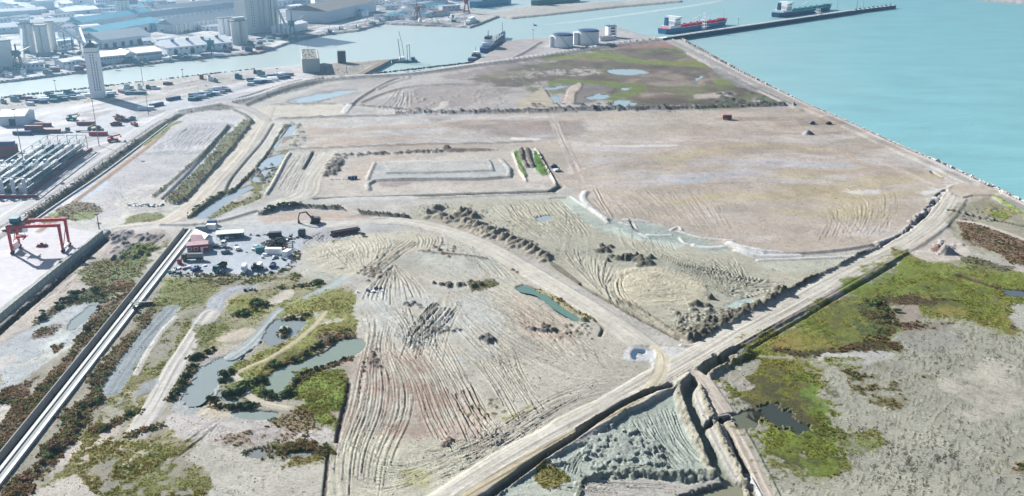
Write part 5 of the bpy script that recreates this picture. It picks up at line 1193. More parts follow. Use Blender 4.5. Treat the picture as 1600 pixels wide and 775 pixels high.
shrub_row([(425, 572), (450, 566), (470, 556), (490, 548), (505, 540), (520, 530)], 22, 3, 1.0, 1.8, 1.3, 2.3, ['dark', 'green'], 'dense green shrub on the upper bank of the green tinged pond', 'green shrubs on the upper bank of the green tinged pond')
shrub_row([(455, 604), (470, 592), (485, 580), (505, 572), (525, 566), (542, 560)], 22, 2.5, 0.9, 1.6, 1.2, 2.0, ['dark'], 'dark shrub on the lower bank of the green tinged pond', 'dark shrubs on the lower bank of the green tinged pond')
shrub_row([(445, 499), (458, 497), (470, 498), (480, 492)], 7, 1.5, 1.0, 1.5, 1.2, 1.8, ['dark'], 'dark shrub on the bank above the pond with an islet', 'dark shrubs on the bank above the pond with an islet')
shrub_row([(442, 522), (446, 518)], 2, 1.0, 1.2, 1.6, 1.6, 2.2, ['dark', 'green'], 'shrub on the tiny islet in the grey pond', 'shrubs on the tiny islet in the grey pond')
shrub_row([(368, 492), (385, 488), (398, 478), (405, 472), (412, 480)], 13, 4, 1.2, 2.2, 1.5, 2.6, ['dark', 'green'], 'big dark bush on the mound west of the winding track', 'dark bushes on the mound west of the winding track')
shrub_row([(435, 449), (450, 450), (470, 446), (490, 446), (500, 442)], 12, 2.5, 1.0, 1.7, 1.2, 1.9, ['dark', 'green'], 'shrub at the verge of the upper winding track', 'shrubs at the verge of the upper winding track')
shrub_row([(300, 560), (318, 556), (330, 548)], 5, 2, 1.2, 2.0, 1.6, 2.4, ['dark'], 'dark shrub beside the pale mud spit west of the lagoon', 'dark shrubs beside the pale mud spit west of the lagoon')
shrub_row([(302, 572), (292, 585), (285, 598), (275, 612), (268, 622)], 12, 1.5, 1.1, 1.8, 1.6, 2.4, ['dark', 'green'], 'shrub in the hedge between the sandy track and the lagoon', 'hedge shrubs between the sandy track and the lagoon')
shrub_row([(150, 672), (170, 665), (190, 655), (215, 645)], 14, 5, 0.8, 1.5, 0.9, 1.7, ['dark', 'green'], 'low green bush on the slope left of the sandy track', 'low green bushes on the slope left of the sandy track')
shrub_row([(105, 690), (118, 668), (130, 648), (148, 625)], 16, 5, 1.0, 1.8, 1.2, 2.2, ['dark', 'green', 'brown'], 'bush in the dark thicket right of the concrete channel', 'bushes in the dark thicket right of the concrete channel')
shrub_row([(20, 760), (45, 740), (70, 720), (90, 700)], 12, 5, 0.8, 1.5, 1.0, 1.8, ['green', 'brown'], 'green bush at the lower left beside the concrete channel', 'green bushes at the lower left beside the concrete channel')
shrub_row([(215, 484), (226, 478), (238, 478)], 6, 3, 1.0, 1.8, 1.4, 2.2, ['dark'], 'dark bush by the footbridge over the concrete channel', 'dark bushes by the footbridge over the concrete channel')
shrub_row([(205, 680), (214, 677), (226, 674), (233, 671), (244, 668)], 6, 0.6, 0.6, 0.9, 1.0, 1.4, ['dark'], 'single dark bush in the line across the end of the sandy track', 'dark bushes in a line across the end of the sandy track')
shrub_row([(390, 706), (420, 700), (445, 705), (470, 700), (505, 706)], 10, 4, 0.6, 1.1, 0.8, 1.3, ['dark', 'green'], 'small bush around the murky puddle near the rutted field', 'small bushes around the murky puddle near the rutted field')
shrub_row([(60, 500), (90, 480), (115, 462), (145, 455), (160, 462)], 18, 5, 1.2, 2.2, 1.4, 2.6, ['dark'], 'dark bush in the thicket below the sandy strip by the terminal', 'dark bushes in the thicket below the sandy strip')
shrub_row([(128, 530), (140, 512), (152, 495), (158, 480)], 9, 2, 1.0, 1.8, 1.2, 2.2, ['dark', 'brown'], 'dark bush edging the shallow grey pool', 'dark bushes edging the shallow grey pool')
shrub_row([(300, 333), (312, 322), (330, 312), (350, 300)], 9, 1.5, 1.2, 1.8, 1.2, 1.8, ['green', 'dark'], 'shrub along the pale ditch north of the works compound', 'shrubs along the pale ditch north of the works compound')
shrub_row([(415, 333), (430, 327), (450, 324), (470, 323)], 12, 1.2, 1.3, 2.0, 1.4, 2.0, ['dark', 'green'], 'shrub topping the curved bank behind the excavator', 'shrubs topping the curved bank behind the excavator')
shrub_row([(275, 430), (310, 430), (350, 430), (400, 431), (440, 424), (458, 410), (464, 395)], 20, 2, 0.8, 1.5, 0.9, 1.6, ['dark', 'green'], 'shrub along the edge of the works compound', 'shrubs along the edge of the works compound')
shrub_row([(1355, 470), (1375, 478), (1390, 490), (1380, 500)], 12, 6, 0.9, 1.8, 0.9, 1.7, ['dark', 'green'], 'dark green bush in the middle of the rough grassland', 'dark green bushes in the middle of the rough grassland')
shrub_row([(840, 241), (846, 252), (852, 265), (857, 273)], 6, 1.0, 1.0, 1.5, 1.0, 1.5, ['green'], 'bright green shrub on the turfed pad', 'bright green shrubs on the turfed pad')
shrub_row([(25, 352), (50, 332), (80, 312), (120, 285), (160, 257), (190, 238), (212, 220)], 16, 1.6, 1.0, 1.6, 1.0, 1.8, ['dark', 'brown'], 'shrub on the bank beside the terminal road', 'shrubs on the bank beside the terminal road')

tufts('grass', np.where(G > 0.35, G, 0), 30000, 0.10, 0.32, 0.35, 0.8, 3, [S(122, 142, 62, .6), S(144, 150, 70, .6), S(160, 156, 78, .6), S(160, 138, 70, .6), S(108, 128, 56, .6)], 'rough grass growing over the olive marsh and banks', 3)
tufts('scrub', np.where(B > 0.3, B, 0), 22000, 0.2, 0.65, 0.4, 0.85, 4, [S(118, 132, 78, .62), S(100, 108, 66, .6), S(140, 116, 84, .6), S(150, 122, 90, .6), S(110, 120, 70, .6), S(166, 136, 100, .62)], 'low brown and green scrub along the banks', 4)
_mw = MUD * MDN * np.clip((FLOW - 0.45) * 4, 0, 1)
tufts('mud_clods', np.where(_mw > 0.2, _mw + 0.2, 0), 15000, 0.06, 0.18, 0.12, 0.30, 3, [S(130, 124, 104), S(112, 110, 92), S(140, 138, 116), S(126, 134, 92)], 'dark clods and dead stalks strewn over the grey mud', 5)
tufts('earth_clods', np.where((MUD < 0.1) & (ROADM < 0.1) & (PAVE < 0.1) & (G < 0.2) & (H > -0.6) & (GY > 300), np.clip((N2 - 0.5) * 4, 0.26, 1), 0), 9000, 0.08, 0.26, 0.15, 0.36, 3, [S(150, 142, 128), S(128, 120, 108), S(170, 164, 150)], 'small loose clods lying on the bare earth', 6)

# ------------------------------------------------------------------ buildings of the port
M_WALLW = mat('white_cladding', S(232, 234, 238, .92), 0.6, 0.06, 0.25)
M_WALLG = mat('grey_cladding', S(204, 210, 218, .9), 0.7, 0.08, 0.2)
M_CONC = mat('pale_concrete', S(214, 214, 210, .88), 0.85, 0.10, 0.35, bump=0.2)
M_CONCD = mat('dark_concrete', S(160, 160, 160, .6), 0.9, 0.15, 0.35)
M_ROOFG = mat('grey_sheet_roof', S(176, 184, 192, .65), 0.55, 0.12, 0.15, stretch=(1, 0.2, 1))
M_ROOFW = mat('white_sheet_roof', S(242, 242, 244, .88), 0.5, 0.07, 0.12)
M_ROOFT = mat('turquoise_sheet_roof', S(96, 168, 188, .8), 0.5, 0.12, 0.12)
M_ROOFB = mat('brown_flat_roof', S(150, 142, 134, .5), 0.9, 0.12, 0.2)
M_OPEN = mat('dark_opening', S(60, 72, 90, .4), 0.6, 0.1, 0.5)
M_GLASS = mat('window_glass', S(70, 90, 112, .4), 0.2, 0.1, 0.5, spec=0.6)
M_DARKM = mat('dark_steel', S(62, 70, 82, .45), 0.55, 0.15, 0.6)
M_GREYM = mat('galvanised_steel', S(170, 178, 184, .5), 0.5, 0.1, 0.6)
M_RED = mat('red_paint', S(205, 38, 52, .62), 0.45, 0.08, 0.5)
M_DRED = mat('dull_red_paint', S(165, 62, 66, .5), 0.6, 0.12, 0.5)
M_BLUE = mat('blue_paint', S(58, 96, 150, .5), 0.5, 0.12, 0.5)
M_TEAL = mat('teal_paint', S(70, 150, 160, .5), 0.5, 0.12, 0.5)
M_GREEN = mat('green_paint', S(66, 132, 96, .5), 0.5, 0.12, 0.5)
M_WHITE = mat('white_paint', S(240, 242, 242, .95), 0.4, 0.05, 0.5)
M_YEL = mat('yellow_paint', S(214, 176, 70, .55), 0.5, 0.1, 0.5)
M_RUST = mat('rusty_steel', S(150, 88, 66, .5), 0.8, 0.2, 0.8)
M_BLACK = mat('black_rubber', S(36, 38, 44, .4), 0.8, 0.2, 0.8)
M_TYRE = M_BLACK
M_NAVY = mat('navy_paint', S(34, 60, 120, .7), 0.45, 0.12, 0.3)
M_WOOD = mat('weathered_wood', S(150, 128, 104, .5), 0.9, 0.2, 0.8)
def frame2(A, B):
    a = at(*A); b = at(*B); d = b - a
    return a, d.length, math.atan2(d.y, d.x)
def warehouse(A, B, depth, h, label, roof='gable', rise=3.0, wall=None, top=None, doors=0, windows=0, strips=0, name='warehouse', cat='warehouse', ridge='x', over=0.6, vents=0, base=0.0, butt=0, fascia=None):
    wall = wall or M_WALLG; top = top or M_ROOFG
    a, L, rz = frame2(A, B); a.z = base
    t = thing(name, label, cat, a, rz)
    MB().bx(0, L, 0, depth, 0, h).build('wall', wall, t)
    o = over; r = MB()
    if roof == 'flat':
        r.bx(-0.2, L + 0.2, -0.2, depth + 0.2, h + 0.003, h + 0.5)
        MB().bx(-0.25, L + 0.25, -0.25, 0.15, h + 0.5, h + 1.3).bx(-0.25, L + 0.25, depth - 0.15, depth + 0.25, h + 0.5, h + 1.3).bx(-0.25, 0.15, 0.15, depth - 0.15, h + 0.5, h + 1.3).bx(L - 0.15, L + 0.25, 0.15, depth - 0.15, h + 0.5, h + 1.3).build('parapet', wall, t)
    elif roof == 'gable':
        if ridge == 'x':
            r.section([(-o, h + 0.003), (depth + o, h + 0.003), (depth / 2, h + rise)], -o, L + o)
        else:
            vs = [(-o, -o, h + .003), (L + o, -o, h + .003), (L / 2, -o, h + rise), (-o, depth + o, h + .003), (L + o, depth + o, h + .003), (L / 2, depth + o, h + rise)]
            r.add(vs, [[0, 1, 2], [5, 4, 3], [0, 3, 4, 1], [1, 4, 5, 2], [2, 5, 3, 0]])
    elif roof == 'mono':
        r.section([(-o, h + 0.003), (depth + o, h + 0.003), (depth + o, h + rise), (-o, h + 0.5)], -o, L + o)
    elif roof == 'barrel':
        n = 10
        if ridge == 'x': r.section([(-o + (depth + 2 * o) * i / n, h + 0.003 + rise * math.sin(math.pi * i / n)) for i in range(n + 1)][::-1], -o, L + o)
        else:
            p = [(-o + (L + 2 * o) * i / n, h + 0.003 + rise * math.sin(math.pi * i / n)) for i in range(n + 1)]
            vs = [(x, -o, z) for x, z in p] + [(x, depth + o, z) for x, z in p]; m = n + 1
            r.add(vs, [[i, i + 1, m + i + 1, m + i] for i in range(n)] + [list(range(m)), list(range(m, 2 * m))[::-1], [0, m, 2 * m - 1, n]])
    ro = r.build('roof', top, t)
    if strips:
        for i in range(strips):
            x = L * (i + 0.5) / strips
            if roof == 'gable' and ridge == 'x':
                MB().add([(x - .7, 0.4, h + .03 + rise * .16 + .12), (x + .7, 0.4, h + .03 + rise * .16 + .12), (x + .7, depth * .46, h + rise * .93 + .12), (x - .7, depth * .46, h + rise * .93 + .12), (x - .7, 0.4, h), (x + .7, 0.4, h), (x + .7, depth * .46, h), (x - .7, depth * .46, h)],
                         [[0, 1, 2, 3], [4, 7, 6, 5], [0, 4, 5, 1], [1, 5, 6, 2], [2, 6, 7, 3], [3, 7, 4, 0]]).build('roof_light', M_WHITE, ro)
    for i in range(doors):
        x = L * (i + 0.5) / doors
        MB().bx(x - 2.2, x + 2.2, -0.12, 0.08, 0.02, min(5.0, h * 0.7)).build('door', M_OPEN, t)
    if windows:
        me = MB().bx(-1.1, 1.1, -0.1, 0.06, -0.7, 0.7).mesh('window', M_GLASS)
        for i in range(windows): inst('window', me, t, (L * (i + 0.5) / windows, 0, h * 0.72))
    if butt:
        me = MB().bx(-0.9, 0.9, -1.4, -0.02, 0, h * 0.93).add([(-.9, -1.4, h * .93), (.9, -1.4, h * .93), (.9, -.02, h * .99), (-.9, -.02, h * .99), (-.9, -.02, h * .93), (.9, -.02, h * .93)], [[0, 1, 2, 3], [0, 4, 5, 1], [1, 5, 2], [0, 3, 4]]).mesh('buttress', M_WALLW)
        for i in range(butt): inst('buttress', me, t, (L * (i + 0.5) / butt, 0, 0))
    for i in range(vents):
        x = L * (i + 0.7) / (vents + 0.4)
        MB().bx(x - 1.6, x + 1.6, depth * .35, depth * .42, h + rise * 0.6, h + rise + 0.9).build('roof_vent', M_CONCD, t)
    if fascia: MB().bx(-0.3, L + 0.3, -0.9, -0.62, h - 1.2, h + 0.2).build('fascia', fascia, t)
    return t
def far_sheds(n, x0, x1, y0, y1, where):
    cols = ((M_ROOFW, 'white'), (M_ROOFG, 'grey'), (M_ROOFT, 'teal'), (M_ROOFB, 'brown'), (M_ROOFW, 'white'))
    for i in range(n):
        px, py = rng.uniform(x0, x1), rng.uniform(y0, y1); w = rng.uniform(10, 34); m, cn = cols[int(rng.integers(5))]
        warehouse((px, py), (px + w, py - w * rng.uniform(0.06, 0.14)), rng.uniform(9, 18), rng.uniform(3.5, 7), 'small %s roofed shed %s' % (cn, where), ('flat', 'gable')[i % 2], rng.uniform(1.5, 3), (M_WALLW, M_WALLG)[int(rng.integers(2))], m, windows=int(w // 6), name='shed', cat='shed')['group'] = '%s roofed sheds %s' % (cn, where)
def silo_row(A, B, n, h, label, rows=1, m=None, head=True, name='grain_silo', cat='silo', block=False, headh=4.0, depth=None):
    a, L, rz = frame2(A, B); m = m or M_CONC
    t = thing(name, label, cat, a, rz); d = L / n; r = d / 2 - 0.02
    me = MB().cyl((0, 0, 0), r, h, 14).mesh('silo_cell', m, False)
    for j in range(rows):
        for i in range(n): inst('silo_cell', me, t, (d * (i + 0.5), r + j * d, 0))
    D = rows * d
    hb = MB().bx(-0.1, L + 0.1, -0.1, D + 0.1, h + 0.003, h + 1.2).build('roof_slab', M_CONCD, t)
    if head: MB().bx(L * .15, L * .85, D * .25, D * .75, h + 1.2, h + 1.2 + headh).build('head_house', M_WALLG, t)
    return t
# far bank, west to east
warehouse((-34, 112), (24, 106), 30, 26, 'tall blank concrete store at the left edge with a dark doorway', 'flat', wall=M_CONC, top=M_CONCD, doors=1, name='concrete_store', cat='warehouse')
t = silo_row((34, 83), (56, 82.5), 2, 30, 'left block of pale twin silos with a pitched cap near the quay', 1, M_CONC, True)
silo_row((58, 83), (76, 82.5), 2, 28, 'middle block of pale silos between two taller silo blocks', 2, M_CONC, False)
silo_row((77, 79), (91, 78), 1, 30, 'single round pale silo at the right of the silo blocks', 1, M_CONC, False)
silo_row((182, 29), (205, 28.5), 4, 24, 'slim fluted far silo group behind the turquoise roofs', 1, M_CONC, False)
silo_row((345, 62), (369, 60), 3, 24, 'low row of pale silos left of the giant silo tower', 1, M_WALLW, False)
silo_row((368, 71), (392, 68), 2, 26, 'pale silo pair nearest the quay below the giant tower', 1, M_CONC, True, headh=3)
# the giant silo: slab tower plus fluted bins
a, L, rz = frame2((387, 54), (409, 51))
t = thing('silo_tower', 'giant pale concrete silo tower with fluted bins and rows of windows', 'silo', a, rz)
MB().bx(0, L, 0, 20, 0, 74).build('stair_tower', M_CONC, t)
me = MB().bx(-0.45, 0.45, -0.1, 0.06, -0.7, 0.7).mesh('window', M_OPEN)
for k in range(20):
    for x in (0.42, 0.56): inst('window', me, t, (L * x, 0, 9 + k * 3.2))
    inst('window', me, t, (L * 0.93, 0, 9 + k * 3.2))
d_ = 8.5
me = MB().cyl((0, 0, 0), d_ / 2, 70, 16).mesh('silo_cell', M_CONC)
for i in range(4):
    for j in range(2): inst('silo_cell', me, t, (L + d_ * (i + 0.5) + 0.2, 6 + d_ * j, 5))
MB().bx(L + 0.2, L + 36, -3, 14, 0, 4.98).build('loading_shed', M_WALLG, t)
MB().bx(L + 0.2, L + 34.4, 1.6, 18.6, 75.01, 79).build('head_house', M_CONC, t)
# white slab tower on the near bank
a, L, rz = frame2((142, 154), (163, 153))
t = thing('silo_tower', 'white slab tower with a dark pyramid cap and its long shadow in the yard', 'silo', a, rz)
MB().bx(0, L, 0, 10.5, 0, 41).build('wall', M_WALLW, t)
MB().bx(-0.15, L + 0.15, -0.15, 10.65, 37.0, 37.5).build('string_course', M_CONCD, t)
cap = MB().box((L / 2, 5.2, 42.7), (L + 0.6, 11.2, 3.4), top=(0.25, 0.25)).build('roof', M_DARKM, t)
MB().bx(L / 2 - 0.9, L / 2 + 0.9, 4.4, 6.2, 44.4, 46.6).build('lantern', M_DARKM, cap)
MB().bar((L / 2, 5.2, 46.6), (L / 2, 5.2, 52), 0.25).build('aerial', M_DARKM, cap)
me = MB().bx(-0.32, 0.32, -0.1, 0.05, -0.6, 0.6).mesh('window', M_OPEN)
for k in range(15):
    for x in (0.42, 0.62, 0.80):
        if k > 2 or x < 0.7: inst('window', me, t, (L * x, 0, 7 + (14 - k) * 2.0))
warehouse((160, 76), (237, 66), 42, 9, 'broad pale hangar with a sloping sheet roof and dark bays beside the quay sheds', 'gable', 7, M_WALLG, M_ROOFG, doors=6, windows=0)
warehouse((153, 101), (196, 97), 20, 7, 'long low quayside shed with a grey eave just right of the white tower', 'mono', 3.0, M_WALLG, M_ROOFW, windows=9)
warehouse((197, 97), (211, 95.5), 24, 7.5, 'small gabled quayside hall with one dark gate between two low sheds', 'gable', 3, M_WALLG, M_ROOFW, doors=1, ridge='y')
warehouse((215, 94.5), (254, 90.5), 20, 7, 'low quayside shed with ribbed windows next to the gabled hall', 'mono', 3.0, M_WALLG, M_ROOFW, windows=10)
warehouse((262, 87), (364, 77), 36, 8, 'big bright white roofed warehouse on the quay with skylights', 'gable', 6, M_WALLW, M_ROOFW, doors=4, windows=12, vents=4)
warehouse((160, 62), (255, 44), 34, 9, 'long turquoise roofed shed running away behind the hangar', 'gable', 5, M_WALLG, M_ROOFT, doors=5)
warehouse((130, 45), (240, 27), 26, 8, 'upper turquoise roofed shed behind the long turquoise shed', 'gable', 5, M_WALLG, M_ROOFT)
warehouse((132, 58), (161, 55), 22, 10, 'blank beige gable shed left of the turquoise roofs', 'barrel', 3, M_CONC, M_CONC)
warehouse((238, 48), (286, 46), 24, 8, 'teal fronted low shed below the arcaded store', 'flat', wall=M_ROOFT, top=M_ROOFG)
warehouse((272, 52), (388, 33), 26, 10, 'front arcaded store with a row of white buttresses', 'gable', 6, M_WALLG, M_ROOFG, butt=18)
warehouse((232, 40), (388, 20), 22, 10, 'rear arcaded store with white buttresses behind the front arcade', 'gable', 6, M_WALLG, M_ROOFG, butt=22)
warehouse((248, 24), (392, 9), 18, 9, 'long grey shed with dark window dots behind the arcades', 'gable', 4, M_WALLW, M_ROOFG, windows=16)
warehouse((103, 24), (156, 19), 30, 5, 'flat far shed with a cream white roof', 'gable', 4, M_WALLG, M_ROOFW)
warehouse((56, 15), (84, 14), 30, 12, 'boxy far store with a white roof and one roof unit', 'flat', wall=M_WALLG, top=M_ROOFW)
warehouse((46, 46), (112, 42), 30, 7, 'long dull teal shed behind the silo blocks', 'gable', 4, M_WALLG, M_ROOFG, windows=8)
warehouse((-40, 55), (40, 50), 30, 7, 'long shed with a white eave at the far left', 'gable', 4, M_WALLG, M_ROOFG, windows=6, fascia=M_WHITE)
warehouse((-30, 27), (60, 22), 26, 6, 'low far shed with a pale roof at the top left', 'gable', 3, M_WALLG, M_ROOFG)
warehouse((92, 77), (114, 75), 16, 8, 'small grey store right of the round silo', 'flat', wall=M_WALLG, top=M_ROOFW)
warehouse((101, 60), (120, 58), 16, 7, 'small shed with a tarpaulin grey roof behind the small store', 'gable', 3, M_WALLG, M_ROOFG)
warehouse((198, 6), (216, 5), 20, 10, 'dusty pink far block at the top of the port', 'flat', wall=mat('pink_render', S(196, 160, 190, .55), 0.8, 0.1, 0.3), top=M_ROOFG)
warehouse((150, 9), (195, 7), 20, 9, 'far white blocks with many bays near the pink block', 'flat', wall=M_WALLW, top=M_ROOFG, windows=12)
warehouse((110, 7), (146, 5), 20, 8, 'far pale long building left of the many bayed blocks', 'gable', 3, M_WALLW, M_ROOFG)
warehouse((444, 54), (481, 46), 18, 9, 'white shed with a bright roof between the giant tower and the dark hangar', 'gable', 2.5, M_WALLW, M_ROOFW)
warehouse((512, 36), (588, 17), 62, 15, 'huge dark roofed hangar with a pale long wall above the fishing quay', 'gable', 8, M_WALLG, M_ROOFB, doors=0)
warehouse((430, 12), (486, 8), 30, 9, 'far grey store behind the giant silo tower', 'flat', wall=M_WALLG, top=M_ROOFG, windows=9)
warehouse((492, 6), (560, 3), 30, 9, 'far long cream store above the dark roofed hangar', 'gable', 4, M_WALLW, M_ROOFW)
warehouse((610, 9), (700, 5), 30, 8, 'far long grey shed behind the fishing boats', 'gable', 4, M_WALLG, M_ROOFG, windows=10)
warehouse((604, 32), (628, 25), 14, 6, 'low grey net store on the fishing quay', 'gable', 2, M_WALLG, M_ROOFG)
warehouse((682, 26), (704, 23), 12, 5, 'brown roofed ice house among the fishing boats', 'gable', 2, M_WALLG, M_RUST)
warehouse((0, 197), (40, 196), 20, 7, 'white terminal shed with one grey gate at the left edge', 'gable', 3, M_WALLG, M_ROOFW, doors=1, ridge='x')
# concrete bin block with plants on its roof, and the brown tower
a, L, rz = frame2((473, 113.5), (499, 112))
t = thing('concrete_bunker', 'long roofless concrete bin block with plants growing on top', 'bunker', a, rz - R(7)); mbk = mat('weathered_concrete', S(196, 198, 196, .7), .9, .14, .3)
MB().bx(0, L, 0, 1.0, 0, 13).bx(0, L, 62, 63, 0, 13).bx(0, 1, 1, 62, 0, 13).bx(L - 1, L, 1, 62, 0, 13).bx(1, L - 1, 1, 62, 10.5, 12.2).build('wall', mbk, t)
MB().bx(1.02, L - 1.02, 1.02, 61.98, 12.21, 12.6).build('roof_slab', M_ROOFB, t)
me = MB().bx(L + .02, L + 0.9, -0.5, 0.5, 0, 12.6).mesh('buttress', M_CONC)
for k in range(10): inst('buttress', me, t, (0, 3.5 + k * 6.2, 0))
for k in range(12):
    inst('roof_plant', CLUMPS['brown' if k % 2 else 'green'][k % 4], t, (rng.uniform(2, L - 2), 4 + k * 4.8, 12.5), 0, (1.3, 1.3, 0.9))
a, L, rz = frame2((528, 99), (541, 98.5))
t = thing('brown_silo', 'square dark brown fluted silo on the peninsula', 'silo', a, rz)
mb_ = mat('brown_cladding', S(120, 108, 112, .5), 0.8, 0.1, 0.4)
MB().bx(0.3, L - 0.3, 0.3, 8.4, 0, 11).build('wall', mb_, t)
me = MB().cyl((0, 0, 0), 0.62, 11.4, 8).mesh('flute', mb_)
for k in range(6): inst('flute', me, t, (0.6 + k * (L - 1.2) / 5, 0.2, 0))
MB().bx(0.2, L - 0.2, 0.9, 8.6, 11.42, 12).build('roof', M_CONCD, t)
# tank terminal
def tank(px, py, r, h, label, boxside=None):
    c = at(px, py); t = thing('storage_tank', label, 'tank', c)
    MB().cyl((0, 0, 0), r, h, 40).build('shell', M_WHITE, t)
    MB().cyl((0, 0, h + .003), r + 0.5, 1.4, 40, r * 0.85).build('roof', M_NAVY, t)
    rl = MB()
    for i in range(40):
        a0, a1 = 2 * math.pi * i / 40, 2 * math.pi * (i + 1) / 40
        rl.bar((r * .99 * math.cos(a0), r * .99 * math.sin(a0), h + 1.9), (r * .99 * math.cos(a1), r * .99 * math.sin(a1), h + 1.9), 0.12)
        if i % 2 == 0: rl.bar((r * .99 * math.cos(a0), r * .99 * math.sin(a0), h + 0.4), (r * .99 * math.cos(a0), r * .99 * math.sin(a0), h + 1.9), 0.1)
    rl.build('railing', M_DARKM, t)
    st = MB()
    for i in range(14):
        a0 = -1.9 + i * 0.075; z = h * (1 - i / 13.0)
        st.box(((r + 0.6) * math.cos(a0), (r + 0.6) * math.sin(a0), z), (1.1, 1.1, 0.25), a0)
    st.build('stair', M_GREYM, t)
    MB().cyl((0, 0, -0.2), r + 0.8, 0.5, 40).build('base', M_CONCD, t)
    if boxside:
        MB().bx(*boxside).build('side_tower', M_WALLW, t)
    return t
tank(879.5, 73, 11.5, 13, 'left white storage tank with a dark blue rim and stair', (-14.6, -11.6, -4, 2, 0, 12))
tank(919, 68.5, 12, 14.5, 'right white storage tank with a dark crown and attached block', (-17, -11.7, -7, 2, 0, 13.5))
a, L, rz = frame2((950, 59), (963, 58))
t = thing('white_tower', 'square white control tower beside the storage tanks', 'tower', a, rz)
MB().bx(0, L, 0, 7, 0, 13).build('wall', M_WHITE, t)
MB().bx(-0.2, L + 0.2, -0.2, 7.2, 13.003, 13.6).build('roof', M_NAVY, t)
for x in (1, 3, L - 1): MB().bar((x, 3, 13.6), (x, 3, 16), 0.3).build('vent', M_DARKM, t)
for k in range(3): MB().bx(L * .3, L * .8, -0.1, 0.05, 2.5 + k * 3.6, 4.6 + k * 3.6).build('window', M_GLASS, t)
warehouse((938, 64), (962, 61.5), 8, 3, 'low pink roofed hut at the foot of the white control tower', 'flat', wall=M_WALLW, top=mat('pink_roof', S(220, 150, 140, .55), 0.8), name='hut', cat='hut')
# ------------------------------------------------------------------ vessels
def hullm(L, B, D, bow=2.5):
    rings = []
    for f, w, z in ((0, .66, .3), (.04, .86, .1), (.15, .98, 0), (.35, 1, 0), (.7, 1, 0), (.82, .86, .15), (.92, .52, .6), (.97, .24, .85), (1.0, .03, 1)):
        b = B / 2 * w; x = L * f; d = D + bow * z * z; k = 1.0 if f < .8 else 1 - (f - .8) * 2.2
        xs = x - (L * 0.02 if f > .9 else 0)
        rings.append([(x, b, d), (xs, b * (.98 if f < .8 else .8 * k + .1), D * .35), (xs - (0.02 * L if f > .95 else 0), b * .75 * k, -1.2), (xs - (0.02 * L if f > .95 else 0), -b * .75 * k, -1.2), (xs, -b * (.98 if f < .8 else .8 * k + .1), D * .35), (x, -b, d)])
    return MB().loft(rings)
def vessel(stern, bow, B, D, label, cat, hull, name='cargo_ship', group=None, bowh=2.5):
    a = at(*stern, SEAZ); b = at(*bow, SEAZ); d = b - a; L = d.length
    t = thing(name, label, cat, a, math.atan2(d.y, d.x), group)
    hullm(L, B, D, bowh).build('hull', hull, t)
    return t, L
def tanker(stern, bow, label, hull, deck, pipes, house):
    t, L = vessel(stern, bow, 19, 6.2, label, 'tanker', hull, 'tanker_ship')
    h = hullm(L * .985, 18.6, 0.25, 2.2); h.v = [(x + L * .005, y, max(z, 0) + 6.02) for x, y, z in h.v]
    h.build('deck', deck, t)
    MB().bx(L * .05, L * .20, -8, 8, 6.3, 9.2).bx(L * .11, L * .20, -7, 7, 9.2, 14.6).bx(L * .13, L * .20, -6.6, 6.6, 14.6, 17.4).build('deck_house', house, t)
    MB().bx(L * .14, L * .195, -9.6, 9.6, 17.4, 19.8).build('bridge', house, t)
    for k in range(4):
        MB().bx(L * .2, L * .2 + 0.12, -6.4, 6.4, 9.6 + k * 2.1, 10.4 + k * 2.1).build('window_row', M_GLASS, t)
        MB().bx(L * .115, L * .195, -7.12 + (k > 1) * .4, -7.0 + (k > 1) * .4, 9.6 + k * 2.1, 10.4 + k * 2.1).build('window_row', M_GLASS, t)
    MB().box((L * .08, 2.5, 14), (5, 4, 10), top=(.8, .8)).build('funnel', hull, t)
    MB().bar((L * .16, 0, 19.8), (L * .16, 0, 26), 0.5).bar((L * .16, -2.5, 23.5), (L * .16, 2.5, 23.5), 0.3).build('radar_mast', M_WHITE, t)
    p = MB()
    for y in (-3.2, -1.6, 0, 1.6, 3.2): p.tube((L * .22, y, 7.6), (L * .9, y, 7.6), 0.5, 6)
    for k in range(10): p.bx(L * (.24 + .065 * k), L * (.24 + .065 * k) + 0.5, -4.2, 4.2, 6.4, 8.4)
    p.build('deck_pipes', pipes, t)
    for k in range(6):
        MB().cyl((L * (.27 + .1 * k), 5.4, 6.3), 1.3, 2.6, 10).build('tank_dome', pipes, t); MB().cyl((L * (.27 + .1 * k), -5.4, 6.3), 1.3, 2.6, 10).build('tank_dome', pipes, t)
    MB().bar((L * .55, 0, 6.4), (L * .55, 0, 17), 0.7).bar((L * .55, 0, 16.6), (L * .44, 0, 13), 0.5).build('hose_crane', M_WHITE, t)
    MB().bar((L * .93, 0, 8), (L * .93, 0, 20), 0.5).build('foremast', M_WHITE, t)
    MB().bx(L * .86, L * .93, -3, 3, 7.4, 9.4).build('forecastle', deck, t)
    return t
M_HULLT = mat('teal_hull', S(20, 116, 160, .9), 0.45, 0.15, 0.08)
M_DECKR = mat('red_deck', S(186, 50, 80, .9), 0.7, 0.2, 0.2)
M_DECKG = mat('green_deck', S(58, 140, 140, .8), 0.7, 0.2, 0.2)
tanker((1034, 53), (1136, 38), 'teal hulled tanker with red deck piping moored at the jetty root', M_HULLT, M_DECKR, M_DECKR, M_WHITE)
tanker((1211, 27), (1299, 14.5), 'navy hulled tanker with green deck gear further out along the jetty', M_NAVY, M_DECKG, M_DECKG, M_WHITE)
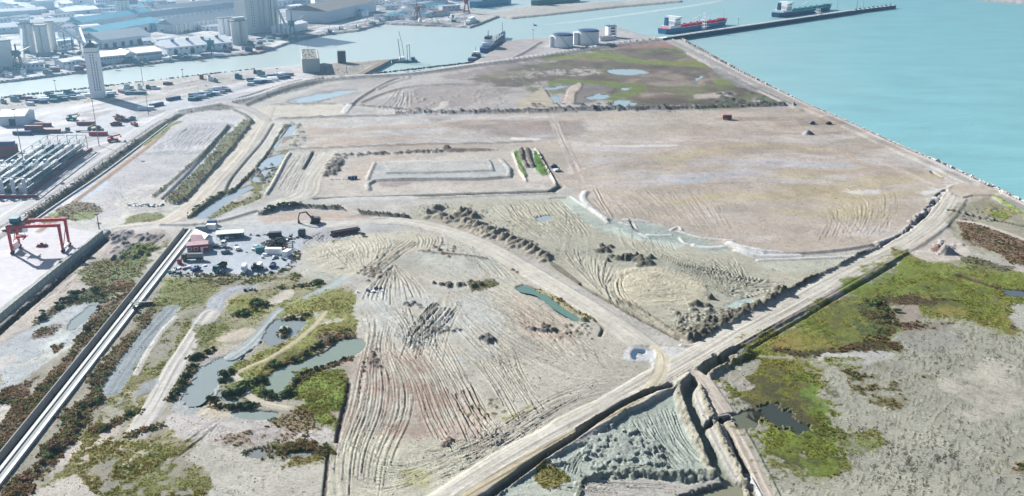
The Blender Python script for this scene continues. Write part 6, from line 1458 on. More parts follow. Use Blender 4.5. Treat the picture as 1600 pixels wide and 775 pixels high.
def bulk(stern, bow, label, hull):
    t, L = vessel(stern, bow, 18, 9, label, 'cargo ship', hull, 'cargo_ship')
    MB().bx(L * .05, L * .16, -7, 7, 9.3, 20).build('deck_house', M_WHITE, t)
    for k in range(5): MB().bx(L * (.22 + .13 * k), L * (.31 + .13 * k), -6, 6, 9.4, 11).build('hatch_cover', M_RUST, t)
    for k in range(2): MB().bar((L * (.3 + .3 * k), 6, 9), (L * (.3 + .3 * k), 6, 22), 1.0).bar((L * (.3 + .3 * k), 6, 21), (L * (.42 + .3 * k), 3, 16), 0.6).build('deck_crane', M_YEL, t)
    return t
M_HULLG = mat('green_hull', S(50, 128, 120, .5), 0.5, 0.15, 0.06)
bulk((738, 12), (800, 5), 'long teal cargo ship berthed behind the fishing quay at the top edge', M_HULLT)
bulk((834, 10), (908, 1), 'green hulled cargo ship lying along the inside of the mole', M_HULLG)
# dredger and tug at the tank quay
t, L = vessel((756, 83), (788, 58), 13, 5, 'dark dredger with a tall wheelhouse moored below the tank terminal', 'dredger', M_NAVY, 'dredger')
MB().bx(L * .12, L * .3, -4.6, 4.6, 5.2, 9).bx(L * .15, L * .28, -4, 4, 9, 12).build('deck_house', M_WHITE, t)
MB().bx(L * .16, L * .26, -3.4, 3.4, 12.003, 14.6).build('wheelhouse', M_DARKM, t)
MB().bar((L * .2, 0, 14.6), (L * .2, 0, 21), 0.6).build('mast', M_DARKM, t)
MB().bar((L * .9, 0, 6), (L * .9, 0, 19), 0.5).build('foremast', M_GREYM, t)
MB().bx(L * .36, L * .8, -4.2, 4.2, 5.2, 7).build('hopper', M_GREYM, t)
for k in range(4): MB().bar((L * (.36 + .13 * k), -4.6, 5), (L * (.42 + .13 * k), -4.6, 11), 0.5).build('gantry_frame', M_DARKM, t)
def tug(stern, bow, label, hull, house, group=None, aframe=False, mastm=None):
    t, L = vessel(stern, bow, max(5.0, 0.28 * (at(*bow) - at(*stern)).length), 2.4, label, 'boat', hull, 'moored_boat', group, 1.6)
    w = 0.10 * L
    MB().bx(L * .45, L * .72, -w, w, 2.5, 5.0).build('cabin', house, t)
    MB().bx(L * .5, L * .66, -w * .8, w * .8, 5.003, 7.2).build('wheelhouse', M_WHITE, t)
    MB().bx(L * .655, L * .665, -w * .7, w * .7, 5.6, 6.7).build('window', M_GLASS, t)
    MB().bar((L * .55, 0, 7.2), (L * .55, 0, 12.5), 0.3).bar((L * .55, -1.4, 10), (L * .55, 1.4, 10), 0.2).build('mast', mastm or M_GREYM, t)
    if aframe:
        MB().bar((L * .08, -w * 1.4, 2.4), (L * .14, 0, 12), 0.4).bar((L * .08, w * 1.4, 2.4), (L * .14, 0, 12), 0.4).bar((L * .14, 0, 11.6), (L * .5, 0, 12), 0.3).build('net_gantry', M_GREYM, t)
    else: MB().cyl((L * .4, 0, 2.5), 0.8, 4.2, 10).build('funnel', M_DARKM, t)
    MB().bx(L * .12, L * .4, -w, w, 2.45, 2.9).build('hatch', M_GREYM, t)
    return t
tug((736, 96), (749, 88), 'small dark tug astern of the dredger', M_NAVY, M_DARKM)
tug((508, 54.5), (522, 53), 'teal tug at the head of the quay near the harbour crane', M_TEAL, M_TEAL)
tug((525, 50), (540, 48.5), 'white and teal tug next in the line of quayside boats', M_TEAL, M_WHITE)
tug((549, 47.5), (570, 46), 'long green workboat with two funnels along the quay', M_GREEN, M_WHITE)
tug((572, 43), (590, 39), 'grey fishing boat close to the corner of the quay', M_GREYM, M_GREYM, aframe=True)
tug((588, 38), (603, 35), 'teal fishing boat at the bend of the quay', M_TEAL, M_WHITE)
tug((624, 33), (612, 31), 'blue trawler with a white net gantry at the fishing quay', M_BLUE, M_WHITE, aframe=True)
tug((646, 37), (664, 36), 'white trawler with an orange mast in the fishing harbour', M_WHITE, M_WHITE, aframe=True, mastm=mat('orange_paint', S(222, 130, 70, .55), 0.5))
tug((673, 40), (690, 38), 'yellow hulled trawler with a tall net frame', M_YEL, M_WHITE, aframe=True)
tug((698, 37), (719, 37), 'teal barge boat between the yellow trawler and the white yacht', M_TEAL, M_GREEN)
tug((714, 32), (700, 30), 'small green boat behind the teal barge boat', M_GREEN, M_WHITE)
t, L = vessel((743, 34), (727, 42), 8, 4.2, 'large white motor yacht at the end of the fishing quay', 'yacht', M_WHITE, 'motor_yacht')
MB().bx(L * .12, L * .75, -3, 3, 4.3, 6.6).build('saloon', M_WHITE, t); MB().bx(L * .2, L * .62, -2.6, 2.6, 6.603, 8.8).build('flybridge', M_WHITE, t)
MB().bx(L * .15, L * .72, -3.1, 3.1, 5.0, 5.8).build('window_band', M_GLASS, t); MB().bx(L * .14, L * .7, -2.9, 2.9, 4.0, 4.2).build('stripe', M_TEAL, t)
t, L = vessel((838, 40.5), (833.5, 40), 3, 1.2, 'small dark pilot boat pulling a white wake in the channel', 'motorboat', M_NAVY, 'pilot_boat')
MB().bx(L * .3, L * .7, -0.9, 0.9, 1.2, 2.6).build('cabin', M_WHITE, t)
wk = MB(); pts = [(838, 40.4, .8), (870, 37, 4), (910, 32.5, 6), (960, 26, 8), (1010, 19, 9), (1060, 12, 9), (1100, 6, 8), (1130, 0, 6)]
L1, L2 = [], []
for x, y, w in pts: c = at(x, y, SEAZ + 0.05); L1.append((c.x - w * .25, c.y + w, c.z)); L2.append((c.x + w * .25, c.y - w, c.z))
wk.add(L1 + L2, [[i, i + 1, len(pts) + i + 1, len(pts) + i] for i in range(len(pts) - 1)])
tag(wk.build('water_wake', mat('wake_foam', S(214, 236, 238, .5), 0.6, 0.15, 0.08)), 'white foam wake left in the channel', kind='stuff')
# floating crane barge
c = at(612, 97.5, SEAZ); t = thing('crane_barge', 'floating crane barge with lattice masts at the end of the pier', 'barge', c, R(12))
MB().bx(0, 26, -5, 5, -0.8, 1.8).build('hull', M_TEAL, t)
MB().bx(8, 14, -2.5, 2.5, 1.803, 5.2).build('deck_house', M_WHITE, t)
MB().bx(20, 24, -3, 3, 1.803, 4.5).build('winch_house', M_NAVY, t)
MB().bar((9, -3.5, 1.8), (7, -3.5, 24), 0.7).build('spud_pole', M_GREYM, t)
MB().bar((16, -2, 1.8), (16, -2, 17), 0.6).bar((19, 2, 1.8), (19, 2, 17), 0.6).bar((16, -2, 17), (19, 2, 17), 0.6).build('gantry_frame', M_TEAL, t)
MB().bar((13, 0, 5), (11.5, 0, 18), 0.5).bar((11.5, 0, 18), (8.5, 0, 31), 0.5).bar((12.3, 1, 10), (11.5, 0, 18), 0.3).build('jib', M_GREYM, t)
# pier to the barge
a, L, rz = frame2((560, 119), (606, 95))
t = thing('timber_pier', 'dark narrow pier running from the peninsula to the crane barge', 'pier', a, rz)
MB().bx(0, L, -3, 3, 0.4, 1.2).build('deck', M_WOOD, t); MB().bx(0, L, -3.4, -3.02, -4, 1.4).build('quay_wall', M_CONCD, t)
b, L2_, rz2 = frame2((606, 95), (628, 92.5))
t = thing('timber_pier', 'short dark pier end reaching the crane barge', 'pier', b, rz2)
MB().bx(0, L2_, -2, 2, 0.2, 1.0).build('deck', M_WOOD, t)
for k in range(5): MB().cyl((L2_ * k / 4, -1.8, -4), 0.4, 4.4, 8).build('pile', M_DARKM, t)
# harbour cranes
def harbour_crane(px, py, h, label, m, rz=0.5, jib=18):
    t = thing('harbour_crane', label, 'crane', at(px, py), rz)
    for x, y in ((-4, -4), (4, -4), (4, 4), (-4, 4)): MB().bar((x, y, 0), (x * .45, y * .45, h * .5), 0.9).build('leg', m, t)
    MB().bx(-4.4, 4.4, -4.4, -3.6, 2.2, 3.2).bx(-4.4, 4.4, 3.6, 4.4, 2.2, 3.2).build('sill_beam', m, t)
    MB().cyl((0, 0, h * .5), 2.6, 1.2, 12).build('slew_ring', M_DARKM, t)
    MB().bx(-4, 2.6, -2, 2, h * .5 + 1.2, h * .5 + 6).build('machine_house', m, t)
    MB().bar((0, 0, h * .5 + 6), (0, 0, h), 1.2).build('mast', m, t)
    MB().bar((2, -0.8, h * .5 + 4), (jib, -0.3, h * .85), 0.6).bar((2, 0.8, h * .5 + 4), (jib, 0.3, h * .85), 0.6).bar((0, 0, h), (jib, 0, h * .85), 0.25).build('jib', m, t)
    return t
M_CRG = mat('crane_green', S(92, 140, 140, .5), 0.55, 0.1, 0.3)
harbour_crane(458, 64, 34, 'tall green quay crane standing at the corner near the giant silo', M_CRG, 0.4, 16)
harbour_crane(652, 30, 22, 'distant rusty crane among the fishing boats', M_RUST, 2.3, 14)
harbour_crane(729, 20, 26, 'reddish crane at the far ship berth', M_DRED, 0.2, 12)
# jetty
a, L, rz = frame2((1030, 63), (1333, 18.5))
t = thing('long_jetty', 'long dark jetty reaching into the sea past both tankers', 'jetty', a, rz)
MB().bx(0, L, -5, 5, 1.4, 2.6).build('deck', M_CONC, t)
MB().bx(0, L, -5.3, -5.02, -4, 2.9).build('seaward_wall', mat('jetty_wall', S(54, 84, 110, .5), 0.8, 0.15, 0.1), t)
p_ = MB()
for y in (-2.6, -1.8, -1.0): p_.tube((10, y, 3.3), (L - 5, y, 3.3), 0.3, 6)
p_.build('pipe_run', M_WHITE, t)
me = MB().cyl((0, 0, -5), 0.8, 6.6, 8).mesh('pile', M_DARKM)
for k in range(int(L // 22)): inst('pile', me, t, (8 + k * 22, 5.6, 0))
b, L2_, rz2 = frame2((1333, 18.5), (1397, 10.5))
t = thing('jetty_end', 'narrow outer end of the jetty with dolphins and a light', 'jetty', b, rz2)
MB().bx(0.02, L2_, -3, 3, 1.2, 2.4).build('deck', M_CONC, t); MB().bx(0.02, L2_, -3.3, -3.02, -4, 2.6).build('seaward_wall', MATS['jetty_wall'], t)
for k in range(9): MB().box((8 + k * L2_ / 9.5, 1.5, 3.2), (4, 2.4, 1.6 + 1.2 * (k % 3 == 1))).build('mooring_block', M_GREYM, t)
for nm, px, py, lb in (('loading_tower', 1100, 45.5, 'white lattice loading tower beside the teal tanker'), ('loading_tower', 1278, 23.0, 'small white loading frame beside the navy tanker')):
    t = thing(nm, lb, 'tower', at(px, py, 2.6), rz); hh = 22 if px < 1200 else 9
    for x in (-1.8, 1.8):
        for y in (-1.8, 1.8): MB().bar((x, y, 0), (x, y, hh), 0.4).build('post', M_WHITE, t)
    for z in range(3, hh + 1, 4): MB().bx(-2.1, 2.1, -2.1, 2.1, z - 0.2, z).build('platform', M_WHITE, t)
    MB().bar((0, 0, hh * .5), (2, 7, hh * .5), 0.5).bar((0, 0, 3), (9, -1, 3), 0.4).build('loading_arm', M_WHITE, t)
# ------------------------------------------------------------------ lamp masts
def mast(px, py, h, label, group=None, z=0.0, head=True, m=None, r=0.28):
    t = thing('light_mast', label, 'lamp mast', at(px, py, z), 0.3, group); m = m or M_GREYM
    MB().cyl((0, 0, 0), r, h, 8, r * .5).build('pole', m, t)
    if head:
        MB().cyl((0, 0, h - 0.3), 1.1, 0.5, 10).build('lamp_ring', M_DARKM, t)
    return t
for px, py, h, lb in ((155, 228, 32, 'tall light mast standing in the yard left of the boundary road'), (224, 134, 24, 'tall light mast on the near bank right of the white tower'), (232, 179, 15, 'shorter mast among the scrap heaps near the bund road'),
                      (45, 298, 46, 'very tall mast at the corner of the container racks'), (88, 144, 10, 'thin mast on the bank left of the white tower'), (155, 358, 8, 'thin dark pole at the end of the terminal wall'),
                      (484, 112, 30, 'slim tall mast at the corner of the concrete bin block'), (542, 113, 9, 'white post on the peninsula behind the pier'), (434, 124, 10, 'dark chimney pole in the scrap yard by the bund'),
                      (833, 63, 12, 'slim harbour mark at the tip of the tank quay'), (286, 122, 8, 'thin post on the near bank of the channel'), (780, 62, 6, 'short post at the dredger berth')):
    mast(px, py, h, lb, m=M_DARKM if 'dark' in lb else None)
for px, py, h, lb in ((1153, 42, 10, 'dark lamp post on the jetty just past the teal tanker'), (1307, 22, 22, 'thin pale mast on the jetty beyond the navy tanker'), (1338, 17.5, 26, 'stout dark mast where the jetty narrows'), (1348, 16, 24, 'thin pale mast just outside the jetty narrows'), (1391, 11, 8, 'orange beacon post at the seaward tip of the jetty')):
    mast(px, py, h, lb, z=2.4, m=M_DARKM if 'dark' in lb else (M_RUST if 'orange' in lb else None), head='beacon' not in lb)

far_sheds(26, -20, 200, 1, 20, 'at the far top left of the port')
far_sheds(14, -10, 130, 30, 50, 'behind the silo blocks')
far_sheds(8, 0, 130, 96, 112, 'on the quay left of the white tower')
far_sheds(16, 400, 600, 1, 14, 'behind the giant silo and dark roofed hangar')
far_sheds(12, 470, 640, 20, 32, 'along the fishing quay')
far_sheds(10, 620, 730, 8, 28, 'on the peninsula behind the trawlers')
far_sheds(10, 180, 400, 1, 24, 'behind the arcaded stores')

# conveyors, dome and yard trees around the silos
def conveyor(A, B, z0, z1, label):
    a, b = at(*A), at(*B); d = b - a; L = math.hypot(d.x, d.y); t = thing('conveyor', label, 'conveyor', a, math.atan2(d.y, d.x))
    MB().bar((0, 0, z0), (L, 0, z1), 2.2, 1.8).build('gallery', M_WALLG, t)
    for k in range(1, 5): MB().bar((L * k / 5, -.9, 0), (L * k / 5, 0, z0 + (z1 - z0) * k / 5 - 1), .4).bar((L * k / 5, .9, 0), (L * k / 5, 0, z0 + (z1 - z0) * k / 5 - 1), .4).build('trestle', M_DARKM, t)
conveyor((150, 84), (92, 80), 3, 30, 'dark conveyor rising to the single round silo')
conveyor((140, 90), (128, 66), 3, 16, 'short conveyor rising behind the white tower')
conveyor((36, 100), (40, 84), 2, 26, 'conveyor rising to the left silo block')
conveyor((455, 62), (420, 50), 4, 60, 'long conveyor climbing to the giant silo tower')
t = thing('storage_dome', 'bright flat dome among the conveyors behind the white tower', 'dome', at(140, 66))
MB().cyl((0, 0, 0), 10, 4, 24).build('wall', M_WALLW, t); MB().cyl((0, 0, 4.003), 10.4, 3.6, 24, 2.0).build('roof', M_ROOFW, t)
harbour_crane(30, 108, 24, 'dark quay crane at the far left quay edge', M_DARKM, 0.8, 14)
harbour_crane(330, 83, 16, 'low teal mobile crane on the quay before the white roofed warehouse', M_TEAL, 2.6, 12)
far_sheds(14, 240, 400, 24, 50, 'between the arcaded stores')
far_sheds(10, 60, 160, 64, 82, 'around the conveyors')
far_sheds(8, 590, 720, 2, 20, 'at the top of the fishing quay')
for i in range(46):
    px, py, w_ = ((rng.uniform(0, 130), rng.uniform(85, 108), 'left of the white tower'), (rng.uniform(150, 400), rng.uniform(30, 66), 'between the port sheds'), (rng.uniform(-20, 420), rng.uniform(2, 26), 'at the far top left'))[i % 3]
    t = thing('port_tree', 'small dark green tree in the port %s' % w_, 'tree', at(px, py), rng.uniform(0, 6), 'small trees in the port %s' % w_); k = rng.uniform(2.0, 3.6)
    inst('crown', CLUMPS['dark'][i % 6], t, (0, 0, 1.0), 0, (k, k, k * 1.5)); inst('trunk', _stem, t, (0, 0, 0), 0, (2, 2, 3))

far_sheds(16, -20, 240, 18, 34, 'in the second row at the top left')
far_sheds(8, 150, 350, 66, 74, 'squeezed between the quay sheds')
ks2 = [(M_WALLW, 'white'), (M_BLUE, 'blue'), (M_GREYM, 'grey'), (M_DRED, 'red'), (M_TEAL, 'teal')]
for i in range(70):
    j = i % 3; px = rng.uniform(0, 405); py = (127 - px * 0.112 - rng.uniform(3, 9)) if j == 0 else (153 - px * 0.112 + rng.uniform(4, 14) if j == 1 else rng.uniform(108, 124) - px * 0.10)
    if j == 1 and 125 < px < 180: continue
    m, cn = ks2[i % 5]; w_ = ('along the north quay edge', 'along the near bank', 'on the north quay apron')[j]
    t = thing('cargo_stack', '%s cargo stack %s' % (cn, w_), 'cargo stack', at(px, py), rng.uniform(-.1, .5), '%s cargo stacks %s' % (cn, w_)); h_ = rng.uniform(1.6, 4.2); l_ = rng.uniform(3, 9)
    MB().bx(0, l_, 0, 2.4, 0, h_).build('lower_load', m, t); MB().bx(.3, l_ * .6, .3, 2.0, h_ + .003, h_ + 1.2).build('upper_load', ks2[(i + 2) % 5][0], t)
# ------------------------------------------------------------------ containers, vehicles, plant
CONT = {}
def cont_mesh(m, L=12.2):
    k = (m.name, L)
    if k not in CONT:
        b = MB().bx(0, L, 0, 2.44, 0.0, 2.55)
        for i in range(int(L / 1.2)): b.bx(0.35 + i * 1.2, 0.85 + i * 1.2, -0.05, -0.002, 0.15, 2.4); b.bx(0.35 + i * 1.2, 0.85 + i * 1.2, 2.442, 2.49, 0.15, 2.4)
        CONT[k] = (b.mesh('container_body', m), MB().bx(L + .002, L + 0.06, 0.1, 2.34, 0.1, 2.45).mesh('container_door', m))
    return CONT[k]
def container(pos, rz, m, label, group=None, L=12.2):
    t = thing('shipping_container', label, 'container', pos, rz, group); b, d = cont_mesh(m, L)
    inst('body', b, t); inst('door', d, t); return t
def wheels(t, xs, w, r=0.5):
    me = MB().cyl((0, -0.17, 0), r, 0.34, 12, axis='y').mesh('tyre', M_TYRE); hub = MB().cyl((0, -0.19, 0), r * .5, 0.38, 8, axis='y').mesh('hub', M_GREYM)
    for x in xs:
        for y in (-w / 2, w / 2):
            o = inst('wheel', me, t, (x, y, r)); inst('hub', hub, o)
def truck(pos, rz, label, cabm, bodym, body='box', L=9.0, bh=2.6, cat='truck'):
    t = thing('parked_truck', label, cat, pos, rz); W_ = 2.5
    MB().bx(0, L, -0.5, 0.5, 0.6, 0.9).build('chassis', M_DARKM, t)
    MB().bx(L - 2.3, L, -W_ / 2, W_ / 2, 0.7, 2.0).box((L - 1.3, 0, 2.55), (2.0, W_ * .96, 1.1), top=(.8, .92)).build('cab', cabm, t)
    MB().box((L - 0.24, 0, 2.5), (0.12, W_ * .8, 0.8)).build('windscreen', M_GLASS, t)
    for s in (-1, 1): MB().box((L - 1.3, s * W_ * .47, 2.5), (1.2, 0.08, 0.7)).build('side_window', M_GLASS, t); MB().box((L + .03, s * .85, 1.1), (0.08, 0.35, 0.2)).build('headlight', M_WHITE, t)
    if body == 'box': MB().bx(0, L - 2.6, -W_ / 2, W_ / 2, 1.0, 1.0 + bh).build('cargo_box', bodym, t)
    elif body == 'tank':
        MB().cyl((0, 0, 2.2), 1.2, L - 2.7, 14, axis='x').build('tank', bodym, t)
    elif body == 'tipper':
        MB().bx(0, L - 2.6, -W_ / 2, W_ / 2, 1.0, 1.2).bx(0, L - 2.6, -W_ / 2, -W_ / 2 + .12, 1.2, 2.6).bx(0, L - 2.6, W_ / 2 - .12, W_ / 2, 1.2, 2.6).bx(0, .12, -W_ / 2 + .12, W_ / 2 - .12, 1.2, 2.6).bx(L - 2.75, L - 2.6, -W_ / 2 + .12, W_ / 2 - .12, 1.2, 2.9).build('tipper_body', bodym, t)
    else: MB().bx(0, L - 2.6, -W_ / 2, W_ / 2, 1.0, 1.25).build('flatbed', bodym, t)
    wheels(t, (1.2, 2.5, L - 1.2), W_ - 0.35, 0.5)
    return t
def van(pos, rz, label, m, L=5.6, name='parked_van', cat='van', h=2.3):
    t = thing(name, label, cat, pos, rz); W_ = 2.0
    MB().bx(0, L, -W_ / 2, W_ / 2, 0.4, 1.2).build('body', m, t)
    MB().box((L * .42, 0, 1.2 + (h - 1.2) / 2), (L * .8, W_ * .97, h - 1.2), top=(.88, .88)).build('cabin', m, t)
    MB().box((L * .795, 0, 1.65), (0.12, W_ * .78, 0.6)).build('windscreen', M_GLASS, t)
    for s in (-1, 1): MB().box((L * .62, s * W_ * .475, 1.62), (0.9, 0.06, 0.5)).build('side_window', M_GLASS, t); MB().box((L + .02, s * .7, .8), (.06, .3, .2)).build('headlight', M_WHITE, t)
    wheels(t, (1.0, L - 1.0), W_ - .2, 0.36); return t
def car(pos, rz, label, m, group=None):
    t = van(pos, rz, label, m, 4.3, 'parked_car', 'car', 1.5); 
    if group: t['group'] = group
    return t
# the red gantry crane
gA, gB = at(20, 397), at(99, 394); d_ = gB - gA; rzg = math.atan2(d_.y, d_.x); SP = d_.length
t = thing('gantry_crane', 'red rubber tyred gantry crane straddling the pale terminal yard', 'gantry crane', (gA.x, gA.y, 0), rzg)
GH = 12.4; GD = 8.5
for y in (0, GD):
    for x in (0, SP):
        MB().box((x, y, 1.2 + (GH - 1.2) / 2), (0.9, 0.9, GH - 1.2), top=(1.35, 1.0)).build('leg', M_RED, t)
    MB().bx(-0.7, SP + 0.7, y - 0.55, y + 0.55, GH + .003, GH + 1.35).build('main_beam', M_RED, t)
    for k in range(10): MB().bar((1 + k * 2.2, y - .5, GH + 2.2), (3.2 + k * 2.2, y - .5, GH + 2.2), 0.08).bar((1 + k * 2.2, y - .5, GH + 1.3), (1 + k * 2.2, y - .5, GH + 2.2), 0.08).build('handrail', M_RED, t)
for x in (0, SP):
    MB().bx(x - .5, x + .5, 0.5, GD - 0.5, 1.0, 2.0).build('sill_beam', M_WHITE, t)
    me = MB().cyl((0, -0.4, 0), 0.75, 0.8, 14, axis='y').mesh('tyre', M_TYRE)
    for y in (-0.6, 0.6, GD - 0.6, GD + 0.6): inst('wheel', me, t, (x, y, 0.75))
    MB().bar((x, 1.2, 2.0), (x, GD - 1.2, GH - 3), 0.25).build('brace', M_RED, t)
tr = MB().bx(0.4, 5.2, -1.6, GD + 1.6, GH + 1.36, GH + 2.1).build('trolley', M_DARKM, t)
MB().bx(0.8, 4.4, 1.0, 5.0, GH + 2.103, GH + 4.2).build('winch_house', M_TEAL, tr)
MB().bx(5.6, 7.2, 1.4, 3.2, GH - 2.6, GH - 0.2).build('operator_cab', M_WHITE, t)
MB().bx(1.2, 5.0, 3.2, 5.6, 6.6, 7.4).bx(1.0, 1.4, 1.4, 7.2, 6.2, 6.6).bx(4.8, 5.2, 1.4, 7.2, 6.2, 6.6).build('spreader', M_RED, t)
for x in (1.4, 4.8): MB().bar((x, 4.4, 7.4), (x, 4.4, GH + 1.36), 0.1).build('hoist_rope', M_DARKM, t)
MB().bx(-0.6, 0.6, 2.0, 6.4, 2.003, 4.4).build('engine_room', M_WHITE, t)
t = thing('container_spreader', 'red spreader frame lying on the yard under the gantry crane', 'spreader', at(58, 386), 0.15)
MB().bx(0, 3.8, 0, 1.6, 0.2, 1.2).build('frame', M_DRED, t); MB().bx(-.5, 4.3, -.2, .1, 0, .5).bx(-.5, 4.3, 1.5, 1.8, 0, .5).build('beam', M_DRED, t); MB().bx(1.4, 2.4, .4, 1.2, 1.2, 1.8).build('headblock', M_DARKM, t)
truck(at(2, 362), 0.55, 'teal terminal tractor parked beside the far leg of the gantry crane', M_TEAL, M_GREYM, 'flat', 8)
# container racks
rA, rB = at(45, 303), at(140, 233); d_ = rB - rA; rzr = math.atan2(d_.y, d_.x); LR = d_.length
t = thing('container_rack', 'long steel reefer rack with pale gangway roofs beside the boundary road', 'rack', (rA.x, rA.y, 0), rzr)
post = MB().bx(-.15, .15, -.15, .15, 0, 9.6).mesh('post', M_GREYM)
NB = 9
for i in range(NB):
    x = i * LR / (NB - 1)
    for j in range(5): inst('post', post, t, (x, 1.0 + j * 6.0, 0))
for j in range(5):
    for z in (3.2, 6.4): MB().bx(0, LR, 0.3 + j * 6.0, 1.7 + j * 6.0, z, z + .15).build('gangway', M_GREYM, t)
    MB().bx(-0.3, LR + .3, 0.6 + j * 6.0, 1.5 + j * 6.0, 9.61, 9.8).build('gangway_roof', (M_GREYM, M_TEAL, M_GREYM)[j % 3], t)
    MB().bar((0, .35 + j * 6, 4.2), (LR, .35 + j * 6, 4.2), .08).bar((0, .35 + j * 6, 7.4), (LR, .35 + j * 6, 7.4), .08).build('handrail', M_TEAL, t)
for i in range(0, NB, 2): MB().bx(i * LR / (NB - 1) - .3, i * LR / (NB - 1) + .3, 1.9, 24.1, 9.3, 9.58).build('cross_beam', M_GREYM, t)
for i in range(NB - 1):
    for y in (0.9, 25.1): MB().bar((i * LR / (NB - 1), y, .2), ((i + 1) * LR / (NB - 1), y, 9.4), .16).bar(((i + 1) * LR / (NB - 1), y, .2), (i * LR / (NB - 1), y, 9.4), .16).build('brace', M_GREYM, t)
for j in range(5):
    MB().bx(LR * .3, LR * .3 + 2.4, .3 + j * 6, 1.7 + j * 6, 9.81, 11.4).build('plant_room', M_WALLG, t); MB().bx(-2.4, -.3, .3 + j * 6, 1.7 + j * 6, .02, 9.3).build('stair_tower', M_WALLG, t)
MB().bx(-1.2, LR + 1, -1.4, -0.6, 0, 1.0).build('kerb_wall', M_RED, t)
ks = [M_WALLG, M_WHITE, M_TEAL, M_GREYM, M_WHITE, M_BLUE]
for j in range(4):
    for i in range(7):
        nlev = 2 + ((i * 7 + j * 3) % 3 > 0)
        for z in range(nlev):
            p = Vector((2.0 + i * LR / 7.15, 2.4 + j * 6.0 + 1.0, z * 2.6 + .02)); p.rotate(Matrix.Rotation(rzr, 3, 'Z'))
            mm = ks[(i + 2 * j + z) % 6]
            container((rA.x + p.x, rA.y + p.y, p.z), rzr, mm, '%s reefer container on the %s level of the %s row in the steel rack' % ({M_WHITE.name: 'white', M_WALLG.name: 'pale grey', M_TEAL.name: 'teal', M_GREYM.name: 'grey', M_BLUE.name: 'blue'}[mm.name], ('bottom', 'middle', 'top')[z], ('front', 'second', 'third', 'rear')[j]), 'containers in the reefer rack')
t = thing('red_barrier', 'red painted barrier wall at the near end of the container rack', 'barrier', at(-40, 310), 0.02)
MB().bx(0, 34, 0, 1.0, 0, 1.6).build('panel', M_RED, t); MB().bx(0, 34, .2, .8, 1.603, 1.9).build('coping', M_CONC, t)
# yard containers and machines
for px, py, rz, m, z, lb in ((39, 208, .03, M_BLUE, 0, 'blue container under a red one in the terminal yard'), (39, 208, .03, M_DRED, 2.6, 'red container stacked on a blue one in the terminal yard'), (66, 208, .03, M_DRED, 0, 'dull red container right of the two container stack'),
                             (52, 198, .03, M_DRED, 0, 'red container with a white top behind the yard stack'), (139, 212, .02, M_RED, 0, 'bright red container by the tall mast'), (20, 211, .02, M_NAVY, 0, 'navy container left of the blue one in the yard'),
                             (-6, 247, .1, M_DRED, 0, 'dark red container at the bottom of the left edge stack'), (-6, 247, .1, M_RUST, 2.6, 'rusty container in the middle of the left edge stack'), (-6, 247, .1, M_DRED, 5.2, 'dark red container third up in the left edge stack'), (-6, 247, .1, M_NAVY, 7.8, 'navy container on top of the left edge stack'),
                             (-4, 238, .1, M_RUST, 0, 'rusty container behind the left edge stack'), (-4, 238, .1, M_DRED, 2.6, 'dark red container upon the rusty one behind the left edge stack'),
                             (236, 168, 1.0, M_BLUE, 0, 'blue container parked aslant near the bund road'), (262, 158, .9, M_BLUE, 0, 'long blue container aslant by the scrap yard'), (205, 148, .05, M_TEAL, 0, 'teal container by the shadow of the white tower'),
                             (215, 172, .1, M_WALLW, 0, 'white container left of the short mast'), (120, 196, .05, M_DRED, 0, 'red container behind the teal reach stacker')):
    p = at(px, py); container((p.x, p.y, z), rz, m, lb)
def stacker(px, py, rz, m, label):
    t = thing('reach_stacker', label, 'reach stacker', at(px, py), rz)
    MB().bx(0, 7, -1.8, 1.8, 0.8, 2.2).build('chassis', m, t); MB().bx(2.2, 4, -1.0, 1.0, 2.203, 4.2).build('cab', M_GLASS, t)
    MB().bar((0.6, 0, 3.2), (8.5, 0, 4.6), 0.9).build('boom', m, t); MB().bx(8.2, 9.2, -3, 3, 3.0, 3.8).build('spreader', M_YEL, t)
    wheels(t, (1.2, 5.8), 3.6, 0.85); return t
stacker(104, 188, 0.2, M_TEAL, 'teal reach stacker in the middle of the terminal yard')
stacker(168, 222, 0.4, M_RED, 'red reach stacker at the end of the container rack')
stacker(195, 190, 2.6, M_DRED, 'dull red mobile crane near the bund')
stacker(160, 206, 2.8, M_GREEN, 'green forklift machine right of the bright red container')
truck(at(118, 206), 0.1, 'blue yard lorry with a flat trailer casting a long shadow', M_BLUE, M_GREYM, 'flat', 11)
truck(at(98, 208), 1.2, 'dark terminal tractor between the red and blue containers', M_NAVY, M_DARKM, 'flat', 6)
for i, (px, py, m, lb) in enumerate(((188, 187, M_DRED, 'dull red scrap container behind the mobile crane'), (205, 188, M_TEAL, 'teal skip full of scrap by the bund'), (210, 196, M_DRED, 'red skip on the near side of the scrap pile'), (182, 196, M_RUST, 'rusty skip left of the red skip'))):
    t = thing('scrap_skip', lb, 'skip', at(px, py), 0.3 + i)
    MB().box((0, 0, 1.1), (7, 2.6, 2.2), top=(1.15, 1.05)).build('body', m, t); MB().box((0, 0, 2.5), (6.5, 2.2, .8), top=(.5, .5)).build('scrap', M_RUST, t)
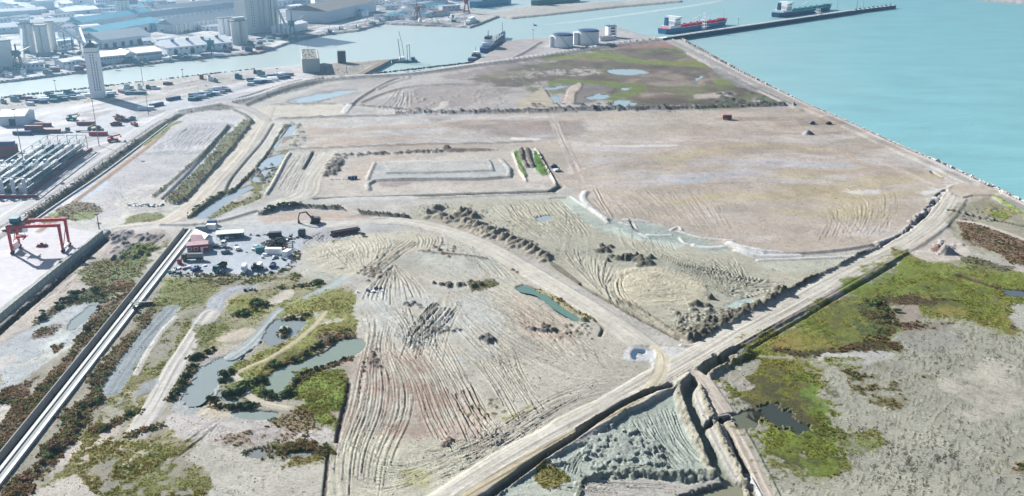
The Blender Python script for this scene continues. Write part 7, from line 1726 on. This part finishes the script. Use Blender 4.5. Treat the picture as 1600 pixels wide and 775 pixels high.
# laid-up stock in the near-bank yard: pipes, pontoons and lorries
ks = [(M_BLUE, 'blue'), (M_TEAL, 'teal'), (M_GREYM, 'grey'), (M_NAVY, 'navy'), (M_WHITE, 'white'), (M_WALLG, 'pale grey')]
n_ = 0
for (x0, x1, y0, y1, cnt) in ((292, 350, 140, 158, 22), (385, 450, 118, 134, 20), (40, 135, 150, 164, 18), (160, 210, 145, 152, 6), (250, 345, 90, 97, 18), (0, 130, 78, 110, 20), (400, 445, 55, 70, 10)):
    for i in range(cnt):
        row = i % 3; px = x0 + (x1 - x0) * ((i // 3) + rng.uniform(0, .4)) / max(1, cnt / 3); py = y1 - (px - x0) / (x1 - x0) * (y1 - y0) * .8 - row * 3.2 + rng.uniform(-.6, .6)
        if x1 < 140 and y1 <= 110 and py < 88: py += 16
        if x0 == 250: py = 96.5 - (px - 250) * 0.085 + rng.uniform(-3.4, -1.0) - 1
        m, cn = ks[int(rng.integers(6))]; p = at(px, py)
        where = {292: 'in the lorry park by the bund', 385: 'in the scrap yard near the peninsula', 40: 'on the bank left of the white tower', 160: 'right of the white tower', 250: 'on the quay before the white roofed warehouse', 0: 'on the quay by the silo blocks', 400: 'on the quay under the giant silo tower'}[x0]
        container((p.x, p.y, 0), rng.uniform(-.3, .5), m, '%s box trailer parked %s' % (cn, where), '%s box trailers %s' % (cn, where), (6.0, 9.0, 7.5)[i % 3])
# ------------------------------------------------------------------ works compound
a, L, rz = frame2((293, 396), (326, 393))
t = thing('site_office', 'red fronted site office with white windows in the works compound', 'site office', a, rz)
MB().bx(0, L, 0, 5, 0.25, 3.4).build('wall', M_RED, t); MB().bx(-.2, L + .2, -.2, 5.2, 3.403, 3.75).build('roof', mat('faded_red_roof', S(196, 160, 166, .55), .8, .2, .5), t)
MB().bx(0, L, .1, 4.9, 0, .248).build('plinth', M_CONCD, t)
for x in (.12, .42): w = MB().bx(L * x - .9, L * x + .9, -.1, .05, 1.1, 2.7).build('window', M_WHITE, t); MB().bx(L * x - .7, L * x + .7, -.14, -.102, 1.3, 2.5).build('pane', M_GLASS, w)
MB().bx(L * .64, L * .76, -.1, .05, .26, 2.5).build('door', M_WHITE, t)
for k in range(5): MB().bx(L * .78 + k * .42, L * .78 + k * .42 + .26, -.1, .05, 2.0, 2.6).build('sign_letter', M_WHITE, t)
a2, L2_, rz2 = frame2((300, 388), (322, 386))
t = thing('site_office', 'pale roofed long cabin behind the red site office', 'site office', a2, rz2)
MB().bx(0, L2_, 0, 12, 0, 3.1).build('wall', M_WALLG, t); MB().section([(-.3, 3.103), (12.3, 3.103), (6, 4.4)], -.2, L2_ + .2).build('roof', MATS['faded_red_roof'], t)
a2, L2_, rz2 = frame2((322, 384), (333, 381))
t = thing('grey_shed', 'grey gabled shed joined to the site office', 'shed', a2, rz2)
MB().bx(0, L2_, 0, 11, 0, 3.6).build('wall', M_WALLG, t)
MB().add([(-.3, -.3, 3.603), (L2_ + .3, -.3, 3.603), (L2_ / 2, -.3, 5.2), (-.3, 11.3, 3.603), (L2_ + .3, 11.3, 3.603), (L2_ / 2, 11.3, 5.2)], [[0, 1, 2], [5, 4, 3], [0, 3, 4, 1], [1, 4, 5, 2], [2, 5, 3, 0]]).build('roof', M_ROOFG, t)
a2, L2_, rz2 = frame2((338, 375), (381, 372))
t = thing('car_shelter', 'long white roofed car shelter on posts in the works compound', 'shelter', a2, rz2)
MB().section([(-.3, 2.7), (4.6, 3.1), (4.6, 3.25), (-.3, 2.85)], -.2, L2_ + .2).build('roof', mat('canopy_sheet', S(226, 236, 222, .66), .6, .05, .4), t)
me = MB().bx(-.08, .08, -.08, .08, 0, 2.7).mesh('post', M_GREYM)
for k in range(6):
    for y in (.2, 4.3): inst('post', me, t, (.3 + k * (L2_ - .6) / 5, y, 0 if y < 1 else .3))
MB().bx(0, L2_, 4.45, 4.55, 0, 3.0).build('back_wall', M_WALLG, t)
for k, (m, cn) in enumerate(((M_GREEN, 'green'), (M_WHITE, 'white'), (M_GREYM, 'silver'), (M_DARKM, 'dark'))):
    p = a2 + Vector((math.cos(rz2), math.sin(rz2), 0)) * (2.2 + k * (L2_ - 3) / 4) + Vector((0, 4.0, 0)); car(p, -1.5, '%s car parked nose out under the car shelter' % cn, m)
for px, py, m, lb in ((323, 359, M_WHITE, 'white cabin container in front of the blue one north of the compound'), (324, 353, M_BLUE, 'blue roofed cabin container north of the compound')):
    container(at(px, py), .05, m, lb, L=4.2)
truck(at(331, 386), .05, 'white flatbed lorry parked right of the red site office', M_WHITE, M_GREYM, 'flat', 7)
truck(at(318, 406), math.pi + .05, 'tanker lorry with a green cab and grey tank below the site office', M_GREEN, mat('grey_tank', S(178, 182, 178, .55), .5), 'tank', 9.5)
truck(at(352, 417), -1.85, 'tipper lorry with an empty black body facing the lower edge', M_TEAL, M_BLACK, 'tipper', 8)
van(at(384, 420), -1.5, 'white box van with a teal front at the lower edge of the compound', M_WHITE, 6.0, h=3.0)
van(at(408, 416), -1.6, 'smaller white van right of the box van', M_WHITE, 5.0)
container(at(414, 397), -.03, M_WALLW, 'white store container in front of the black tyre heap', L=7.4)
a2 = at(466, 370); t = thing('generator', 'dark blue grey generator cabin east of the tyre heap', 'generator', a2, .1)
MB().bx(0, 3.4, 0, 2.6, .2, 3.0).build('housing', mat('blue_grey_paint', S(96, 116, 130, .5), .6), t); MB().bx(.3, 3.1, .3, 2.3, 3.003, 3.4).build('roof_unit', M_DARKM, t); MB().bx(.5, 1.5, -.06, 0, .5, 2.2).build('grille', M_DARKM, t)
t = thing('red_bin', 'red waste bin at the left edge of the works compound', 'bin', at(277, 413), .1)
MB().box((.9, .8, 1.0), (1.6, 1.6, 2.0), top=(1.1, 1.1)).build('body', M_RED, t); MB().bx(0, 1.8, 0, 1.6, 2.003, 2.2).build('lid', M_DRED, t)
t = thing('wheel_loader', 'dark wheel loader beside the white box van', 'loader', at(393, 422), .1)
MB().bx(0, 4, -1, 1, .8, 1.9).build('body', M_DARKM, t); MB().bx(1, 2.4, -.8, .8, 1.903, 3.2).build('cab', M_GLASS, t); MB().bar((3.8, 0, 1.4), (5.6, 0, .6), .5).build('arm', M_DARKM, t); MB().bx(5.4, 6.3, -1.2, 1.2, .1, 1.0).build('bucket', M_GREYM, t); wheels(t, (.9, 3.2), 2.2, .6)
t = thing('rusty_frame', 'rust brown steel frame at the right of the tyre heap', 'frame', at(447, 391), .1)
for x in (0, 3):
    for y in (0, 2.4): MB().bar((x, y, 0), (x, y, 3.2), .25).build('post', M_RUST, t)
for z in (1.2, 3.2): MB().bar((-.1, 0, z), (3.1, 0, z), .3).bar((-.1, 2.4, z), (3.1, 2.4, z), .3).build('rail', M_RUST, t)
t = thing('tyre_heap', 'heap of black tyres in the middle of the works compound', 'tyre heap', at(430, 383))
ty = bpy.data.meshes.new('tyre'); vs, fs = [], []
for i in range(10):
    for j in range(5):
        A_, B_ = 2 * math.pi * i / 10, 2 * math.pi * j / 5; vs.append(((.55 + .2 * math.cos(B_)) * math.cos(A_), (.55 + .2 * math.cos(B_)) * math.sin(A_), .2 * math.sin(B_)))
for i in range(10):
    for j in range(5): fs.append([i * 5 + j, ((i + 1) % 10) * 5 + j, ((i + 1) % 10) * 5 + (j + 1) % 5, i * 5 + (j + 1) % 5])
ty.from_pydata(vs, [], fs); ty.materials.append(M_BLACK)
for i in range(150):
    x, y = rng.normal() * 2.6, rng.normal() * 4; o = inst('tyre', ty, t, (x, y, max(.15, 2.2 - .38 * math.hypot(x, y * .7) + rng.uniform(-.2, .2))), 0, (1.1, 1.1, 1.2)); o.rotation_euler = (rng.uniform(-.7, .7), rng.uniform(-.7, .7), 0)
def junk(px, py, n, sx, sy, mats, label, name='debris_pile', cat='debris pile'):
    t = thing(name, label, cat, at(px, py, .05)); 
    for i in range(n):
        l, w, h = rng.uniform(.5, 2.4), rng.uniform(.4, 1.2), rng.uniform(.2, 1.0)
        MB().box((rng.normal() * sx, rng.normal() * sy, h / 2), (l, w, h), rng.uniform(0, 3), top=(rng.uniform(.5, 1), rng.uniform(.5, 1))).build('scrap_piece', mats[int(rng.integers(len(mats)))], t)
    return t
junk(404, 386, 22, 2.0, 3.5, [M_WHITE, M_GREYM, M_WALLW, M_WOOD], 'white scrap and boards left of the tyre heap')
junk(435, 404, 16, 3.2, 1.5, [M_WHITE, M_TEAL, M_WALLW, M_DARKM], 'white and teal scrap below the white store container')
junk(412, 400, 8, 1.0, 1.0, [M_WHITE, M_WALLW], 'small white scrap heap left of the white store container')
junk(452, 372, 14, 2.5, 1.6, [M_DARKM, M_WHITE, M_RUST], 'dark scrap at the upper right of the tyre heap')
junk(420, 367, 14, 4.0, .9, [M_DARKM, M_WOOD, M_GREYM], 'line of dark scrap along the top of the tyre heap')
junk(288, 420, 16, 3.0, 1.4, [M_WHITE, M_WALLW, M_DRED], 'white sheets and red pieces in the lower left of the compound')
junk(270, 427, 8, 1.6, 1.2, [M_TEAL, M_DARKM], 'teal and dark scrap at the lower left corner of the compound')
junk(582, 455, 9, 2.0, 1.4, [M_DRED, M_WHITE, M_BLUE, M_WALLG], 'red white and blue rubbish at the edge of the rutted field')
junk(225, 320, 12, 3.0, 1.8, [M_WHITE, M_WALLW, M_DARKM], 'white rubble slabs at the end of the concrete drain', 'rubble_pile', 'rubble pile')
junk(243, 321, 8, 2.0, 1.2, [M_WHITE, M_NAVY], 'white and navy rubble right of the rubble slabs', 'rubble_pile', 'rubble pile')
junk(390, 452, 8, 1.6, 1.0, [M_DARKM, M_GREYM], 'dark boards on the mound west of the winding track')
for k, (px, py) in enumerate(((546, 280), (551, 279.5), (556, 279))):
    t = thing('blue_drum', ('left', 'middle', 'right')[k] + ' blue drum of the three standing on the sandy pad', 'drum', at(px, py, .1)); MB().cyl((0, 0, 0), .9, 1.6, 12).build('body', M_NAVY, t); MB().cyl((0, 0, 1.603), .8, .1, 12).build('lid', M_BLUE, t)
# more clutter in the compound
for px, py, rz_, m, L_, lb in ((400, 396, .4, M_TEAL, 4.2, 'short teal container left of the white store container'), (448, 402, 1.2, M_WHITE, 4.2, 'short white container at the right edge of the compound'), (420, 372, .2, M_DARKM, 6.0, 'dark container at the top of the tyre heap'), (306, 362, .1, M_GREYM, 5.0, 'grey cabin left of the white cabin container'), (298, 376, .2, M_WHITE, 5.0, 'white cabin upslope of the red site office')):
    container(at(px, py), rz_, m, lb, L=L_)
for px, py, rz_, m, lb in ((345, 396, .3, M_GREYM, 'silver car in the open middle of the compound'), (300, 425, 1.0, M_NAVY, 'navy car by the white sheets in the lower left of the compound'), (372, 392, 2.0, M_WHITE, 'white car in the open middle of the compound'), (424, 420, 1.5, M_NAVY, 'navy car right of the smaller white van')):
    car(at(px, py), rz_, lb, m)
junk(430, 378, 26, 3.4, 2.0, [M_BLACK, M_DARKM, M_GREYM], 'dark machine scrap lying over the far side of the tyre heap')
junk(440, 390, 18, 2.4, 2.2, [M_DARKM, M_WHITE, M_WOOD], 'mixed scrap between the tyre heap and the rusty frame')
# pipe stack
a2, L2_, rz2 = frame2((522, 370), (565, 362.5))
for k in range(6):
    row = 0 if k < 4 else 1; i = k if k < 4 else k - 4
    p = a2 + Vector((-math.sin(rz2), math.cos(rz2), 0)) * (i * 1.9 + row * .95) + Vector((math.cos(rz2), math.sin(rz2), 0)) * rng.uniform(-1.5, 1.5)
    t = thing('steel_pipe', 'long brown steel pipe in the stack by the plaza', 'pipe', (p.x, p.y, .6 + row * .95), rz2, 'brown steel pipes in the stack')
    MB().cyl((0, 0, 0), .55, L2_ * rng.uniform(.85, 1.0), 14, axis='x', cap=False).build('pipe_wall', mat('brown_pipe', S(124, 92, 82, .5), .8, .2, .5), t)
shrub(568, 368, 1.6, 1.6, 'dark', 'lone dark shrub at the right end of the pipe stack', None)
# excavator
t = thing('excavator', 'rust orange excavator with its boom raised on the plaza', 'excavator', at(492, 348), math.pi + .1)
for y in (-1.5, 1.5): MB().box((0, y, .55), (4.6, .7, 1.1), top=(.85, 1)).build('crawler_track', M_BLACK, t)
MB().bx(-2.2, 1.6, -1.5, 1.5, 1.25, 2.9).build('body', M_DARKM, t); MB().cyl((0, 0, 1.0), 1.2, .3, 12).build('turntable', M_BLACK, t)
MB().bx(.2, 1.9, .4, 1.5, 2.903, 4.0).build('cab', M_GLASS, t); MB().bx(-2.9, -2.203, -1.4, 1.4, 1.3, 2.6).build('counterweight', M_RUST, t)
MB().bar((1.4, -.3, 2.4), (4.0, -.3, 5.8), .75, .6).bar((4.0, -.3, 5.8), (7.4, -.3, 5.2), .65, .55).build('boom', M_DARKM, t)
MB().bar((7.2, -.3, 5.5), (8.2, -.3, 1.6), .5, .5).build('stick', M_RUST, t); MB().box((7.9, -.3, .8), (1.1, 1.3, 1.5), top=(.6, 1)).build('bucket', M_RUST, t)
t = thing('dump_truck', 'small red dumper on the far brown field', 'dumper', at(1143, 186.5), math.pi - .1)
MB().bx(0, 6.5, -1.4, 1.4, .8, 1.5).build('chassis', M_DARKM, t); MB().box((2.4, 0, 2.4), (4.4, 3.0, 1.7), top=(1.1, 1.05)).build('skip', M_DRED, t); MB().bx(4.9, 6.6, -1.3, 1.3, 1.5, 3.2).build('cab', M_RED, t); wheels(t, (1.2, 2.7, 5.6), 2.6, .75)
for px, py, m, lb in ((1265, 194, M_NAVY, 'navy pickup near the sea wall on the far field'), (1291, 194.5, M_BLACK, 'black car near the sea wall on the far field'), (866, 268, M_WHITE, 'white car beside the turfed pad'), (860, 262, M_NAVY, 'navy car behind the white one beside the turfed pad')):
    car(at(px, py, gz(px, py)), .4, lb, m)
# ------------------------------------------------------------------ walls, channel, rocks
def ribbon(name, pts, w0, w1, z0, z1, m, parent=None, n=5, base=-1.5):
    """A kerb or slab following a line: from w0 to w1 metres across it, top at z0 (near w0) and z1."""
    p = smooth(pts, n); q = [at(x, y) for x, y in p]; V = []; N = len(q)
    for i in range(N):
        d = (q[min(i + 1, N - 1)] - q[max(i - 1, 0)]).normalized(); nn = Vector((d.y, -d.x, 0))
        for w, z in ((w0, base), (w0, z0), (w1, z1), (w1, base)): v = q[i] + nn * w; V.append((v.x, v.y, z))
    F_ = []
    for i in range(N - 1):
        for j in range(4): F_.append([i * 4 + j, i * 4 + (j + 1) % 4, (i + 1) * 4 + (j + 1) % 4, (i + 1) * 4 + j])
    F_ += [[0, 1, 2, 3], [N * 4 - 1, N * 4 - 2, N * 4 - 3, N * 4 - 4]]
    return MB().add(V, F_).build(name, m, parent)
CH = [(-72, 815), (292, 360)]
t = thing('concrete_channel', 'straight white walled concrete channel crossing the lower left of the site', 'channel', (0, 0, 0))
M_CHW = mat('bright_concrete', S(226, 226, 222, .66), .8, .2, .3)
M_CHF = mat('channel_floor', S(178, 184, 186, .5), .85, .16, .4)
ribbon('retaining_wall', CH, -1.6, -1.25, 1.7, 1.7, M_CONCD, t)
ribbon('canal_water', CH, -1.24, 1.2, -1.2, -1.2, water_mat('canal_water', S(70, 92, 120, .4), .08, .05, .4, .1), t, base=-2.0)
ribbon('inner_kerb', CH, 1.21, 2.2, .75, .70, M_CHW, t)
ribbon('channel_floor', CH, 2.21, 4.0, .35, .35, M_CHF, t)
ribbon('outer_kerb', CH, 4.01, 5.1, .7, .9, M_CHW, t)
M_WALLT = mat('terminal_wall', S(196, 202, 196, .6), .8, .06, .3)
t = thing('terminal_wall', 'long low concrete wall bounding the pale terminal yard', 'wall', (0, 0, 0))
TW = [(-80, 572), (0, 505), (62, 453), (118, 407), (162, 370)]
q = smooth(TW, 8); me_pts = [at(x, y) for x, y in q]; acc = 0
for i in range(len(me_pts) - 1):
    a_, b_ = me_pts[i], me_pts[i + 1]; d_ = b_ - a_; mid = (a_ + b_) / 2
    MB().box((0, 0, 1.3), (d_.length - .08, .3, 2.6)).build('panel', M_WALLT, t, (mid.x, mid.y, 1.0), math.atan2(d_.y, d_.x))
    MB().box((0, 0, 1.4), (.34, .5, 2.8)).build('post', M_CONC, t, (a_.x, a_.y, 1.0), math.atan2(d_.y, d_.x))
t = thing('road_kerb', 'pale concrete kerb wall along the bank of the boundary road', 'kerb', (0, 0, 0))
ribbon('kerb_stone', [(50, 348), (100, 313), (155, 276), (205, 239), (262, 195)], -.25, .25, .8, .8, M_CHW, t, base=-.8)
t = thing('boundary_fence', 'thin dark post and rail fence beside the boundary road', 'fence', (0, 0, 0))
q = smooth([(22, 352), (60, 326), (110, 290), (160, 255), (205, 223), (250, 191)], 8); pp = [at(x, y, .4) for x, y in q]
me = MB().bx(-.08, .08, -.08, .08, 0, 1.7).mesh('post', M_DARKM)
for i, a_ in enumerate(pp):
    inst('post', me, t, a_)
    if i: MB().bar(pp[i - 1] + Vector((0, 0, 1.5)), a_ + Vector((0, 0, 1.5)), .07).bar(pp[i - 1] + Vector((0, 0, .8)), a_ + Vector((0, 0, .8)), .07).build('rail', M_DARKM, t)
t = thing('foot_bridge', 'small pale footbridge crossing the concrete channel', 'footbridge', at(214, 477), R(8))
MB().bx(-2.5, 6.5, -.5, .5, 1.2, 1.4).build('deck', M_CONCD, t)
for y in (-.55, .55): MB().bar((-2.5, y, 2.3), (6.5, y, 2.3), .08).bar((-2.5, y, 1.46), (-2.5, y, 2.3), .08).bar((6.5, y, 1.41), (6.5, y, 2.3), .08).bar((3, y, 1.46), (3, y, 2.3), .08).build('handrail', M_GREYM, t)
t = thing('culvert_wall', 'dark concrete culvert mouth where the dirt track crosses the drain', 'culvert', at(1114, 662, -1.6), R(18))
MB().bx(0, 5.5, 0, .6, 0, 2.3).build('head_wall', M_CONCD, t); MB().cyl((2.5, -.06, .9), .7, .9, 12, axis='y').build('pipe_mouth', M_BLACK, t); MB().bx(-.6, 0, -1.6, .8, 0, 1.8).bx(5.5, 6.1, -1.6, .8, 0, 1.8).build('wing_wall', M_CONCD, t)
# rock armour
def rock_mesh(seed):
    r = np.random.default_rng(seed); b = MB().box((0, 0, 0), (1, 1, 1), top=(.7, .75)); b.v = [tuple(np.array(v) * r.uniform(.75, 1.25, 3)) for v in b.v]; return b
M_ROCK = mat('white_limestone', S(226, 220, 214, .66), .9, .12, .8, bump=.4)
RK = [rock_mesh(s).mesh('rock', M_ROCK) for s in range(6)]
t = thing('rock_armour', 'white limestone rock armour along the foot of the sea wall', 'rock armour', (0, 0, 0))
SHORE = smooth([(1440, 243), (1480, 261), (1540, 289), (1600, 319), (1680, 358)], 10)
for i in range(285):
    f = rng.uniform(0, 1) ** .8 * (len(SHORE) - 1); k = int(min(f, len(SHORE) - 2)); x, y = SHORE[k] + (SHORE[k + 1] - SHORE[k]) * (f - k)
    g = at(x, y); off = rng.uniform(-.5, 7.5); g = g + Vector((.8, .6, 0)) * off; s = rng.uniform(1.3, 2.9)
    o = inst('rock', RK[i % 6], t, (g.x, g.y, .5 - off * .42), rng.uniform(0, 3), (s, s, s * .8)); o.rotation_euler = (rng.uniform(-.4, .4), rng.uniform(-.4, .4), rng.uniform(0, 3))
b = MB(); SH2 = smooth([(1064, 60), (1100, 79), (1150, 107), (1200, 133), (1260, 163), (1320, 189), (1400, 226), (1440, 243)], 10)
for i in range(900):
    f = rng.uniform(0, 1) * (len(SH2) - 1); k = int(min(f, len(SH2) - 2)); x, y = SH2[k] + (SH2[k + 1] - SH2[k]) * (f - k)
    g = at(x, y); off = rng.uniform(-.3, 4.5); s = rng.uniform(1.0, 2.4)
    b.box((g.x + .8 * off, g.y + .6 * off, .4 - off * .45), (s, s * rng.uniform(.7, 1.3), s * .8), rng.uniform(0, 3), top=(rng.uniform(.5, .9), rng.uniform(.5, .9)))
o = b.build('small_rocks', M_ROCK, t); o['kind'] = 'stuff'
b = MB()
for (l0, l1, n) in (((560, 117.5), (740, 97), 260), ((0, 152.5), (400, 107.5), 300)):
    for i in range(n):
        f = rng.uniform(0, 1); g = at(l0[0] + (l1[0] - l0[0]) * f, l0[1] + (l1[1] - l0[1]) * f); s = rng.uniform(.7, 1.8); off = rng.uniform(-.5, 3)
        b.box((g.x - .3 * off, g.y + .9 * off, .3 - off * .4), (s, s, s * .8), rng.uniform(0, 3), top=(.7, .7))
tag(b.build('bank_stones', mat('bank_stone', S(120, 124, 118, .5), .9, .2, .8)), 'small dark stones along the channel banks', kind='stuff')
